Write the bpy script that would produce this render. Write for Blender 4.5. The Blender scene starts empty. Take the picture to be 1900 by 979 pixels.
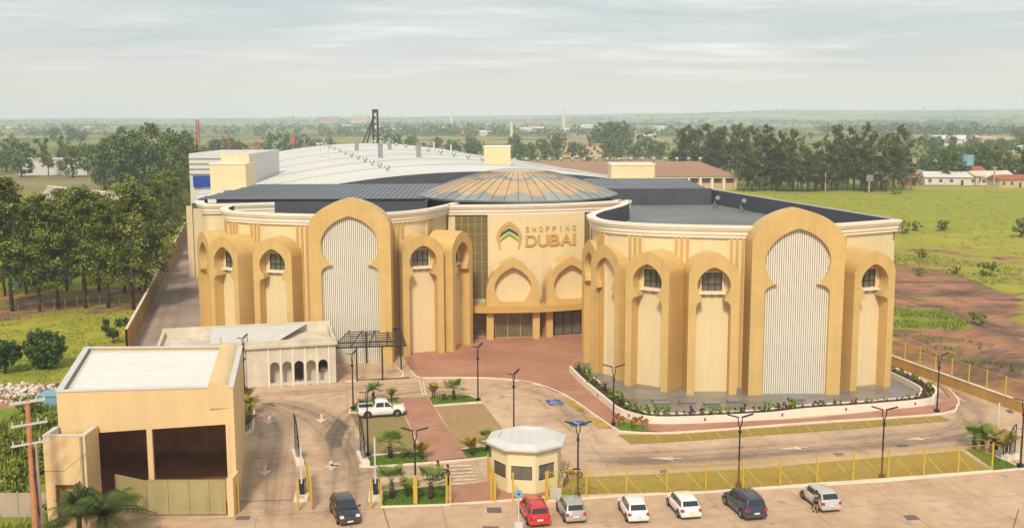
import bpy, bmesh, math, random
from mathutils import Vector, Matrix, noise as mnoise
from mathutils.geometry import tessellate_polygon
random.seed(7)
SC = bpy.context.scene
COL = SC.collection
PI = math.pi
# ------------------------------------------------------------------ camera
F_PX, CAM_H, ROLL = 1950.0, 30.0, 0.0030
PITCH = math.atan((489.5 - 214.5) / F_PX)
def ray(px, py):
    u = (px - 950.0) / F_PX; v = (py - 489.5) / F_PX
    u, v = u - ROLL * v, v + ROLL * u
    return u, math.cos(PITCH) - v * math.sin(PITCH), -math.sin(PITCH) - v * math.cos(PITCH)
def G(px, py, z=0.0):
    """ground (or level z) point seen at photo pixel"""
    dx, dy, dz = ray(px, py)
    t = (z - CAM_H) / dz
    return Vector((t * dx, t * dy))
def Zat(px, py, Y):
    """x and height of what is seen at a photo pixel when it stands at distance Y"""
    dx, dy, dz = ray(px, py)
    t = Y / dy
    return t * dx, CAM_H + t * dz
cam_d = bpy.data.cameras.new('camera'); cam = bpy.data.objects.new('camera', cam_d); COL.objects.link(cam)
cam.location = (0, 0, CAM_H)
cam_d.sensor_width = 36.0; cam_d.lens = 36.0 * F_PX / 1900.0
cam_d.clip_start = 0.5; cam_d.clip_end = 60000
cam.rotation_mode = 'XYZ'
cam.matrix_world = Matrix.Translation((0, 0, CAM_H)) @ Matrix.Rotation(PI / 2 - PITCH, 4, 'X') @ Matrix.Rotation(-ROLL, 4, 'Z')
SC.camera = cam
SC.view_settings.view_transform = 'Standard'; SC.view_settings.look = 'None'
SC.view_settings.gamma = 1.0; SC.view_settings.exposure = 1.19
SC.cycles.volume_bounces = 1; SC.cycles.max_bounces = 6; SC.cycles.diffuse_bounces = 4
# ------------------------------------------------------------------ sky and sun
SUN_EL, SUN_AZ = math.radians(44), math.radians(188)     # azimuth clockwise from +Y: behind the camera
W = bpy.data.worlds.new("World"); SC.world = W; W.use_nodes = True
def build_world():
    nt = W.node_tree; N = nt.nodes; L = nt.links; N.clear()
    out = N.new('ShaderNodeOutputWorld'); bg = N.new('ShaderNodeBackground'); bg.inputs['Strength'].default_value = 0.1
    L.new(bg.outputs[0], out.inputs[0])
    sky = N.new('ShaderNodeTexSky'); sky.sky_type = 'NISHITA'; sky.sun_disc = False
    sky.sun_elevation = SUN_EL; sky.sun_rotation = SUN_AZ; sky.dust_density = 2.0
    tc = N.new('ShaderNodeTexCoord'); sep = N.new('ShaderNodeSeparateXYZ'); L.new(tc.outputs['Generated'], sep.inputs[0])
    def math_(op, a, b=None):
        m = N.new('ShaderNodeMath'); m.operation = op
        for i, v in enumerate((a, b)):
            if v is None: continue
            if isinstance(v, (int, float)): m.inputs[i].default_value = v
            else: L.new(v, m.inputs[i])
        return m.outputs[0]
    z = math_('ABSOLUTE', sep.outputs['Z']); zz = math_('ADD', z, 0.045)
    cx = math_('DIVIDE', sep.outputs['X'], zz); cy = math_('DIVIDE', sep.outputs['Y'], zz)
    cmb = N.new('ShaderNodeCombineXYZ'); L.new(cx, cmb.inputs[0]); L.new(cy, cmb.inputs[1])
    def noise(scale, detail, rough, sx, sy, rot=0.0, dist=0.0):
        mp = N.new('ShaderNodeMapping'); mp.inputs['Scale'].default_value = (sx, sy, 1); mp.inputs['Rotation'].default_value = (0, 0, rot)
        L.new(cmb.outputs[0], mp.inputs[0])
        n = N.new('ShaderNodeTexNoise'); n.inputs['Scale'].default_value = scale; n.inputs['Detail'].default_value = detail
        n.inputs['Roughness'].default_value = rough; n.inputs['Distortion'].default_value = dist
        L.new(mp.outputs[0], n.inputs['Vector']); return n.outputs['Fac']
    n1 = noise(0.30, 9, 0.66, 0.7, 1.1, 0.35, 1.0); n2 = noise(1.1, 9, 0.66, 0.6, 1.25, 0.5, 0.9)
    mixn = math_('ADD', math_('MULTIPLY', n1, 0.62), math_('MULTIPLY', n2, 0.38))
    r = N.new('ShaderNodeValToRGB'); L.new(mixn, r.inputs[0]); e = r.color_ramp.elements
    e[0].position = 0.38; e[0].color = (2.4, 2.62, 2.68, 1); e[1].position = 0.62; e[1].color = (4.15, 3.95, 3.75, 1)
    e2 = r.color_ramp.elements.new(0.46); e2.color = (2.75, 2.92, 2.92, 1)
    e3 = r.color_ramp.elements.new(0.54); e3.color = (3.2, 3.25, 3.18, 1)
    # towards the horizon the layer thickens into warm mist
    hz = N.new('ShaderNodeMapRange'); L.new(z, hz.inputs[0]); hz.inputs[1].default_value = 0.0; hz.inputs[2].default_value = 0.075
    hz.inputs[3].default_value = 0.92; hz.inputs[4].default_value = 0.0; hz.interpolation_type = 'SMOOTHSTEP'
    mx = N.new('ShaderNodeMix'); mx.data_type = 'RGBA'; L.new(hz.outputs[0], mx.inputs[0]); L.new(r.outputs[0], mx.inputs[6]); mx.inputs[7].default_value = (3.9, 3.25, 2.9, 1)
    m2 = N.new('ShaderNodeMix'); m2.data_type = 'RGBA'; m2.inputs[0].default_value = 0.93
    L.new(sky.outputs[0], m2.inputs[6]); L.new(mx.outputs[2], m2.inputs[7]); L.new(m2.outputs[2], bg.inputs[0])
build_world()
sun_d = bpy.data.lights.new('sun', 'SUN'); sun_d.energy = 1.5; sun_d.angle = math.radians(10); sun_d.color = (1.0, 0.88, 0.70)
sun = bpy.data.objects.new('sun', sun_d); COL.objects.link(sun)
_sd = Vector((math.sin(SUN_AZ) * math.cos(SUN_EL), math.cos(SUN_AZ) * math.cos(SUN_EL), math.sin(SUN_EL)))
sun.rotation_euler = _sd.to_track_quat('Z', 'Y').to_euler(); sun.location = (0, -50, 80)

# ------------------------------------------------------------------ materials
def newmat(name):
    m = bpy.data.materials.new(name); m.use_nodes = True
    nt = m.node_tree; b = nt.nodes['Principled BSDF']
    return m, nt, nt.nodes, nt.links, b
def nz(N, L, vec, scale, detail=5, rough=0.6, mapping=None, dist=0.0):
    if mapping:
        mp = N.new('ShaderNodeMapping'); mp.inputs['Scale'].default_value = mapping; L.new(vec, mp.inputs[0]); vec = mp.outputs[0]
    n = N.new('ShaderNodeTexNoise'); n.inputs['Scale'].default_value = scale; n.inputs['Detail'].default_value = detail
    n.inputs['Roughness'].default_value = rough; n.inputs['Distortion'].default_value = dist
    L.new(vec, n.inputs['Vector']); return n.outputs['Fac']
def ramp(N, L, fac, stops):
    r = N.new('ShaderNodeValToRGB'); L.new(fac, r.inputs[0]); e = r.color_ramp.elements
    e[0].position, e[0].color = stops[0][0], (*stops[0][1], 1); e[1].position, e[1].color = stops[-1][0], (*stops[-1][1], 1)
    for p, c in stops[1:-1]:
        k = e.new(p); k.color = (*c, 1)
    return r.outputs[0]
def mixc(N, L, fac, a, b, mode='MIX'):
    m = N.new('ShaderNodeMix'); m.data_type = 'RGBA'; m.blend_type = mode
    if isinstance(fac, (int, float)): m.inputs[0].default_value = fac
    else: L.new(fac, m.inputs[0])
    for i, v in ((6, a), (7, b)):
        if isinstance(v, tuple): m.inputs[i].default_value = (*v[:3], 1)
        else: L.new(v, m.inputs[i])
    return m.outputs[2]
def mth(N, L, op, a, b=None, c=None):
    m = N.new('ShaderNodeMath'); m.operation = op
    for i, v in enumerate((a, b, c)):
        if v is None: continue
        if isinstance(v, (int, float)): m.inputs[i].default_value = v
        else: L.new(v, m.inputs[i])
    return m.outputs[0]
def sc(c, k): return tuple(min(1, max(0, v * k)) for v in c)
def mat(name, col, rough=0.8, var=0.15, scale=0.6, fine=12.0, metal=0.0, bump=0.0, spec=0.3, streak=0.0, joint=None, col2=None, coat=0.0):
    """painted / plastered surface: broad tone drift, fine grain, optional rain streaks and panel joints"""
    m, nt, N, L, b = newmat(name)
    geo = N.new('ShaderNodeTexCoord'); v = geo.outputs['Object']
    c = ramp(N, L, nz(N, L, v, scale), [(0.3, sc(col, 1 - var)), (0.7, col2 or sc(col, 1 + var))])
    f = nz(N, L, v, fine, 3)
    c = mixc(N, L, 0.35 * min(1, var * 3), c, ramp(N, L, f, [(0.3, (0.55, 0.55, 0.55)), (0.7, (1, 1, 1))]), 'MULTIPLY')
    if streak:
        s = nz(N, L, v, 1.0, 5, 0.6, (0.9, 0.9, 0.10))
        c = mixc(N, L, streak, c, ramp(N, L, s, [(0.42, (0.45, 0.38, 0.30)), (0.6, (1, 1, 1))]), 'MULTIPLY')
    if joint:
        sp = N.new('ShaderNodeSeparateXYZ'); L.new(v, sp.inputs[0])
        fr = mth(N, L, 'FRACT', mth(N, L, 'DIVIDE', sp.outputs[2], joint))
        ln = mth(N, L, 'LESS_THAN', fr, 0.028 if joint < 2 else 0.012)
        ln = mth(N, L, 'MAXIMUM', ln, mth(N, L, 'LESS_THAN', mth(N, L, 'FRACT', mth(N, L, 'DIVIDE', sp.outputs[0], 1.7 if joint < 2 else 4.2)), 0.016))
        cb = N.new('ShaderNodeCombineXYZ'); L.new(mth(N, L, 'FLOOR', mth(N, L, 'DIVIDE', sp.outputs[0], 1.7)), cb.inputs[0]); L.new(mth(N, L, 'FLOOR', mth(N, L, 'DIVIDE', sp.outputs[2], joint)), cb.inputs[1])
        wn = N.new('ShaderNodeTexWhiteNoise'); L.new(cb.outputs[0], wn.inputs['Vector'])
        c = mixc(N, L, 0.22 if joint < 2 else 0.06, c, ramp(N, L, wn.outputs['Value'], [(0.0, (0.72, 0.72, 0.72)), (1.0, (1, 1, 1))]), 'MULTIPLY')
        c = mixc(N, L, mth(N, L, 'MULTIPLY', ln, 0.35 if joint < 2 else 0.18), c, sc(col, 0.5))
    L.new(c, b.inputs['Base Color'])
    b.inputs['Roughness'].default_value = rough; b.inputs['Metallic'].default_value = metal
    b.inputs['Specular IOR Level'].default_value = spec; b.inputs['Coat Weight'].default_value = coat
    if bump:
        bp = N.new('ShaderNodeBump'); bp.inputs['Strength'].default_value = bump; bp.inputs['Distance'].default_value = 0.03
        L.new(f, bp.inputs['Height']); L.new(bp.outputs[0], b.inputs['Normal'])
    return m
def flat(name, col, rough=0.5, metal=0.0, spec=0.5, coat=0.0, emit=0.0):
    m, nt, N, L, b = newmat(name)
    v = N.new('ShaderNodeTexCoord').outputs['Object']
    c = ramp(N, L, nz(N, L, v, 7.0, 4), [(0.3, sc(col, 0.9)), (0.7, sc(col, 1.08))])
    L.new(c, b.inputs['Base Color'])
    b.inputs['Roughness'].default_value = rough; b.inputs['Metallic'].default_value = metal
    b.inputs['Specular IOR Level'].default_value = spec; b.inputs['Coat Weight'].default_value = coat
    if emit: b.inputs['Emission Color'].default_value = (*col, 1); b.inputs['Emission Strength'].default_value = emit
    return m
def leafmat(name, dark, light, hue=None):
    m, nt, N, L, b = newmat(name)
    at = N.new('ShaderNodeAttribute'); at.attribute_name = 'tone'
    oi = N.new('ShaderNodeObjectInfo')
    k = mth(N, L, 'ADD', mth(N, L, 'MULTIPLY', at.outputs['Fac'], 0.8), mth(N, L, 'MULTIPLY', oi.outputs['Random'], 0.2))
    st = [(0.05, dark), (0.95, light)]
    if hue: st = [(0.05, dark), (0.6, light), (1.0, hue)]
    c = ramp(N, L, k, st)
    L.new(c, b.inputs['Base Color']); b.inputs['Roughness'].default_value = 0.55; b.inputs['Specular IOR Level'].default_value = 0.25
    return m
M = {}
CREAM = (0.76, 0.62, 0.375); GOLD = (0.67, 0.45, 0.175)
M['cream'] = mat('cream_stucco', CREAM, 0.85, 0.05, 0.15, 9, streak=0.06, joint=3.1, bump=0.1)
M['gold'] = mat('gold_panel', GOLD, 0.55, 0.06, 0.3, 6, joint=1.25, streak=0.12)
M['gold2'] = mat('gold_trim', (0.58, 0.37, 0.12), 0.6, 0.06, 0.5, 8)
M['cornice'] = mat('cornice_plaster', (0.84, 0.74, 0.62), 0.7, 0.05, 0.4, 7, streak=0.04)
M['white'] = mat('white_paint', (0.62, 0.61, 0.585), 0.6, 0.05, 0.5, 8, streak=0.05)
M['slat'] = mat('white_slat', (0.74, 0.69, 0.59), 0.5, 0.04, 0.5, 8)
M['gap'] = mat('screen_backing', (0.30, 0.22, 0.13), 0.8, 0.1, 1, 6)
M['deck'] = mat('roof_membrane', (0.19, 0.195, 0.20), 0.75, 0.18, 0.12, 3, streak=0.0)
M['lining'] = mat('parapet_lining', (0.075, 0.08, 0.098), 0.8, 0.14, 0.5, 9, bump=0.3)
M['seam'] = mat('seamed_metal', (0.19, 0.205, 0.225), 0.5, 0.12, 0.2, 5, metal=0.3)
M['whiteroof'] = mat('white_sheet_roof', (0.66, 0.645, 0.60), 0.55, 0.10, 0.03, 0.5)
M['brownroof'] = mat('brown_sheet_roof', (0.36, 0.20, 0.12), 0.8, 0.10, 0.04, 1)
M['shine'] = mat('galvanised', (0.55, 0.56, 0.56), 0.35, 0.1, 2, 8, metal=0.8)
M['grey'] = mat('grey_plaster', (0.66, 0.59, 0.48), 0.9, 0.15, 0.4, 5, streak=0.15, bump=0.3)
M['black'] = flat('black_metal', (0.012, 0.012, 0.013), 0.5)
M['rubber'] = flat('rubber', (0.015, 0.015, 0.016), 0.8)
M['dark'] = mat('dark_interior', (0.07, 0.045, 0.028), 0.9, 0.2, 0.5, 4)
M['glass'] = flat('dark_glass', (0.13, 0.12, 0.10), 0.05, spec=1.0)
M['yellow'] = flat('yellow_paint', (0.56, 0.37, 0.05), 0.5)
M['kerb'] = mat('kerb_paint', (0.76, 0.66, 0.53), 0.8, 0.12, 0.6, 5)
M['blue'] = flat('blue_panel', (0.012, 0.05, 0.30), 0.4)
M['lightblue'] = flat('light_blue', (0.20, 0.38, 0.48), 0.5)
M['steelgrey'] = flat('steel_grey', (0.30, 0.31, 0.33), 0.4, 0.5)
M['bark'] = mat('bark', (0.10, 0.065, 0.04), 0.9, 0.3, 2, 12, bump=0.4)
M['barkpale'] = mat('pale_bark', (0.22, 0.17, 0.12), 0.9, 0.3, 1, 8)
M['terracotta'] = mat('red_tile', (0.38, 0.12, 0.06), 0.8, 0.2, 0.4, 4)
M['pink'] = mat('old_tile', (0.42, 0.25, 0.18), 0.85, 0.2, 0.3, 4)
M['housewhite'] = mat('house_white', (0.68, 0.63, 0.56), 0.85, 0.1, 0.3, 4)
M['housecream'] = mat('house_cream', (0.58, 0.44, 0.28), 0.85, 0.1, 0.3, 4)
M['crane_red'] = flat('crane_red', (0.50, 0.13, 0.08), 0.5)
M['rust'] = mat('dark_rusty_steel', (0.07, 0.045, 0.035), 0.8, 0.3, 1, 5)
M['pole'] = mat('concrete_pole', (0.45, 0.36, 0.28), 0.9, 0.12, 1, 6)
M['poleorange'] = mat('orange_pole', (0.50, 0.22, 0.11), 0.85, 0.15, 1, 6)
M['skin'] = flat('skin', (0.45, 0.24, 0.15), 0.6)
M['cloth_black'] = flat('black_cloth', (0.012, 0.012, 0.014), 0.9)
M['cloth_red'] = flat('dark_red_cloth', (0.10, 0.03, 0.02), 0.9)
M['hair'] = flat('dark_hair', (0.02, 0.012, 0.008), 0.7)
M['greenlogo'] = flat('green_sign', (0.20, 0.42, 0.02), 0.5)
M['pine'] = leafmat('pine_leaf', (0.022, 0.038, 0.005), (0.165, 0.21, 0.026), (0.31, 0.31, 0.055))
M['euca'] = leafmat('eucalyptus_leaf', (0.018, 0.026, 0.006), (0.12, 0.135, 0.025), (0.27, 0.26, 0.05))
M['mango'] = leafmat('dense_leaf', (0.012, 0.03, 0.01), (0.055, 0.115, 0.022), (0.14, 0.21, 0.035))
M['broad'] = leafmat('broad_leaf', (0.025, 0.045, 0.010), (0.12, 0.18, 0.028), (0.24, 0.25, 0.05))
M['palm'] = leafmat('palm_leaf', (0.05, 0.09, 0.012), (0.16, 0.24, 0.03), (0.32, 0.32, 0.05))
M['palmdark'] = leafmat('dark_palm_leaf', (0.02, 0.045, 0.008), (0.09, 0.13, 0.02), (0.22, 0.22, 0.05))
M['palmdry'] = leafmat('dry_palm_leaf', (0.10, 0.08, 0.015), (0.25, 0.21, 0.03), (0.40, 0.22, 0.03))
M['shrubgreen'] = leafmat('bright_shrub_leaf', (0.10, 0.17, 0.012), (0.22, 0.34, 0.03), (0.38, 0.42, 0.05))
M['weed'] = leafmat('weed_leaf', (0.10, 0.13, 0.015), (0.22, 0.27, 0.035), (0.36, 0.35, 0.06))
M['redleaf'] = leafmat('red_leaf', (0.05, 0.015, 0.015), (0.14, 0.05, 0.03), (0.10, 0.12, 0.03))
M['orangeleaf'] = leafmat('orange_leaf', (0.18, 0.08, 0.01), (0.40, 0.20, 0.02), (0.45, 0.28, 0.03))

# ------------------------------------------------------------------ mesh builder
class MB:
    def __init__(s): s.v = []; s.f = []; s.mi = []; s.cur = 0; s.tone = None
    def add(s, vs, fs):
        o = len(s.v); s.v += [tuple(p) for p in vs]; s.f += [tuple(i + o for i in f) for f in fs]; s.mi += [s.cur] * len(fs); return s
    def box(s, x0, x1, y0, y1, z0, z1, mtx=None):
        vs = [Vector((x, y, z)) for z in (z0, z1) for y in (y0, y1) for x in (x0, x1)]
        if mtx is not None: vs = [mtx @ v for v in vs]
        return s.add(vs, [(0, 2, 3, 1), (4, 5, 7, 6), (0, 1, 5, 4), (2, 6, 7, 3), (0, 4, 6, 2), (1, 3, 7, 5)])
    def tube(s, pts, r, n=6, cap=True):
        pts = [Vector(p) for p in pts]; rs = r if isinstance(r, (list, tuple)) else [r] * len(pts)
        rings = []
        for i, p in enumerate(pts):
            d = (pts[min(i + 1, len(pts) - 1)] - pts[max(i - 1, 0)]).normalized()
            a = d.cross(Vector((0, 0, 1)) if abs(d.z) < 0.9 else Vector((1, 0, 0))).normalized(); b = d.cross(a)
            rings.append([p + (a * math.cos(2 * PI * k / n) + b * math.sin(2 * PI * k / n)) * rs[i] for k in range(n)])
        vs = [q for rg in rings for q in rg]; fs = []
        for i in range(len(pts) - 1):
            for k in range(n):
                k2 = (k + 1) % n; fs.append((i * n + k, i * n + k2, (i + 1) * n + k2, (i + 1) * n + k))
        if cap: fs += [tuple(range(n - 1, -1, -1)), tuple(range((len(pts) - 1) * n, len(pts) * n))]
        return s.add(vs, fs)
    def cyl(s, c, r, z0, z1, n=12, r2=None):
        return s.tube([(c[0], c[1], z0), (c[0], c[1], z1)], [r, r if r2 is None else r2], n)
    def prism(s, poly, z0, z1, holes=(), axis='z'):
        """polygon (2d) with holes extruded; axis z: (x,y) up; axis y: (x,z) in depth"""
        loops = [list(poly)] + [list(h) for h in holes]
        def P(p, d): return (p[0], p[1], d) if axis == 'z' else (p[0], d, p[1])
        tris = tessellate_polygon([[Vector((p[0], p[1], 0)) for p in l] for l in loops])
        allp = [p for l in loops for p in l]; n = len(allp)
        vs = [P(p, z0) for p in allp] + [P(p, z1) for p in allp]; fs = []
        for t in tris:
            a, b, c = (allp[i] for i in t)
            if (b[0] - a[0]) * (c[1] - a[1]) - (b[1] - a[1]) * (c[0] - a[0]) < 0: t = (t[0], t[2], t[1])
            up = tuple(i + n for i in t); dn = (t[0], t[2], t[1])
            if axis == 'y': up, dn = (up[0], up[2], up[1]), (dn[0], dn[2], dn[1])
            fs += [up, dn]
        o = 0
        for l in loops:
            m = len(l)
            for i in range(m):
                j = (i + 1) % m; fs.append((o + i, o + j, n + o + j, n + o + i))
            o += m
        return s.add(vs, fs)
    def loft(s, path, prof, closed=False):
        """profile [(offset, z)] swept along a 2d path; offset is to the right of travel"""
        nrm = path_normals(path, closed); k = len(prof)
        vs = [(p[0] + n[0] * o, p[1] + n[1] * o, z) for p, n in zip(path, nrm) for o, z in prof]
        fs = []; m = len(path)
        for i in range(m if closed else m - 1):
            j = (i + 1) % m
            for a in range(k - 1): fs.append((i * k + a, j * k + a, j * k + a + 1, i * k + a + 1))
        return s.add(vs, fs)
    def lathe(s, c, prof, n=24):
        vs = [(c[0] + r * math.cos(2 * PI * i / n), c[1] + r * math.sin(2 * PI * i / n), z) for i in range(n) for r, z in prof]
        k = len(prof); fs = []
        for i in range(n):
            j = (i + 1) % n
            for a in range(k - 1): fs.append((i * k + a, j * k + a, j * k + a + 1, i * k + a + 1))
        return s.add(vs, fs)
    def mesh(s, name, mats, smooth=False, recalc=True):
        me = bpy.data.meshes.new(name); me.from_pydata(s.v, [], s.f)
        for m in (mats if isinstance(mats, (list, tuple)) else [mats]): me.materials.append(M[m] if isinstance(m, str) else m)
        if any(s.mi): me.polygons.foreach_set('material_index', s.mi)
        if recalc:
            bm = bmesh.new(); bm.from_mesh(me); bmesh.ops.recalc_face_normals(bm, faces=bm.faces); bm.to_mesh(me); bm.free()
        if s.tone is not None:
            a = me.attributes.new('tone', 'FLOAT', 'FACE'); a.data.foreach_set('value', s.tone)
        if smooth: me.polygons.foreach_set('use_smooth', [True] * len(me.polygons))
        me.update(); return me
    def build(s, name, mats, parent=None, smooth=False, label=None, cat=None, group=None, kind=None, recalc=True):
        return place(s.mesh(name, mats, smooth, recalc), name, parent, label, cat, group, kind)
def place(me, name, parent=None, label=None, cat=None, group=None, kind=None, loc=None, rz=None, scale=None):
    o = bpy.data.objects.new(name, me); COL.objects.link(o)
    if parent is not None: o.parent = parent; KIDS.setdefault(parent.name, []).append(o)
    if loc is not None: o.location = loc
    if rz is not None: o.rotation_euler = (0, 0, rz)
    if scale is not None: o.scale = scale if isinstance(scale, (tuple, list)) else (scale,) * 3
    return tag(o, label, cat, group, kind)
def tag(o, label=None, cat=None, group=None, kind=None):
    if label: o['label'] = label
    if cat: o['category'] = cat
    if group: o['group'] = group
    if kind: o['kind'] = kind
    return o
def thing(name, label, cat, loc=(0, 0, 0), rz=0, group=None):
    o = bpy.data.objects.new(name, None); COL.objects.link(o); o.location = loc; o.rotation_euler = (0, 0, rz)
    return tag(o, label, cat, group)
def copy_tree(o, loc=None, rz=None, label=None, parent=None, scale=None):
    c = o.copy(); COL.objects.link(c)
    if parent is not None: c.parent = parent; KIDS.setdefault(parent.name, []).append(c)
    if loc is not None: c.location = loc
    if rz is not None: c.rotation_euler = (0, 0, rz)
    if scale is not None: c.scale = scale if isinstance(scale, (tuple, list)) else (scale,) * 3
    if label: c['label'] = label
    for ch in list(KIDS.get(o.name, [])): copy_tree(ch, parent=c)
    return c
KIDS = {}
def path_normals(path, closed=False):
    m = len(path); out = []
    for i in range(m):
        a = path[(i - 1) % m] if (closed or i > 0) else None; b = path[(i + 1) % m] if (closed or i < m - 1) else None
        p = path[i]; ns = []
        for q0, q1 in ((a, p), (p, b)):
            if q0 is None or q1 is None: continue
            d = Vector((q1[0] - q0[0], q1[1] - q0[1]));
            if d.length > 1e-6: d.normalize(); ns.append(Vector((d.y, -d.x)))
        n = sum(ns, Vector((0, 0)))
        if n.length < 1e-6: n = ns[0].copy()
        n.normalize(); n = n / max(0.45, n.dot(ns[0])); out.append(n)
    return out
def spline(pts, step=0.8):
    pts = [Vector(p) for p in pts]; out = []
    for i in range(len(pts) - 1):
        p0 = pts[max(0, i - 1)]; p1 = pts[i]; p2 = pts[i + 1]; p3 = pts[min(len(pts) - 1, i + 2)]
        n = max(2, int((p2 - p1).length / step))
        for k in range(n):
            t = k / n
            out.append(0.5 * ((2 * p1) + (p2 - p0) * t + (2 * p0 - 5 * p1 + 4 * p2 - p3) * t * t + (3 * p1 - p0 - 3 * p2 + p3) * t ** 3))
    out.append(pts[-1]); return out
def offset(path, d, closed=False): return [Vector((p[0] + n[0] * d, p[1] + n[1] * d)) for p, n in zip(path, path_normals(path, closed))]
def frame(x, y, rz, z=0): return Matrix.Translation((x, y, z)) @ Matrix.Rotation(rz, 4, 'Z')
# ================================================================== ground
def inpoly(p, poly):
    c = False; j = len(poly) - 1
    for i in range(len(poly)):
        a, b = poly[i], poly[j]
        if (a[1] > p[1]) != (b[1] > p[1]) and p[0] < (b[0] - a[0]) * (p[1] - a[1]) / (b[1] - a[1]) + a[0]: c = not c
        j = i
    return c
def GP(l, z=0.0): return [G(*p, z) for p in l]
def ground_mat():
    m, nt, N, L, b = newmat('field_ground')
    v = N.new('ShaderNodeNewGeometry').outputs['Position']
    a1 = N.new('ShaderNodeAttribute'); a1.attribute_name = 'dirt'; a2 = N.new('ShaderNodeAttribute'); a2.attribute_name = 'lush'
    n1 = nz(N, L, v, 0.11, 7, 0.65); n2 = nz(N, L, v, 0.6, 5, 0.7); n3 = nz(N, L, v, 0.05, 4)
    g = ramp(N, L, n2, [(0.25, (0.22, 0.20, 0.025)), (0.5, (0.38, 0.335, 0.045)), (0.75, (0.48, 0.40, 0.08))])
    g2 = ramp(N, L, n1, [(0.3, (0.19, 0.21, 0.025)), (0.6, (0.36, 0.35, 0.05))])
    g = mixc(N, L, 0.5, g, g2)
    lush = ramp(N, L, n2, [(0.3, (0.10, 0.16, 0.02)), (0.7, (0.22, 0.30, 0.035))])
    g = mixc(N, L, mth(N, L, 'MULTIPLY', a2.outputs['Fac'], 0.85), g, lush)
    d1 = nz(N, L, v, 0.10, 8, 0.68, (0.8, 1.1, 1), 0.7)
    d = ramp(N, L, d1, [(0.34, (0.14, 0.085, 0.065)), (0.47, (0.26, 0.15, 0.105)), (0.55, (0.42, 0.20, 0.115)), (0.7, (0.50, 0.29, 0.19))])
    d = mixc(N, L, 0.5, d, ramp(N, L, n2, [(0.35, (0.45, 0.42, 0.42)), (0.65, (1, 1, 1))]), 'MULTIPLY')
    f = mth(N, L, 'ADD', a1.outputs['Fac'], mth(N, L, 'MULTIPLY', mth(N, L, 'SUBTRACT', n1, 0.5), 1.7))
    f = mth(N, L, 'ADD', f, mth(N, L, 'MULTIPLY', mth(N, L, 'SUBTRACT', n2, 0.5), 0.7))
    mr = N.new('ShaderNodeMapRange'); mr.interpolation_type = 'SMOOTHSTEP'; L.new(f, mr.inputs[0]); mr.inputs[1].default_value = 0.38; mr.inputs[2].default_value = 0.62
    L.new(mixc(N, L, mr.outputs[0], g, d), b.inputs['Base Color']); b.inputs['Roughness'].default_value = 0.95; b.inputs['Specular IOR Level'].default_value = 0.1
    bp = N.new('ShaderNodeBump'); bp.inputs['Strength'].default_value = 0.7; bp.inputs['Distance'].default_value = 0.25; L.new(n2, bp.inputs['Height']); L.new(bp.outputs[0], b.inputs['Normal'])
    return m
def terrain_mat():
    m, nt, N, L, b = newmat('countryside')
    v = N.new('ShaderNodeNewGeometry').outputs['Position']
    n1 = nz(N, L, v, 0.0035, 6, 0.6, (0.7, 1.0, 1)); n2 = nz(N, L, v, 0.03, 5, 0.6)
    vo = N.new('ShaderNodeTexVoronoi'); vo.inputs['Scale'].default_value = 0.0045; L.new(v, vo.inputs['Vector'])
    sep = N.new('ShaderNodeSeparateColor'); L.new(vo.outputs['Color'], sep.inputs[0])
    c = ramp(N, L, sep.outputs[0], [(0.0, (0.12, 0.155, 0.045)), (0.4, (0.26, 0.29, 0.08)), (0.65, (0.36, 0.34, 0.12)), (0.8, (0.42, 0.28, 0.18)), (1.0, (0.20, 0.23, 0.07))])
    c = mixc(N, L, ramp(N, L, n1, [(0.52, (0, 0, 0)), (0.62, (1, 1, 1))]), c, (0.07, 0.095, 0.032))
    c = mixc(N, L, 0.6, c, ramp(N, L, n2, [(0.3, (0.5, 0.5, 0.5)), (0.7, (1, 1, 1))]), 'MULTIPLY')
    L.new(c, b.inputs['Base Color']); b.inputs['Roughness'].default_value = 1.0; b.inputs['Specular IOR Level'].default_value = 0.0
    return m
FAR = 7000.0
def ridge(x, y):
    """gentle hills that close the view"""
    d = math.hypot(x, y)
    if d < 1500: return 0.0
    k = min(1, (d - 1500) / 4000)
    k2 = max(0, min(1, (d - 4000) / 2300))
    n = mnoise.noise(Vector((x * 0.0004, y * 0.0004, 3.0))); n2 = mnoise.noise(Vector((x * 0.0011, y * 0.0011, 8.0)))
    east = max(0.0, min(1.0, (x / max(y, 1) + 0.15) * 2.5))
    return k * (4 + 10 * n + 4 * n2) * 0.6 + k2 * (22 + 40 * east + 16 * n + 10 * n2) * 0.72
def terrain():
    mb = MB(); ys = [-400, 0, 200, 430] + [430 + 140 * 1.09 ** i for i in range(2, 48)]
    ys = [y for y in ys if y < FAR] + [FAR]; nx = 90
    for y in ys:
        w = max(900, 0.75 * y + 500)
        for i in range(nx + 1):
            x = -w + 2 * w * i / nx; mb.v.append((x, y, ridge(x, y) - 0.12))
    for j in range(len(ys) - 1):
        for i in range(nx): mb.f.append((j * (nx + 1) + i, j * (nx + 1) + i + 1, (j + 1) * (nx + 1) + i + 1, (j + 1) * (nx + 1) + i)); mb.mi.append(0)
    return mb.build('terrain', terrain_mat(), kind='structure', smooth=True)
terrain()
DIRT = [(GP([(1640, 478), (1740, 500), (1900, 545), (1960, 900), (1880, 770), (1655, 655), (1640, 600)]), 0.72),
        (GP([(-40, 690), (40, 690), (130, 725), (125, 770), (60, 790), (-40, 830)]), 1.0),
        (GP([(1650, 448), (1760, 452), (1960, 475), (1960, 545), (1740, 500), (1650, 484)]), 0.42),
        (GP([(-40, 318), (170, 318), (175, 352), (-40, 352)]), 1.0),
        (GP([(-40, 540), (290, 530), (270, 575), (-40, 600)]), 0.55),
        (GP([(1900, 335), (1960, 335), (1960, 345), (1640, 345), (1640, 335)]), 0.7)]
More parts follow.
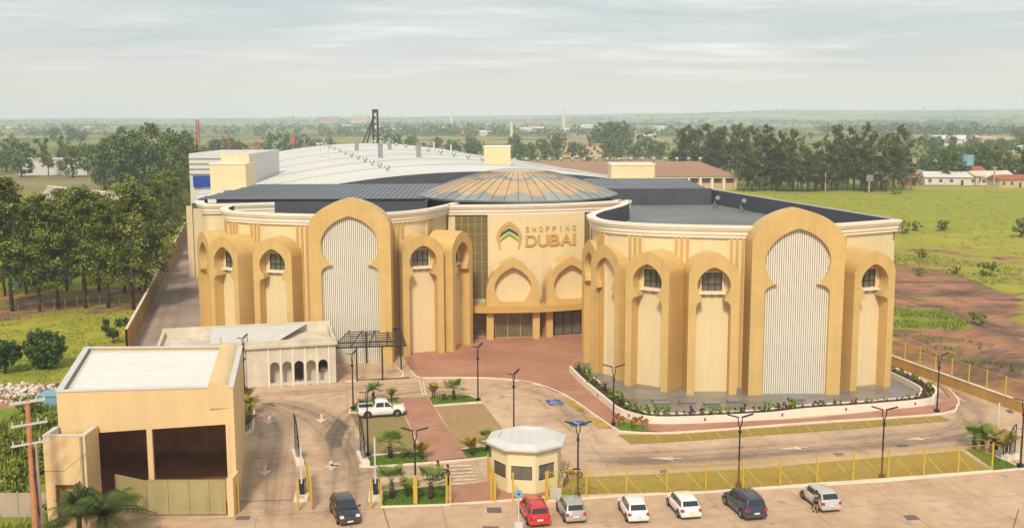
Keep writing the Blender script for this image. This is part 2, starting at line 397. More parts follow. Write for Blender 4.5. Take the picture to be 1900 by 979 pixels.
LUSH = [(GP([(1655, 575), (1745, 572), (1800, 600), (1775, 612), (1655, 606)]), 1.0), (GP([(1390, 352), (1960, 352), (1960, 420), (1660, 440)]), 0.35),
        (GP([(-60, 770), (110, 745), (110, 979), (-60, 979)]), 1.0), (GP([(-40, 640), (170, 650), (100, 715), (-40, 700)]), 0.5)]
def field():
    mb = MB(); x0, x1, y0, y1, st = -190.0, 300.0, 40.0, 445.0, 3.0
    nx, ny = int((x1 - x0) / st), int((y1 - y0) / st); dirt = []; lush = []
    for j in range(ny + 1):
        for i in range(nx + 1):
            p = (x0 + i * st, y0 + j * st); mb.v.append((p[0], p[1], -0.03))
            d = 0.06
            for pl, k in DIRT:
                if inpoly(p, pl): d = k
            l = 0.0
            for pl, k in LUSH:
                if inpoly(p, pl): l = k; d = min(d, 0.05)
            dirt.append(d); lush.append(l)
    for j in range(ny):
        for i in range(nx): mb.f.append((j * (nx + 1) + i, j * (nx + 1) + i + 1, (j + 1) * (nx + 1) + i + 1, (j + 1) * (nx + 1) + i)); mb.mi.append(0)
    o = mb.build('field', ground_mat(), kind='structure', recalc=False)
    for nm, vals in (('dirt', dirt), ('lush', lush)):
        a = o.data.attributes.new(nm, 'FLOAT', 'POINT'); a.data.foreach_set('value', vals)
field()
def sheet(name, poly, z, m, kind='structure'):
    mb = MB(); tris = tessellate_polygon([[Vector((p[0], p[1], 0)) for p in poly]])
    mb.add([(p[0], p[1], z) for p in poly], [t for t in tris])
    o = mb.build(name, m, kind=kind, recalc=False)
    me = o.data
    if me.polygons and me.polygons[0].normal.z < 0: me.flip_normals()
    return o
def paving_mat(name, base, dark, light, s=0.12, rgh=0.8, brick=None, stain=0.5, slab=None):
    m, nt, N, L, b = newmat(name)
    v = N.new('ShaderNodeNewGeometry').outputs['Position']
    n1 = nz(N, L, v, s, 7, 0.62, None, 0.4); n2 = nz(N, L, v, 0.9, 5, 0.65); n3 = nz(N, L, v, 9.0, 3)
    c = ramp(N, L, n1, [(0.3, dark), (0.5, base), (0.7, light)])
    c = mixc(N, L, stain, c, ramp(N, L, n2, [(0.3, (0.62, 0.58, 0.55)), (0.6, (1, 1, 1))]), 'MULTIPLY')
    c = mixc(N, L, 0.35, c, ramp(N, L, n3, [(0.3, (0.7, 0.7, 0.7)), (0.7, (1, 1, 1))]), 'MULTIPLY')
    if brick:
        br = N.new('ShaderNodeTexBrick'); br.inputs['Scale'].default_value = brick; br.inputs['Mortar Size'].default_value = 0.03
        br.inputs['Color1'].default_value = (1, 1, 1, 1); br.inputs['Color2'].default_value = (0.86, 0.84, 0.82, 1); br.inputs['Mortar'].default_value = (0.6, 0.55, 0.5, 1)
        L.new(v, br.inputs['Vector']); c = mixc(N, L, 0.8, c, br.outputs['Color'], 'MULTIPLY')
    if slab:
        mp = N.new('ShaderNodeMapping'); mp.inputs['Rotation'].default_value = (0, 0, -0.16); L.new(v, mp.inputs[0])
        wob = N.new('ShaderNodeVectorMath'); wob.operation = 'ADD'; L.new(mp.outputs[0], wob.inputs[0])
        br = N.new('ShaderNodeTexBrick'); br.inputs['Scale'].default_value = 1 / slab; br.inputs['Mortar Size'].default_value = 0.006; br.inputs['Brick Width'].default_value = 1.0; br.inputs['Row Height'].default_value = 0.8; br.offset = 0
        br.inputs['Color1'].default_value = (1, 1, 1, 1); br.inputs['Color2'].default_value = (0.9, 0.9, 0.9, 1); br.inputs['Mortar'].default_value = (0.45, 0.42, 0.4, 1)
        L.new(wob.outputs[0], br.inputs['Vector']); c = mixc(N, L, 0.55, c, br.outputs['Color'], 'MULTIPLY')
        vo = N.new('ShaderNodeTexVoronoi'); vo.inputs['Scale'].default_value = 0.35; L.new(v, vo.inputs['Vector'])
        oil = ramp(N, L, vo.outputs['Distance'], [(0.05, (0.45, 0.42, 0.4)), (0.16, (1, 1, 1))]); c = mixc(N, L, 0.5, c, oil, 'MULTIPLY')
    L.new(c, b.inputs['Base Color']); b.inputs['Roughness'].default_value = rgh; b.inputs['Specular IOR Level'].default_value = 0.25
    bp = N.new('ShaderNodeBump'); bp.inputs['Strength'].default_value = 0.25; bp.inputs['Distance'].default_value = 0.03; L.new(n3, bp.inputs['Height']); L.new(bp.outputs[0], b.inputs['Normal'])
    return m
M['concrete'] = paving_mat('worn_concrete', (0.64, 0.445, 0.295), (0.51, 0.345, 0.23), (0.74, 0.53, 0.365), slab=5.5)
M['apron'] = paving_mat('dusty_concrete', (0.60, 0.41, 0.27), (0.50, 0.335, 0.215), (0.68, 0.48, 0.33), 0.16, slab=7.0)
M['brick'] = paving_mat('red_brick_paving', (0.52, 0.265, 0.18), (0.45, 0.215, 0.14), (0.59, 0.32, 0.22), 0.15, 0.85, 4.0, 0.35)
M['terrace'] = paving_mat('grey_terrace', (0.24, 0.215, 0.19), (0.15, 0.135, 0.12), (0.32, 0.29, 0.26), 0.2, 0.3)
M['alley'] = paving_mat('grey_asphalt', (0.42, 0.32, 0.255), (0.34, 0.25, 0.20), (0.50, 0.39, 0.31), 0.08)
def grasspave(name, g1, g2, pv, amount):
    m, nt, N, L, b = newmat(name)
    v = N.new('ShaderNodeNewGeometry').outputs['Position']
    mp = N.new('ShaderNodeMapping'); mp.inputs['Rotation'].default_value = (0, 0, 0.7); L.new(v, mp.inputs[0])
    br = N.new('ShaderNodeTexBrick'); br.inputs['Scale'].default_value = 2.2; br.inputs['Mortar Size'].default_value = 0.06; br.inputs['Mortar Smooth'].default_value = 0.6
    L.new(mp.outputs[0], br.inputs['Vector'])
    n1 = nz(N, L, v, 0.25, 6, 0.65); n2 = nz(N, L, v, 2.5, 5, 0.7)
    g = ramp(N, L, n2, [(0.3, g1), (0.7, g2)])
    f = mth(N, L, 'ADD', mth(N, L, 'MULTIPLY', br.outputs['Fac'], -0.45), mth(N, L, 'ADD', n1, amount))
    f2 = mth(N, L, 'ADD', f, mth(N, L, 'MULTIPLY', n2, 0.5))
    mr = N.new('ShaderNodeMapRange'); L.new(f2, mr.inputs[0]); mr.inputs[1].default_value = 0.55; mr.inputs[2].default_value = 0.95
    c = mixc(N, L, mr.outputs[0], g, pv)
    L.new(c, b.inputs['Base Color']); b.inputs['Roughness'].default_value = 0.95; b.inputs['Specular IOR Level'].default_value = 0.1
    bp = N.new('ShaderNodeBump'); bp.inputs['Strength'].default_value = 0.8; bp.inputs['Distance'].default_value = 0.08; L.new(n2, bp.inputs['Height']); L.new(bp.outputs[0], b.inputs['Normal'])
    return m
M['gp_left'] = grasspave('grass_paver_olive', (0.22, 0.16, 0.06), (0.35, 0.26, 0.11), (0.33, 0.25, 0.15), -0.15)
M['gp_right'] = grasspave('grass_paver_dry', (0.28, 0.19, 0.07), (0.42, 0.27, 0.13), (0.45, 0.30, 0.19), 0.0)
M['gp_front'] = grasspave('grass_paver_gold', (0.24, 0.18, 0.035), (0.40, 0.28, 0.07), (0.44, 0.31, 0.15), -0.15)
M['lawn'] = grasspave('mown_lawn', (0.08, 0.16, 0.012), (0.17, 0.26, 0.025), (0.15, 0.19, 0.03), -0.35)
M['soil'] = mat('planting_soil', (0.10, 0.05, 0.035), 1, 0.3, 1.0, 6, bump=0.5)
WR0, WR1 = G(1651, 676), G(1900, 767)
wr_d = (WR0 - WR1).normalized()
WRB = WR0 + wr_d * 95; WRF = WR1 - wr_d * 40
WL0, WL1 = G(245, 636), G(346, 432)
sheet('forecourt', [(-82, 262), tuple(WL1), tuple(WL0), (-47, 128), (-34, 104), (-26, 92), (-24, 82), (-33.5, 81.5), (-33, 70), (-30, 40), (110, 40), (110, 92), tuple(WRF), tuple(WR1), tuple(WR0), tuple(WRB), (36, 225)], 0.0, 'concrete')
sheet('alley', [tuple(WL1 + Vector((0.3, 0))), tuple(WL0 + Vector((0.3, 0))), (-47, 128), (-40, 122), (-40, 150), (-66, 240)], 0.015, 'alley')
KF = [G(*p) for p in [(-200, 990), (300, 968), (430, 958), (710, 940), (836, 938), (1035, 922), (1300, 914), (1640, 893), (1900, 870), (2300, 835)]]
sheet('street_apron', [tuple(p) for p in KF] + [(110, 40), (-45, 40)], 0.012, 'apron')
# tyre wear: dark soft ribbons on the concrete
def tyre_mat():
    m, nt, N, L, b = newmat('tyre_wear')
    at = N.new('ShaderNodeAttribute'); at.attribute_name = 'edge'
    v = N.new('ShaderNodeNewGeometry').outputs['Position']
    n1 = nz(N, L, v, 0.22, 7, 0.7); n2 = nz(N, L, v, 1.6, 6, 0.7)
    f = mth(N, L, 'MULTIPLY', at.outputs['Fac'], mth(N, L, 'MULTIPLY', n1, mth(N, L, 'ADD', n2, 0.35)))
    f = mth(N, L, 'MULTIPLY', f, 1.15)
    b.inputs['Base Color'].default_value = (0.12, 0.095, 0.08, 1); b.inputs['Roughness'].default_value = 0.8
    L.new(mth(N, L, 'MINIMUM', mth(N, L, 'MULTIPLY', f, 0.55), 0.4), b.inputs['Alpha'])
    return m
TYRE = tyre_mat()
def tyre(ppx, width, strength=1.0, z=0.02):
    path = spline(GP(ppx), 0.8); mb = MB(); e = []
    n = len(path); nr = path_normals(path)
    offs = [-1, -.78, -.52, -.42, -.26, 0, .26, .42, .52, .78, 1]; val = [0, .22, .5, 1, .45, .3, .45, 1, .5, .22, 0]; K = len(offs)
    for i, (p, q) in enumerate(zip(path, nr)):
        fade = min(1, i / 4, (n - 1 - i) / 4)
        for o, vv in zip(offs, val): mb.v.append((p[0] + q[0] * o * width / 2, p[1] + q[1] * o * width / 2, z)); e.append(vv * strength * fade)
    for i in range(n - 1):
        for a in range(K - 1): mb.f.append((i * K + a, i * K + a + 1, (i + 1) * K + a + 1, (i + 1) * K + a)); mb.mi.append(0)
    o = mb.build('tyre_marks', TYRE, kind='structure', recalc=False)
    a = o.data.attributes.new('edge', 'FLOAT', 'POINT'); a.data.foreach_set('value', e)
for k, (pp, w, s) in enumerate([
    ([(470, 745), (560, 765), (610, 800), (640, 850), (640, 905), (625, 970)], 4.5, 1.0), ([(470, 750), (500, 800), (480, 870), (475, 930), (480, 979)], 4.0, 0.75),
    ([(900, 728), (800, 722), (700, 738), (620, 790), (600, 830)], 3.2, 0.9), ([(905, 712), (1000, 722), (1060, 760), (1095, 830)], 4.5, 0.7),
    ([(610, 905), (690, 880), (800, 872), (900, 868)], 3.5, 0.9), ([(1060, 848), (1250, 845), (1450, 832), (1650, 815), (1770, 800), (1800, 765), (1740, 720)], 5.5, 0.85),
    ([(1100, 862), (1300, 858), (1500, 842), (1700, 828), (1900, 812)], 4.0, 0.7), ([(1765, 790), (1830, 790), (1900, 800)], 4.0, 0.7),
    ([(505, 742), (585, 762), (640, 812), (672, 880), (660, 950)], 3.6, .8), ([(450, 735), (530, 790), (530, 860), (520, 979)], 3.6, .7), ([(880, 735), (780, 730), (690, 750), (640, 800), (625, 860)], 3.4, .8), ([(1110, 855), (1260, 852), (1460, 838), (1700, 818), (1800, 790), (1790, 755)], 3.4, .9),
    ([(440, 735), (560, 728), (740, 715), (880, 716)], 3.0, 0.8), ([(1660, 690), (1750, 725), (1830, 765)], 4, 0.6),
    ([(300, 640), (330, 540), (345, 470)], 5, 0.5), ([(960, 730), (1010, 740), (1060, 790)], 5.0, 0.5)]): tyre(pp, w, s, 0.018 + 0.0015 * k)
for k, (pp, w, s) in enumerate([([(1690, 520), (1780, 545), (1900, 560)], 4, 1.0), ([(1660, 545), (1760, 580), (1900, 625)], 4, 1.0), ([(1670, 618), (1720, 640), (1800, 650), (1900, 655)], 3.5, 1.1), ([(1780, 700), (1820, 665), (1850, 650), (1900, 645)], 3.2, 1.2), ([(1800, 712), (1840, 672), (1880, 660), (1930, 655)], 3.2, 1.2), ([(1830, 722), (1865, 685), (1900, 672), (1950, 668)], 3.2, 1.2)]): tyre(pp, w, s * 1.2, 0.0 + .004 * k)
# entrance plaza, walks, parking beds
PLAZA = [(740, 645), (1080, 600), (1130, 700), (1060, 690), (1150, 758), (1205, 778), (1300, 786), (1500, 777), (1735, 752), (1762, 738), (1740, 712), (1775, 735), (1778, 752), (1745, 768), (1500, 785), (1250, 803), (1146, 798), (1100, 768), (1053, 736), (1000, 714), (950, 705), (900, 701.5), (840, 701), (780, 702), (765, 690)]
sheet('plaza', GP(PLAZA), 0.10, 'brick')
def kerb(name, ppx, w=0.18, h=0.13, world=False, mtl='kerb', closed=False):
    path = [Vector(p) for p in ppx] if world else GP(ppx)
    mb = MB(); mb.loft(path, [(-w / 2, -0.02), (-w / 2, h), (w / 2, h), (w / 2, -0.02)], closed)
    return mb.build(name, mtl, kind='structure')
kerb('kerb', [tuple(p) for p in spline(GP([(762, 688), (775, 700), (800, 701.5), (840, 701), (900, 701.5), (950, 705), (1000, 714), (1053, 736), (1100, 768), (1142, 796), (1160, 801), (1250, 803), (1500, 785), (1745, 768), (1775, 755), (1778, 742), (1760, 722)]), 1.0)], world=True)
def bed(name, ppx, m, z=0.05): return sheet(name, GP(ppx), z, m)
bed('parking_bay', [(650, 766), (748, 766), (779, 838), (688, 847)], 'gp_left', 0.03)
bed('path', [(736, 740), (792, 737), (866, 850), (797, 857)], 'brick', 0.10)
bed('lawn', [(796, 737), (835, 733), (872, 735), (893, 744), (804, 752)], 'lawn', 0.08)
bed('parking_bay', [(808, 754), (896, 749), (938, 801), (855, 831)], 'gp_right', 0.03)
bed('lawn', [(856, 835), (915, 828), (920, 846), (868, 851)], 'lawn', 0.08)
bed('lawn', [(681, 849), (749, 841), (783, 838), (795, 856), (684, 864)], 'lawn', 0.08)
bed('lawn', [(706, 913), (764, 906), (827, 903), (830, 935), (708, 940)], 'lawn', 0.08)
bed('lawn', [(655, 750), (690, 741), (740, 738), (748, 752), (655, 766)], 'lawn', 0.07)
bed('path', [(838, 901), (912, 893), (1060, 905), (1035, 921), (836, 938)], 'brick', 0.06)
bed('grass_strip', [(1058, 886), (1200, 880), (1408, 868), (1600, 851), (1783, 836), (1838, 873), (1640, 892), (1300, 912), (1045, 925), (1020, 915)], 'gp_front', 0.03)
bed('grass_strip', [(1147, 806), (1250, 806), (1500, 788), (1745, 771), (1765, 780), (1600, 794), (1500, 801), (1300, 816), (1171, 824)], 'gp_front', 0.03)
bed('lawn', [(1139, 792), (1160, 783), (1209, 799), (1160, 801)], 'lawn', 0.12)
bed('lawn', [(1788, 834), (1815, 834), (1890, 866), (1842, 872)], 'lawn', 0.06)
bed('lawn', [(1020, 912), (1060, 908), (1064, 920), (1030, 924)], 'lawn', 0.07)
for pp in ([(667, 866), (683, 867), (796, 859), (868, 853), (905, 849)], [(688, 846), (667, 866)], [(706, 912), (708, 941), (830, 937), (900, 932), (1035, 922), (1300, 914), (1640, 893), (1900, 870)],
           [(804, 753), (893, 746), (896, 748), (872, 734)], [(655, 752), (648, 766), (690, 768)], [(1788, 836), (1842, 873)], [(856, 834), (920, 827)], [(692, 845), (783, 838)],
           [(1815, 833), (1890, 866)]):
    kerb('kerb', pp)
# ---- painted markings
M['paint_white'] = mat('worn_white_paint', (0.66, 0.53, 0.40), 0.8, 0.3, 1.6, 6)
M['paint_yellow'] = mat('worn_yellow_paint', (0.50, 0.32, 0.07), 0.8, 0.25, 1.2, 6)
M['paint_blue'] = mat('blue_road_paint', (0.06, 0.12, 0.34), 0.8, 0.1, 1, 6)
M['lid'] = mat('iron_lid', (0.16, 0.13, 0.11), 0.7, 0.2, 2, 8)
def mark(name, polys, m, z=0.045, kind='structure'):
    mb = MB()
    for poly in polys:
        tris = tessellate_polygon([[Vector((p[0], p[1], 0)) for p in poly]]); mb.add([(p[0], p[1], z) for p in poly], list(tris))
    o = mb.build(name, m, kind=kind)
    bm = bmesh.new(); bm.from_mesh(o.data)
    for f in bm.faces:
        if f.normal.z < 0: f.normal_flip()
    bm.to_mesh(o.data); bm.free(); return o
def arrow(tail, tip, w=0.3, head=1.0, bend=None, hl=None):
    a, b = G(*tail), G(*tip); d = (b - a).normalized(); n = Vector((-d.y, d.x)); k = b - d * (hl or head * 1.2)
    ps = [[a + n * w / 2, a - n * w / 2, k - n * w / 2, k + n * w / 2], [k + n * head / 2, k - n * head / 2, b]]
    if bend:
        c = G(*bend); m0 = a + (b - a) * 0.35; e = (c - m0).normalized(); q = Vector((-e.y, e.x)); k2 = c - e * 0.8
        ps += [[m0 + q * w / 2, m0 - q * w / 2, k2 - q * w / 2, k2 + q * w / 2], [k2 + q * head * .4, k2 - q * head * .4, c]]
    mark('arrow_marking', ps, 'paint_white')
arrow((492, 863), (491, 884), 0.3, 1.2); arrow((614, 855), (614, 874), 0.35, 1.3, bend=(634, 863)); arrow((597, 768), (595, 785), 0.3, 1.2); arrow((500, 772), (498, 788), 0.3, 1.2)
arrow((1500, 830), (1442, 834), 0.25, 1.0, hl=2.2); arrow((1265, 851), (1198, 850), 0.25, 1.0, hl=2.4); arrow((1727, 812), (1672, 817), 0.25, 1.0, hl=2.2); arrow((955, 733), (922, 735), 0.25, 1.0, hl=2.0)
arrow((1790, 745), (1770, 735), 0.25, 0.9)
stripes = []
for k in range(6):
    y = 866 + k * 6.4; stripes.append(GP([(800 + k * 3, y), (873 + k * 2.5, y - 4), (876 + k * 2.5, y - 1), (800 + k * 3, y + 3)]))
mark('crosswalk', stripes, 'paint_white')
mark('crosswalk', [GP([(776 + k * 6, 704), (779 + k * 6, 704), (787 + k * 6, 735), (783 + k * 6, 735)]) for k in range(2)], 'paint_white', 0.05)
yh = []
for k in range(3): yh.append(GP([(1042 + k * 9, 739 + k * 2), (1047 + k * 9, 739 + k * 2), (1078 + k * 7, 762 + k * 1.5), (1071 + k * 7, 763 + k * 1.5)]))
for k in range(4): yh.append(GP([(1086 + k * 8, 773 + k * 1), (1091 + k * 8, 773 + k * 1), (1118 + k * 7, 794), (1111 + k * 7, 795)]))
yh += [GP([(994, 737), (997, 736), (1020, 757), (1016, 758)]), GP([(1032, 775), (1035, 774), (1060, 797), (1056, 798)])]
mark('yellow_hatching', yh, 'paint_yellow')
def access_sign(c4):
    """blue bay symbol with a white wheelchair figure"""
    q = GP(c4); mark('access_marking', [q], 'paint_blue', 0.05)
    def uv(u, v): return q[0] * (1 - u) * (1 - v) + q[1] * u * (1 - v) + q[2] * u * v + q[3] * (1 - u) * v
    ps = []
    c = lambda cx, cy, r, n=10: [uv(cx + r * math.cos(2 * PI * i / n), cy + r * math.sin(2 * PI * i / n)) for i in range(n)]
    for i in range(14):
        a0, a1 = [math.radians(-30 + 250 * j / 14) for j in (i, i + 1)]
        ps.append([uv(0.45 + r * math.cos(a), 0.62 + r * math.sin(a)) for r, a in ((0.20, a0), (0.27, a0), (0.27, a1), (0.20, a1))])
    ps += [c(0.42, 0.16, 0.07), [uv(*p) for p in ((0.38, 0.25), (0.46, 0.25), (0.48, 0.56), (0.40, 0.56))], [uv(*p) for p in ((0.44, 0.36), (0.64, 0.36), (0.64, 0.42), (0.44, 0.42))],
           [uv(*p) for p in ((0.44, 0.5), (0.66, 0.5), (0.66, 0.57), (0.44, 0.57))], [uv(*p) for p in ((0.60, 0.52), (0.67, 0.52), (0.76, 0.80), (0.69, 0.82))], [uv(*p) for p in ((0.70, 0.76), (0.82, 0.74), (0.82, 0.80), (0.72, 0.82))]]
    mark('access_figure', ps, 'paint_white', 0.056)
access_sign([(1011, 742), (1037, 741), (1047, 750), (1020, 752)]); access_sign([(1052, 782), (1081, 780), (1091, 789), (1060, 791)])
for c4 in ([(903, 941), (930, 941), (931, 951), (904, 951)], [(1223, 872), (1238, 871), (1241, 876), (1226, 877)], [(1546, 841), (1563, 840), (1568, 845), (1552, 846)], [(1675, 956), (1697, 955), (1708, 963), (1684, 965)],
           [(440, 957), (465, 957), (462, 964), (436, 964)], [(783, 803), (808, 802), (810, 805), (785, 806)], [(895, 976), (925, 976), (926, 985), (896, 985)], [(1664, 825), (1682, 824), (1686, 828), (1668, 829)], [(1865, 760), (1876, 760), (1882, 766), (1872, 766)]):
    q = GP(c4); o = mark('drain_cover', [q], 'lid', 0.03)
jl = []
for a, b in (((0 + 711, 943), (722, 979)), ((1890, 945), (1880, 979)), ((980, 925), (985, 975)), ((440, 930), (560, 926))):
    p, q = G(*a), G(*b); n = (q - p).normalized(); n = Vector((-n.y, n.x)) * 0.04; jl.append([p + n, p - n, q - n, q + n])
mark('expansion_joint', jl, 'lid', 0.032)
# ================================================================== shopping centre
mall = thing('shopping_centre', 'large gold and cream shopping centre with curved wings, horseshoe arches and a shallow patterned dome', 'shopping centre')
ZT = 18.1; DECK = 15.8
CORN = [(-0.70, ZT - 1.35), (-0.42, ZT - 1.35), (-0.42, ZT - 1.08), (-0.30, ZT - 1.0), (-0.30, ZT - 0.62), (-0.12, ZT - 0.5), (-0.12, ZT - 0.34), (0.0, ZT - 0.28), (0.0, ZT), (-1.1, ZT), (-1.1, ZT - 0.05)]
LIN = [(-1.1, ZT - 0.05), (-1.12, DECK - 0.1)]
Rpx = [(1150, 370), (1165, 374.5), (1158, 380), (1138, 386), (1118, 391), (1104, 397), (1103, 401), (1115, 406), (1140, 410), (1200, 414), (1302, 417), (1400, 418.5), (1480, 417.5), (1557, 414), (1668, 406)]
Lpx = [(399, 381), (391, 383.5), (385, 387), (388, 390), (400, 393), (450, 396.5), (493, 398.5), (585, 400.5), (640, 400), (718, 397.5), (802, 390.6), (850, 382), (872, 376)]
Rp = spline([G(*p, ZT) for p in Rpx], 0.9); Lp = spline([G(*p, ZT) for p in Lpx], 0.9)
Rp = offset(Rp, 0.9); Rp[-1] = Rp[-1] + Vector((-0.3, 0.1)); Lp = offset(Lp, -1.5)
RS = [Rp[-1], G(1335, 352, ZT), Vector((27.5, 203))]      # right flank
Ep = spline([(-8.6, 140.9), (-1.5, 141.2), (4.0, 142.2), (9.0, 143.9), (13.5, 146.2), (17, 148.5)], 0.9)
Bp = spline([(-46.2, 155.5), (-44.8, 149), (-43.4, 145.2), (-41.0, 143.6), (-33, 146)], 0.9)   # rear left block
for nm, pth in (('front_wall', Rp + RS[1:]), ('front_wall', Lp), ('entrance_wall', Ep), ('rear_wall', Bp)):
    MB().loft(pth, [(-0.7, 0), (-0.7, ZT - 1.3)]).build(nm, 'cream', mall)
for pth in (Rp, Lp, Ep, Bp): MB().loft(pth, CORN).build('cornice', 'cornice', mall)
for pth in (Rp, Lp, Bp): MB().loft(pth, LIN).build('parapet_lining', 'lining', mall)
COP = [(-0.7, ZT - 1.3), (-0.1, ZT - 1.3), (-0.1, ZT - 0.003), (-0.9, ZT - 0.003), (-0.9, DECK - 0.1)]
MB().loft(RS, COP[:3]).build('flank_parapet', 'cornice', mall)
MB().loft(RS, COP[2:4]).build('coping', mat('grey_coping', (0.42, 0.41, 0.42), 0.7, 0.08), mall)
MB().loft(RS, COP[3:]).build('parapet_lining', 'lining', mall)
# recessed flat roofs
sheetpts = [p for p in offset(Lp, -1.1)] + [p for p in offset(Ep, -1.0)][1:-1] + [p for p in offset(Rp, -1.1)][2:] + [p for p in offset(RS, -0.9)][1:] + [Vector((-56, 205))] + [p for p in offset(Bp, -1.1)][:-4]
mb = MB(); tris = tessellate_polygon([[Vector((p[0], p[1], 0)) for p in sheetpts]]); mb.add([(p[0], p[1], DECK) for p in sheetpts], list(tris)); o = mb.build('flat_roof', 'deck', mall)
# fascias that divide the recessed roofs and the seamed metal roofs behind them
def seamed(x0, x1, y0, y1, z0, z1, hipl=0.0, hipr=0.0, name='seamed_roof', step=0.75):
    mb = MB(); mb.add([(x0, y0, z0), (x1, y0, z0), (x1 - hipr, y1, z1), (x0 + hipl, y1, z1)], [(0, 1, 2, 3)])
    n = int((x1 - x0) / step)
    for i in range(n + 1):
        x = x0 + (x1 - x0) * i / n; k = (z1 - z0) / (y1 - y0); f = 1.0
        if hipl and x < x0 + hipl: f = (x - x0) / hipl
        if hipr and x > x1 - hipr: f = (x1 - x) / hipr
        yy = y0 + (y1 - y0) * f
        if f < 0.05: continue
        mb.add([(x - .035, y0, z0), (x + .035, y0, z0), (x + .035, y0, z0 + .09), (x - .035, y0, z0 + .09), (x - .035, yy, z0 + k * (yy - y0)), (x + .035, yy, z0 + k * (yy - y0)), (x + .035, yy, z0 + k * (yy - y0) + .09), (x - .035, yy, z0 + k * (yy - y0) + .09)],
               [(3, 2, 6, 7), (0, 3, 7, 4), (1, 2, 6, 5), (0, 1, 2, 3)])
    return mb.build(name, 'seam', mall)
seamed(-45.6, -11.5, 150.6, 172, 18.25, 19.0, hipl=4.0)
seamed(13.0, 31.2, 168, 192, 18.3, 18.6, step=0.9)
MB().box(-42.5, -12.0, 151.0, 151.3, DECK - .05, 18.2).build('roof_fascia', 'lining', mall)
MB().box(12.5, 31.8, 167.3, 167.6, DECK - .05, 18.45).build('roof_fascia', 'lining', mall)
MB().box(-12.3, -11.9, 147, 151.0, DECK - .05, 18.15).build('roof_fascia', 'lining', mall)
for x, y in ((31.2, 160.5), (34.0, 155.0)):   # kicked-over vent pipes by the flank
    mb = MB(); mb.tube([(x, y, DECK), (x, y, DECK + 1.1), (x + .1, y - .15, DECK + 1.5), (x + .1, y - 1.0, DECK + 1.75)], 0.35, 8); mb.build('roof_vent', 'seam', mall)
# ---- dome of 48 gores
DC = (0.9, 157.6); RD = 14.9; DZ0, DZ1 = 18.45, 22.15; RC = 4.3
def dome_z(r): return DZ0 + (DZ1 - DZ0) * (math.cos(min(1, r / RD) * PI / 2 * 0.93) - math.cos(PI / 2 * .93)) / (1 - math.cos(PI / 2 * .93))
def dome_mat():
    m, nt, N, L, b = newmat('dome_panels')
    tc = N.new('ShaderNodeTexCoord'); tc.object = mall; v = tc.outputs['Object']
    mp = N.new('ShaderNodeMapping'); mp.inputs['Location'].default_value = (-DC[0], -DC[1], 0); L.new(v, mp.inputs[0])
    sp = N.new('ShaderNodeSeparateXYZ'); L.new(mp.outputs[0], sp.inputs[0])
    r = mth(N, L, 'SQRT', mth(N, L, 'ADD', mth(N, L, 'POWER', sp.outputs[0], 2), mth(N, L, 'POWER', sp.outputs[1], 2)))
    th = mth(N, L, 'ARCTAN2', sp.outputs[1], sp.outputs[0])
    lob = mth(N, L, 'ABSOLUTE', mth(N, L, 'SINE', mth(N, L, 'MULTIPLY', mth(N, L, 'ADD', th, PI / 2), 8.0)))     # 16 petals
    up = mth(N, L, 'LESS_THAN', r, mth(N, L, 'ADD', 11.9, mth(N, L, 'MULTIPLY', lob, 1.5)))
    lob2 = mth(N, L, 'ABSOLUTE', mth(N, L, 'COSINE', mth(N, L, 'MULTIPLY', mth(N, L, 'ADD', th, PI / 2), 4.0)))
    r1 = mth(N, L, 'ADD', 7.0, mth(N, L, 'MULTIPLY', lob2, 1.5)); r0 = mth(N, L, 'ADD', 5.6, mth(N, L, 'MULTIPLY', lob2, 1.9))
    ring = mth(N, L, 'MULTIPLY', mth(N, L, 'LESS_THAN', r, r1), mth(N, L, 'GREATER_THAN', r, r0))
    gold = ramp(N, L, nz(N, L, v, 0.6, 4), [(0.3, (0.56, 0.37, 0.18)), (0.7, (0.68, 0.47, 0.26))])
    oi = N.new('ShaderNodeObjectInfo')
    grey = ramp(N, L, mth(N, L, 'ADD', mth(N, L, 'MULTIPLY', oi.outputs['Random'], .4), mth(N, L, 'MULTIPLY', nz(N, L, v, 0.5, 4), .7)), [(0.2, (0.21, 0.225, 0.205)), (0.8, (0.40, 0.41, 0.37))])
    f = mth(N, L, 'MULTIPLY', up, mth(N, L, 'SUBTRACT', 1.0, ring))
    c = mixc(N, L, f, grey, gold); c = mixc(N, L, mth(N, L, 'LESS_THAN', r, 4.35), c, (0.52, 0.44, 0.38))
    L.new(c, b.inputs['Base Color']); b.inputs['Roughness'].default_value = 0.33; b.inputs['Metallic'].default_value = 0.25
    return m
DM = dome_mat()
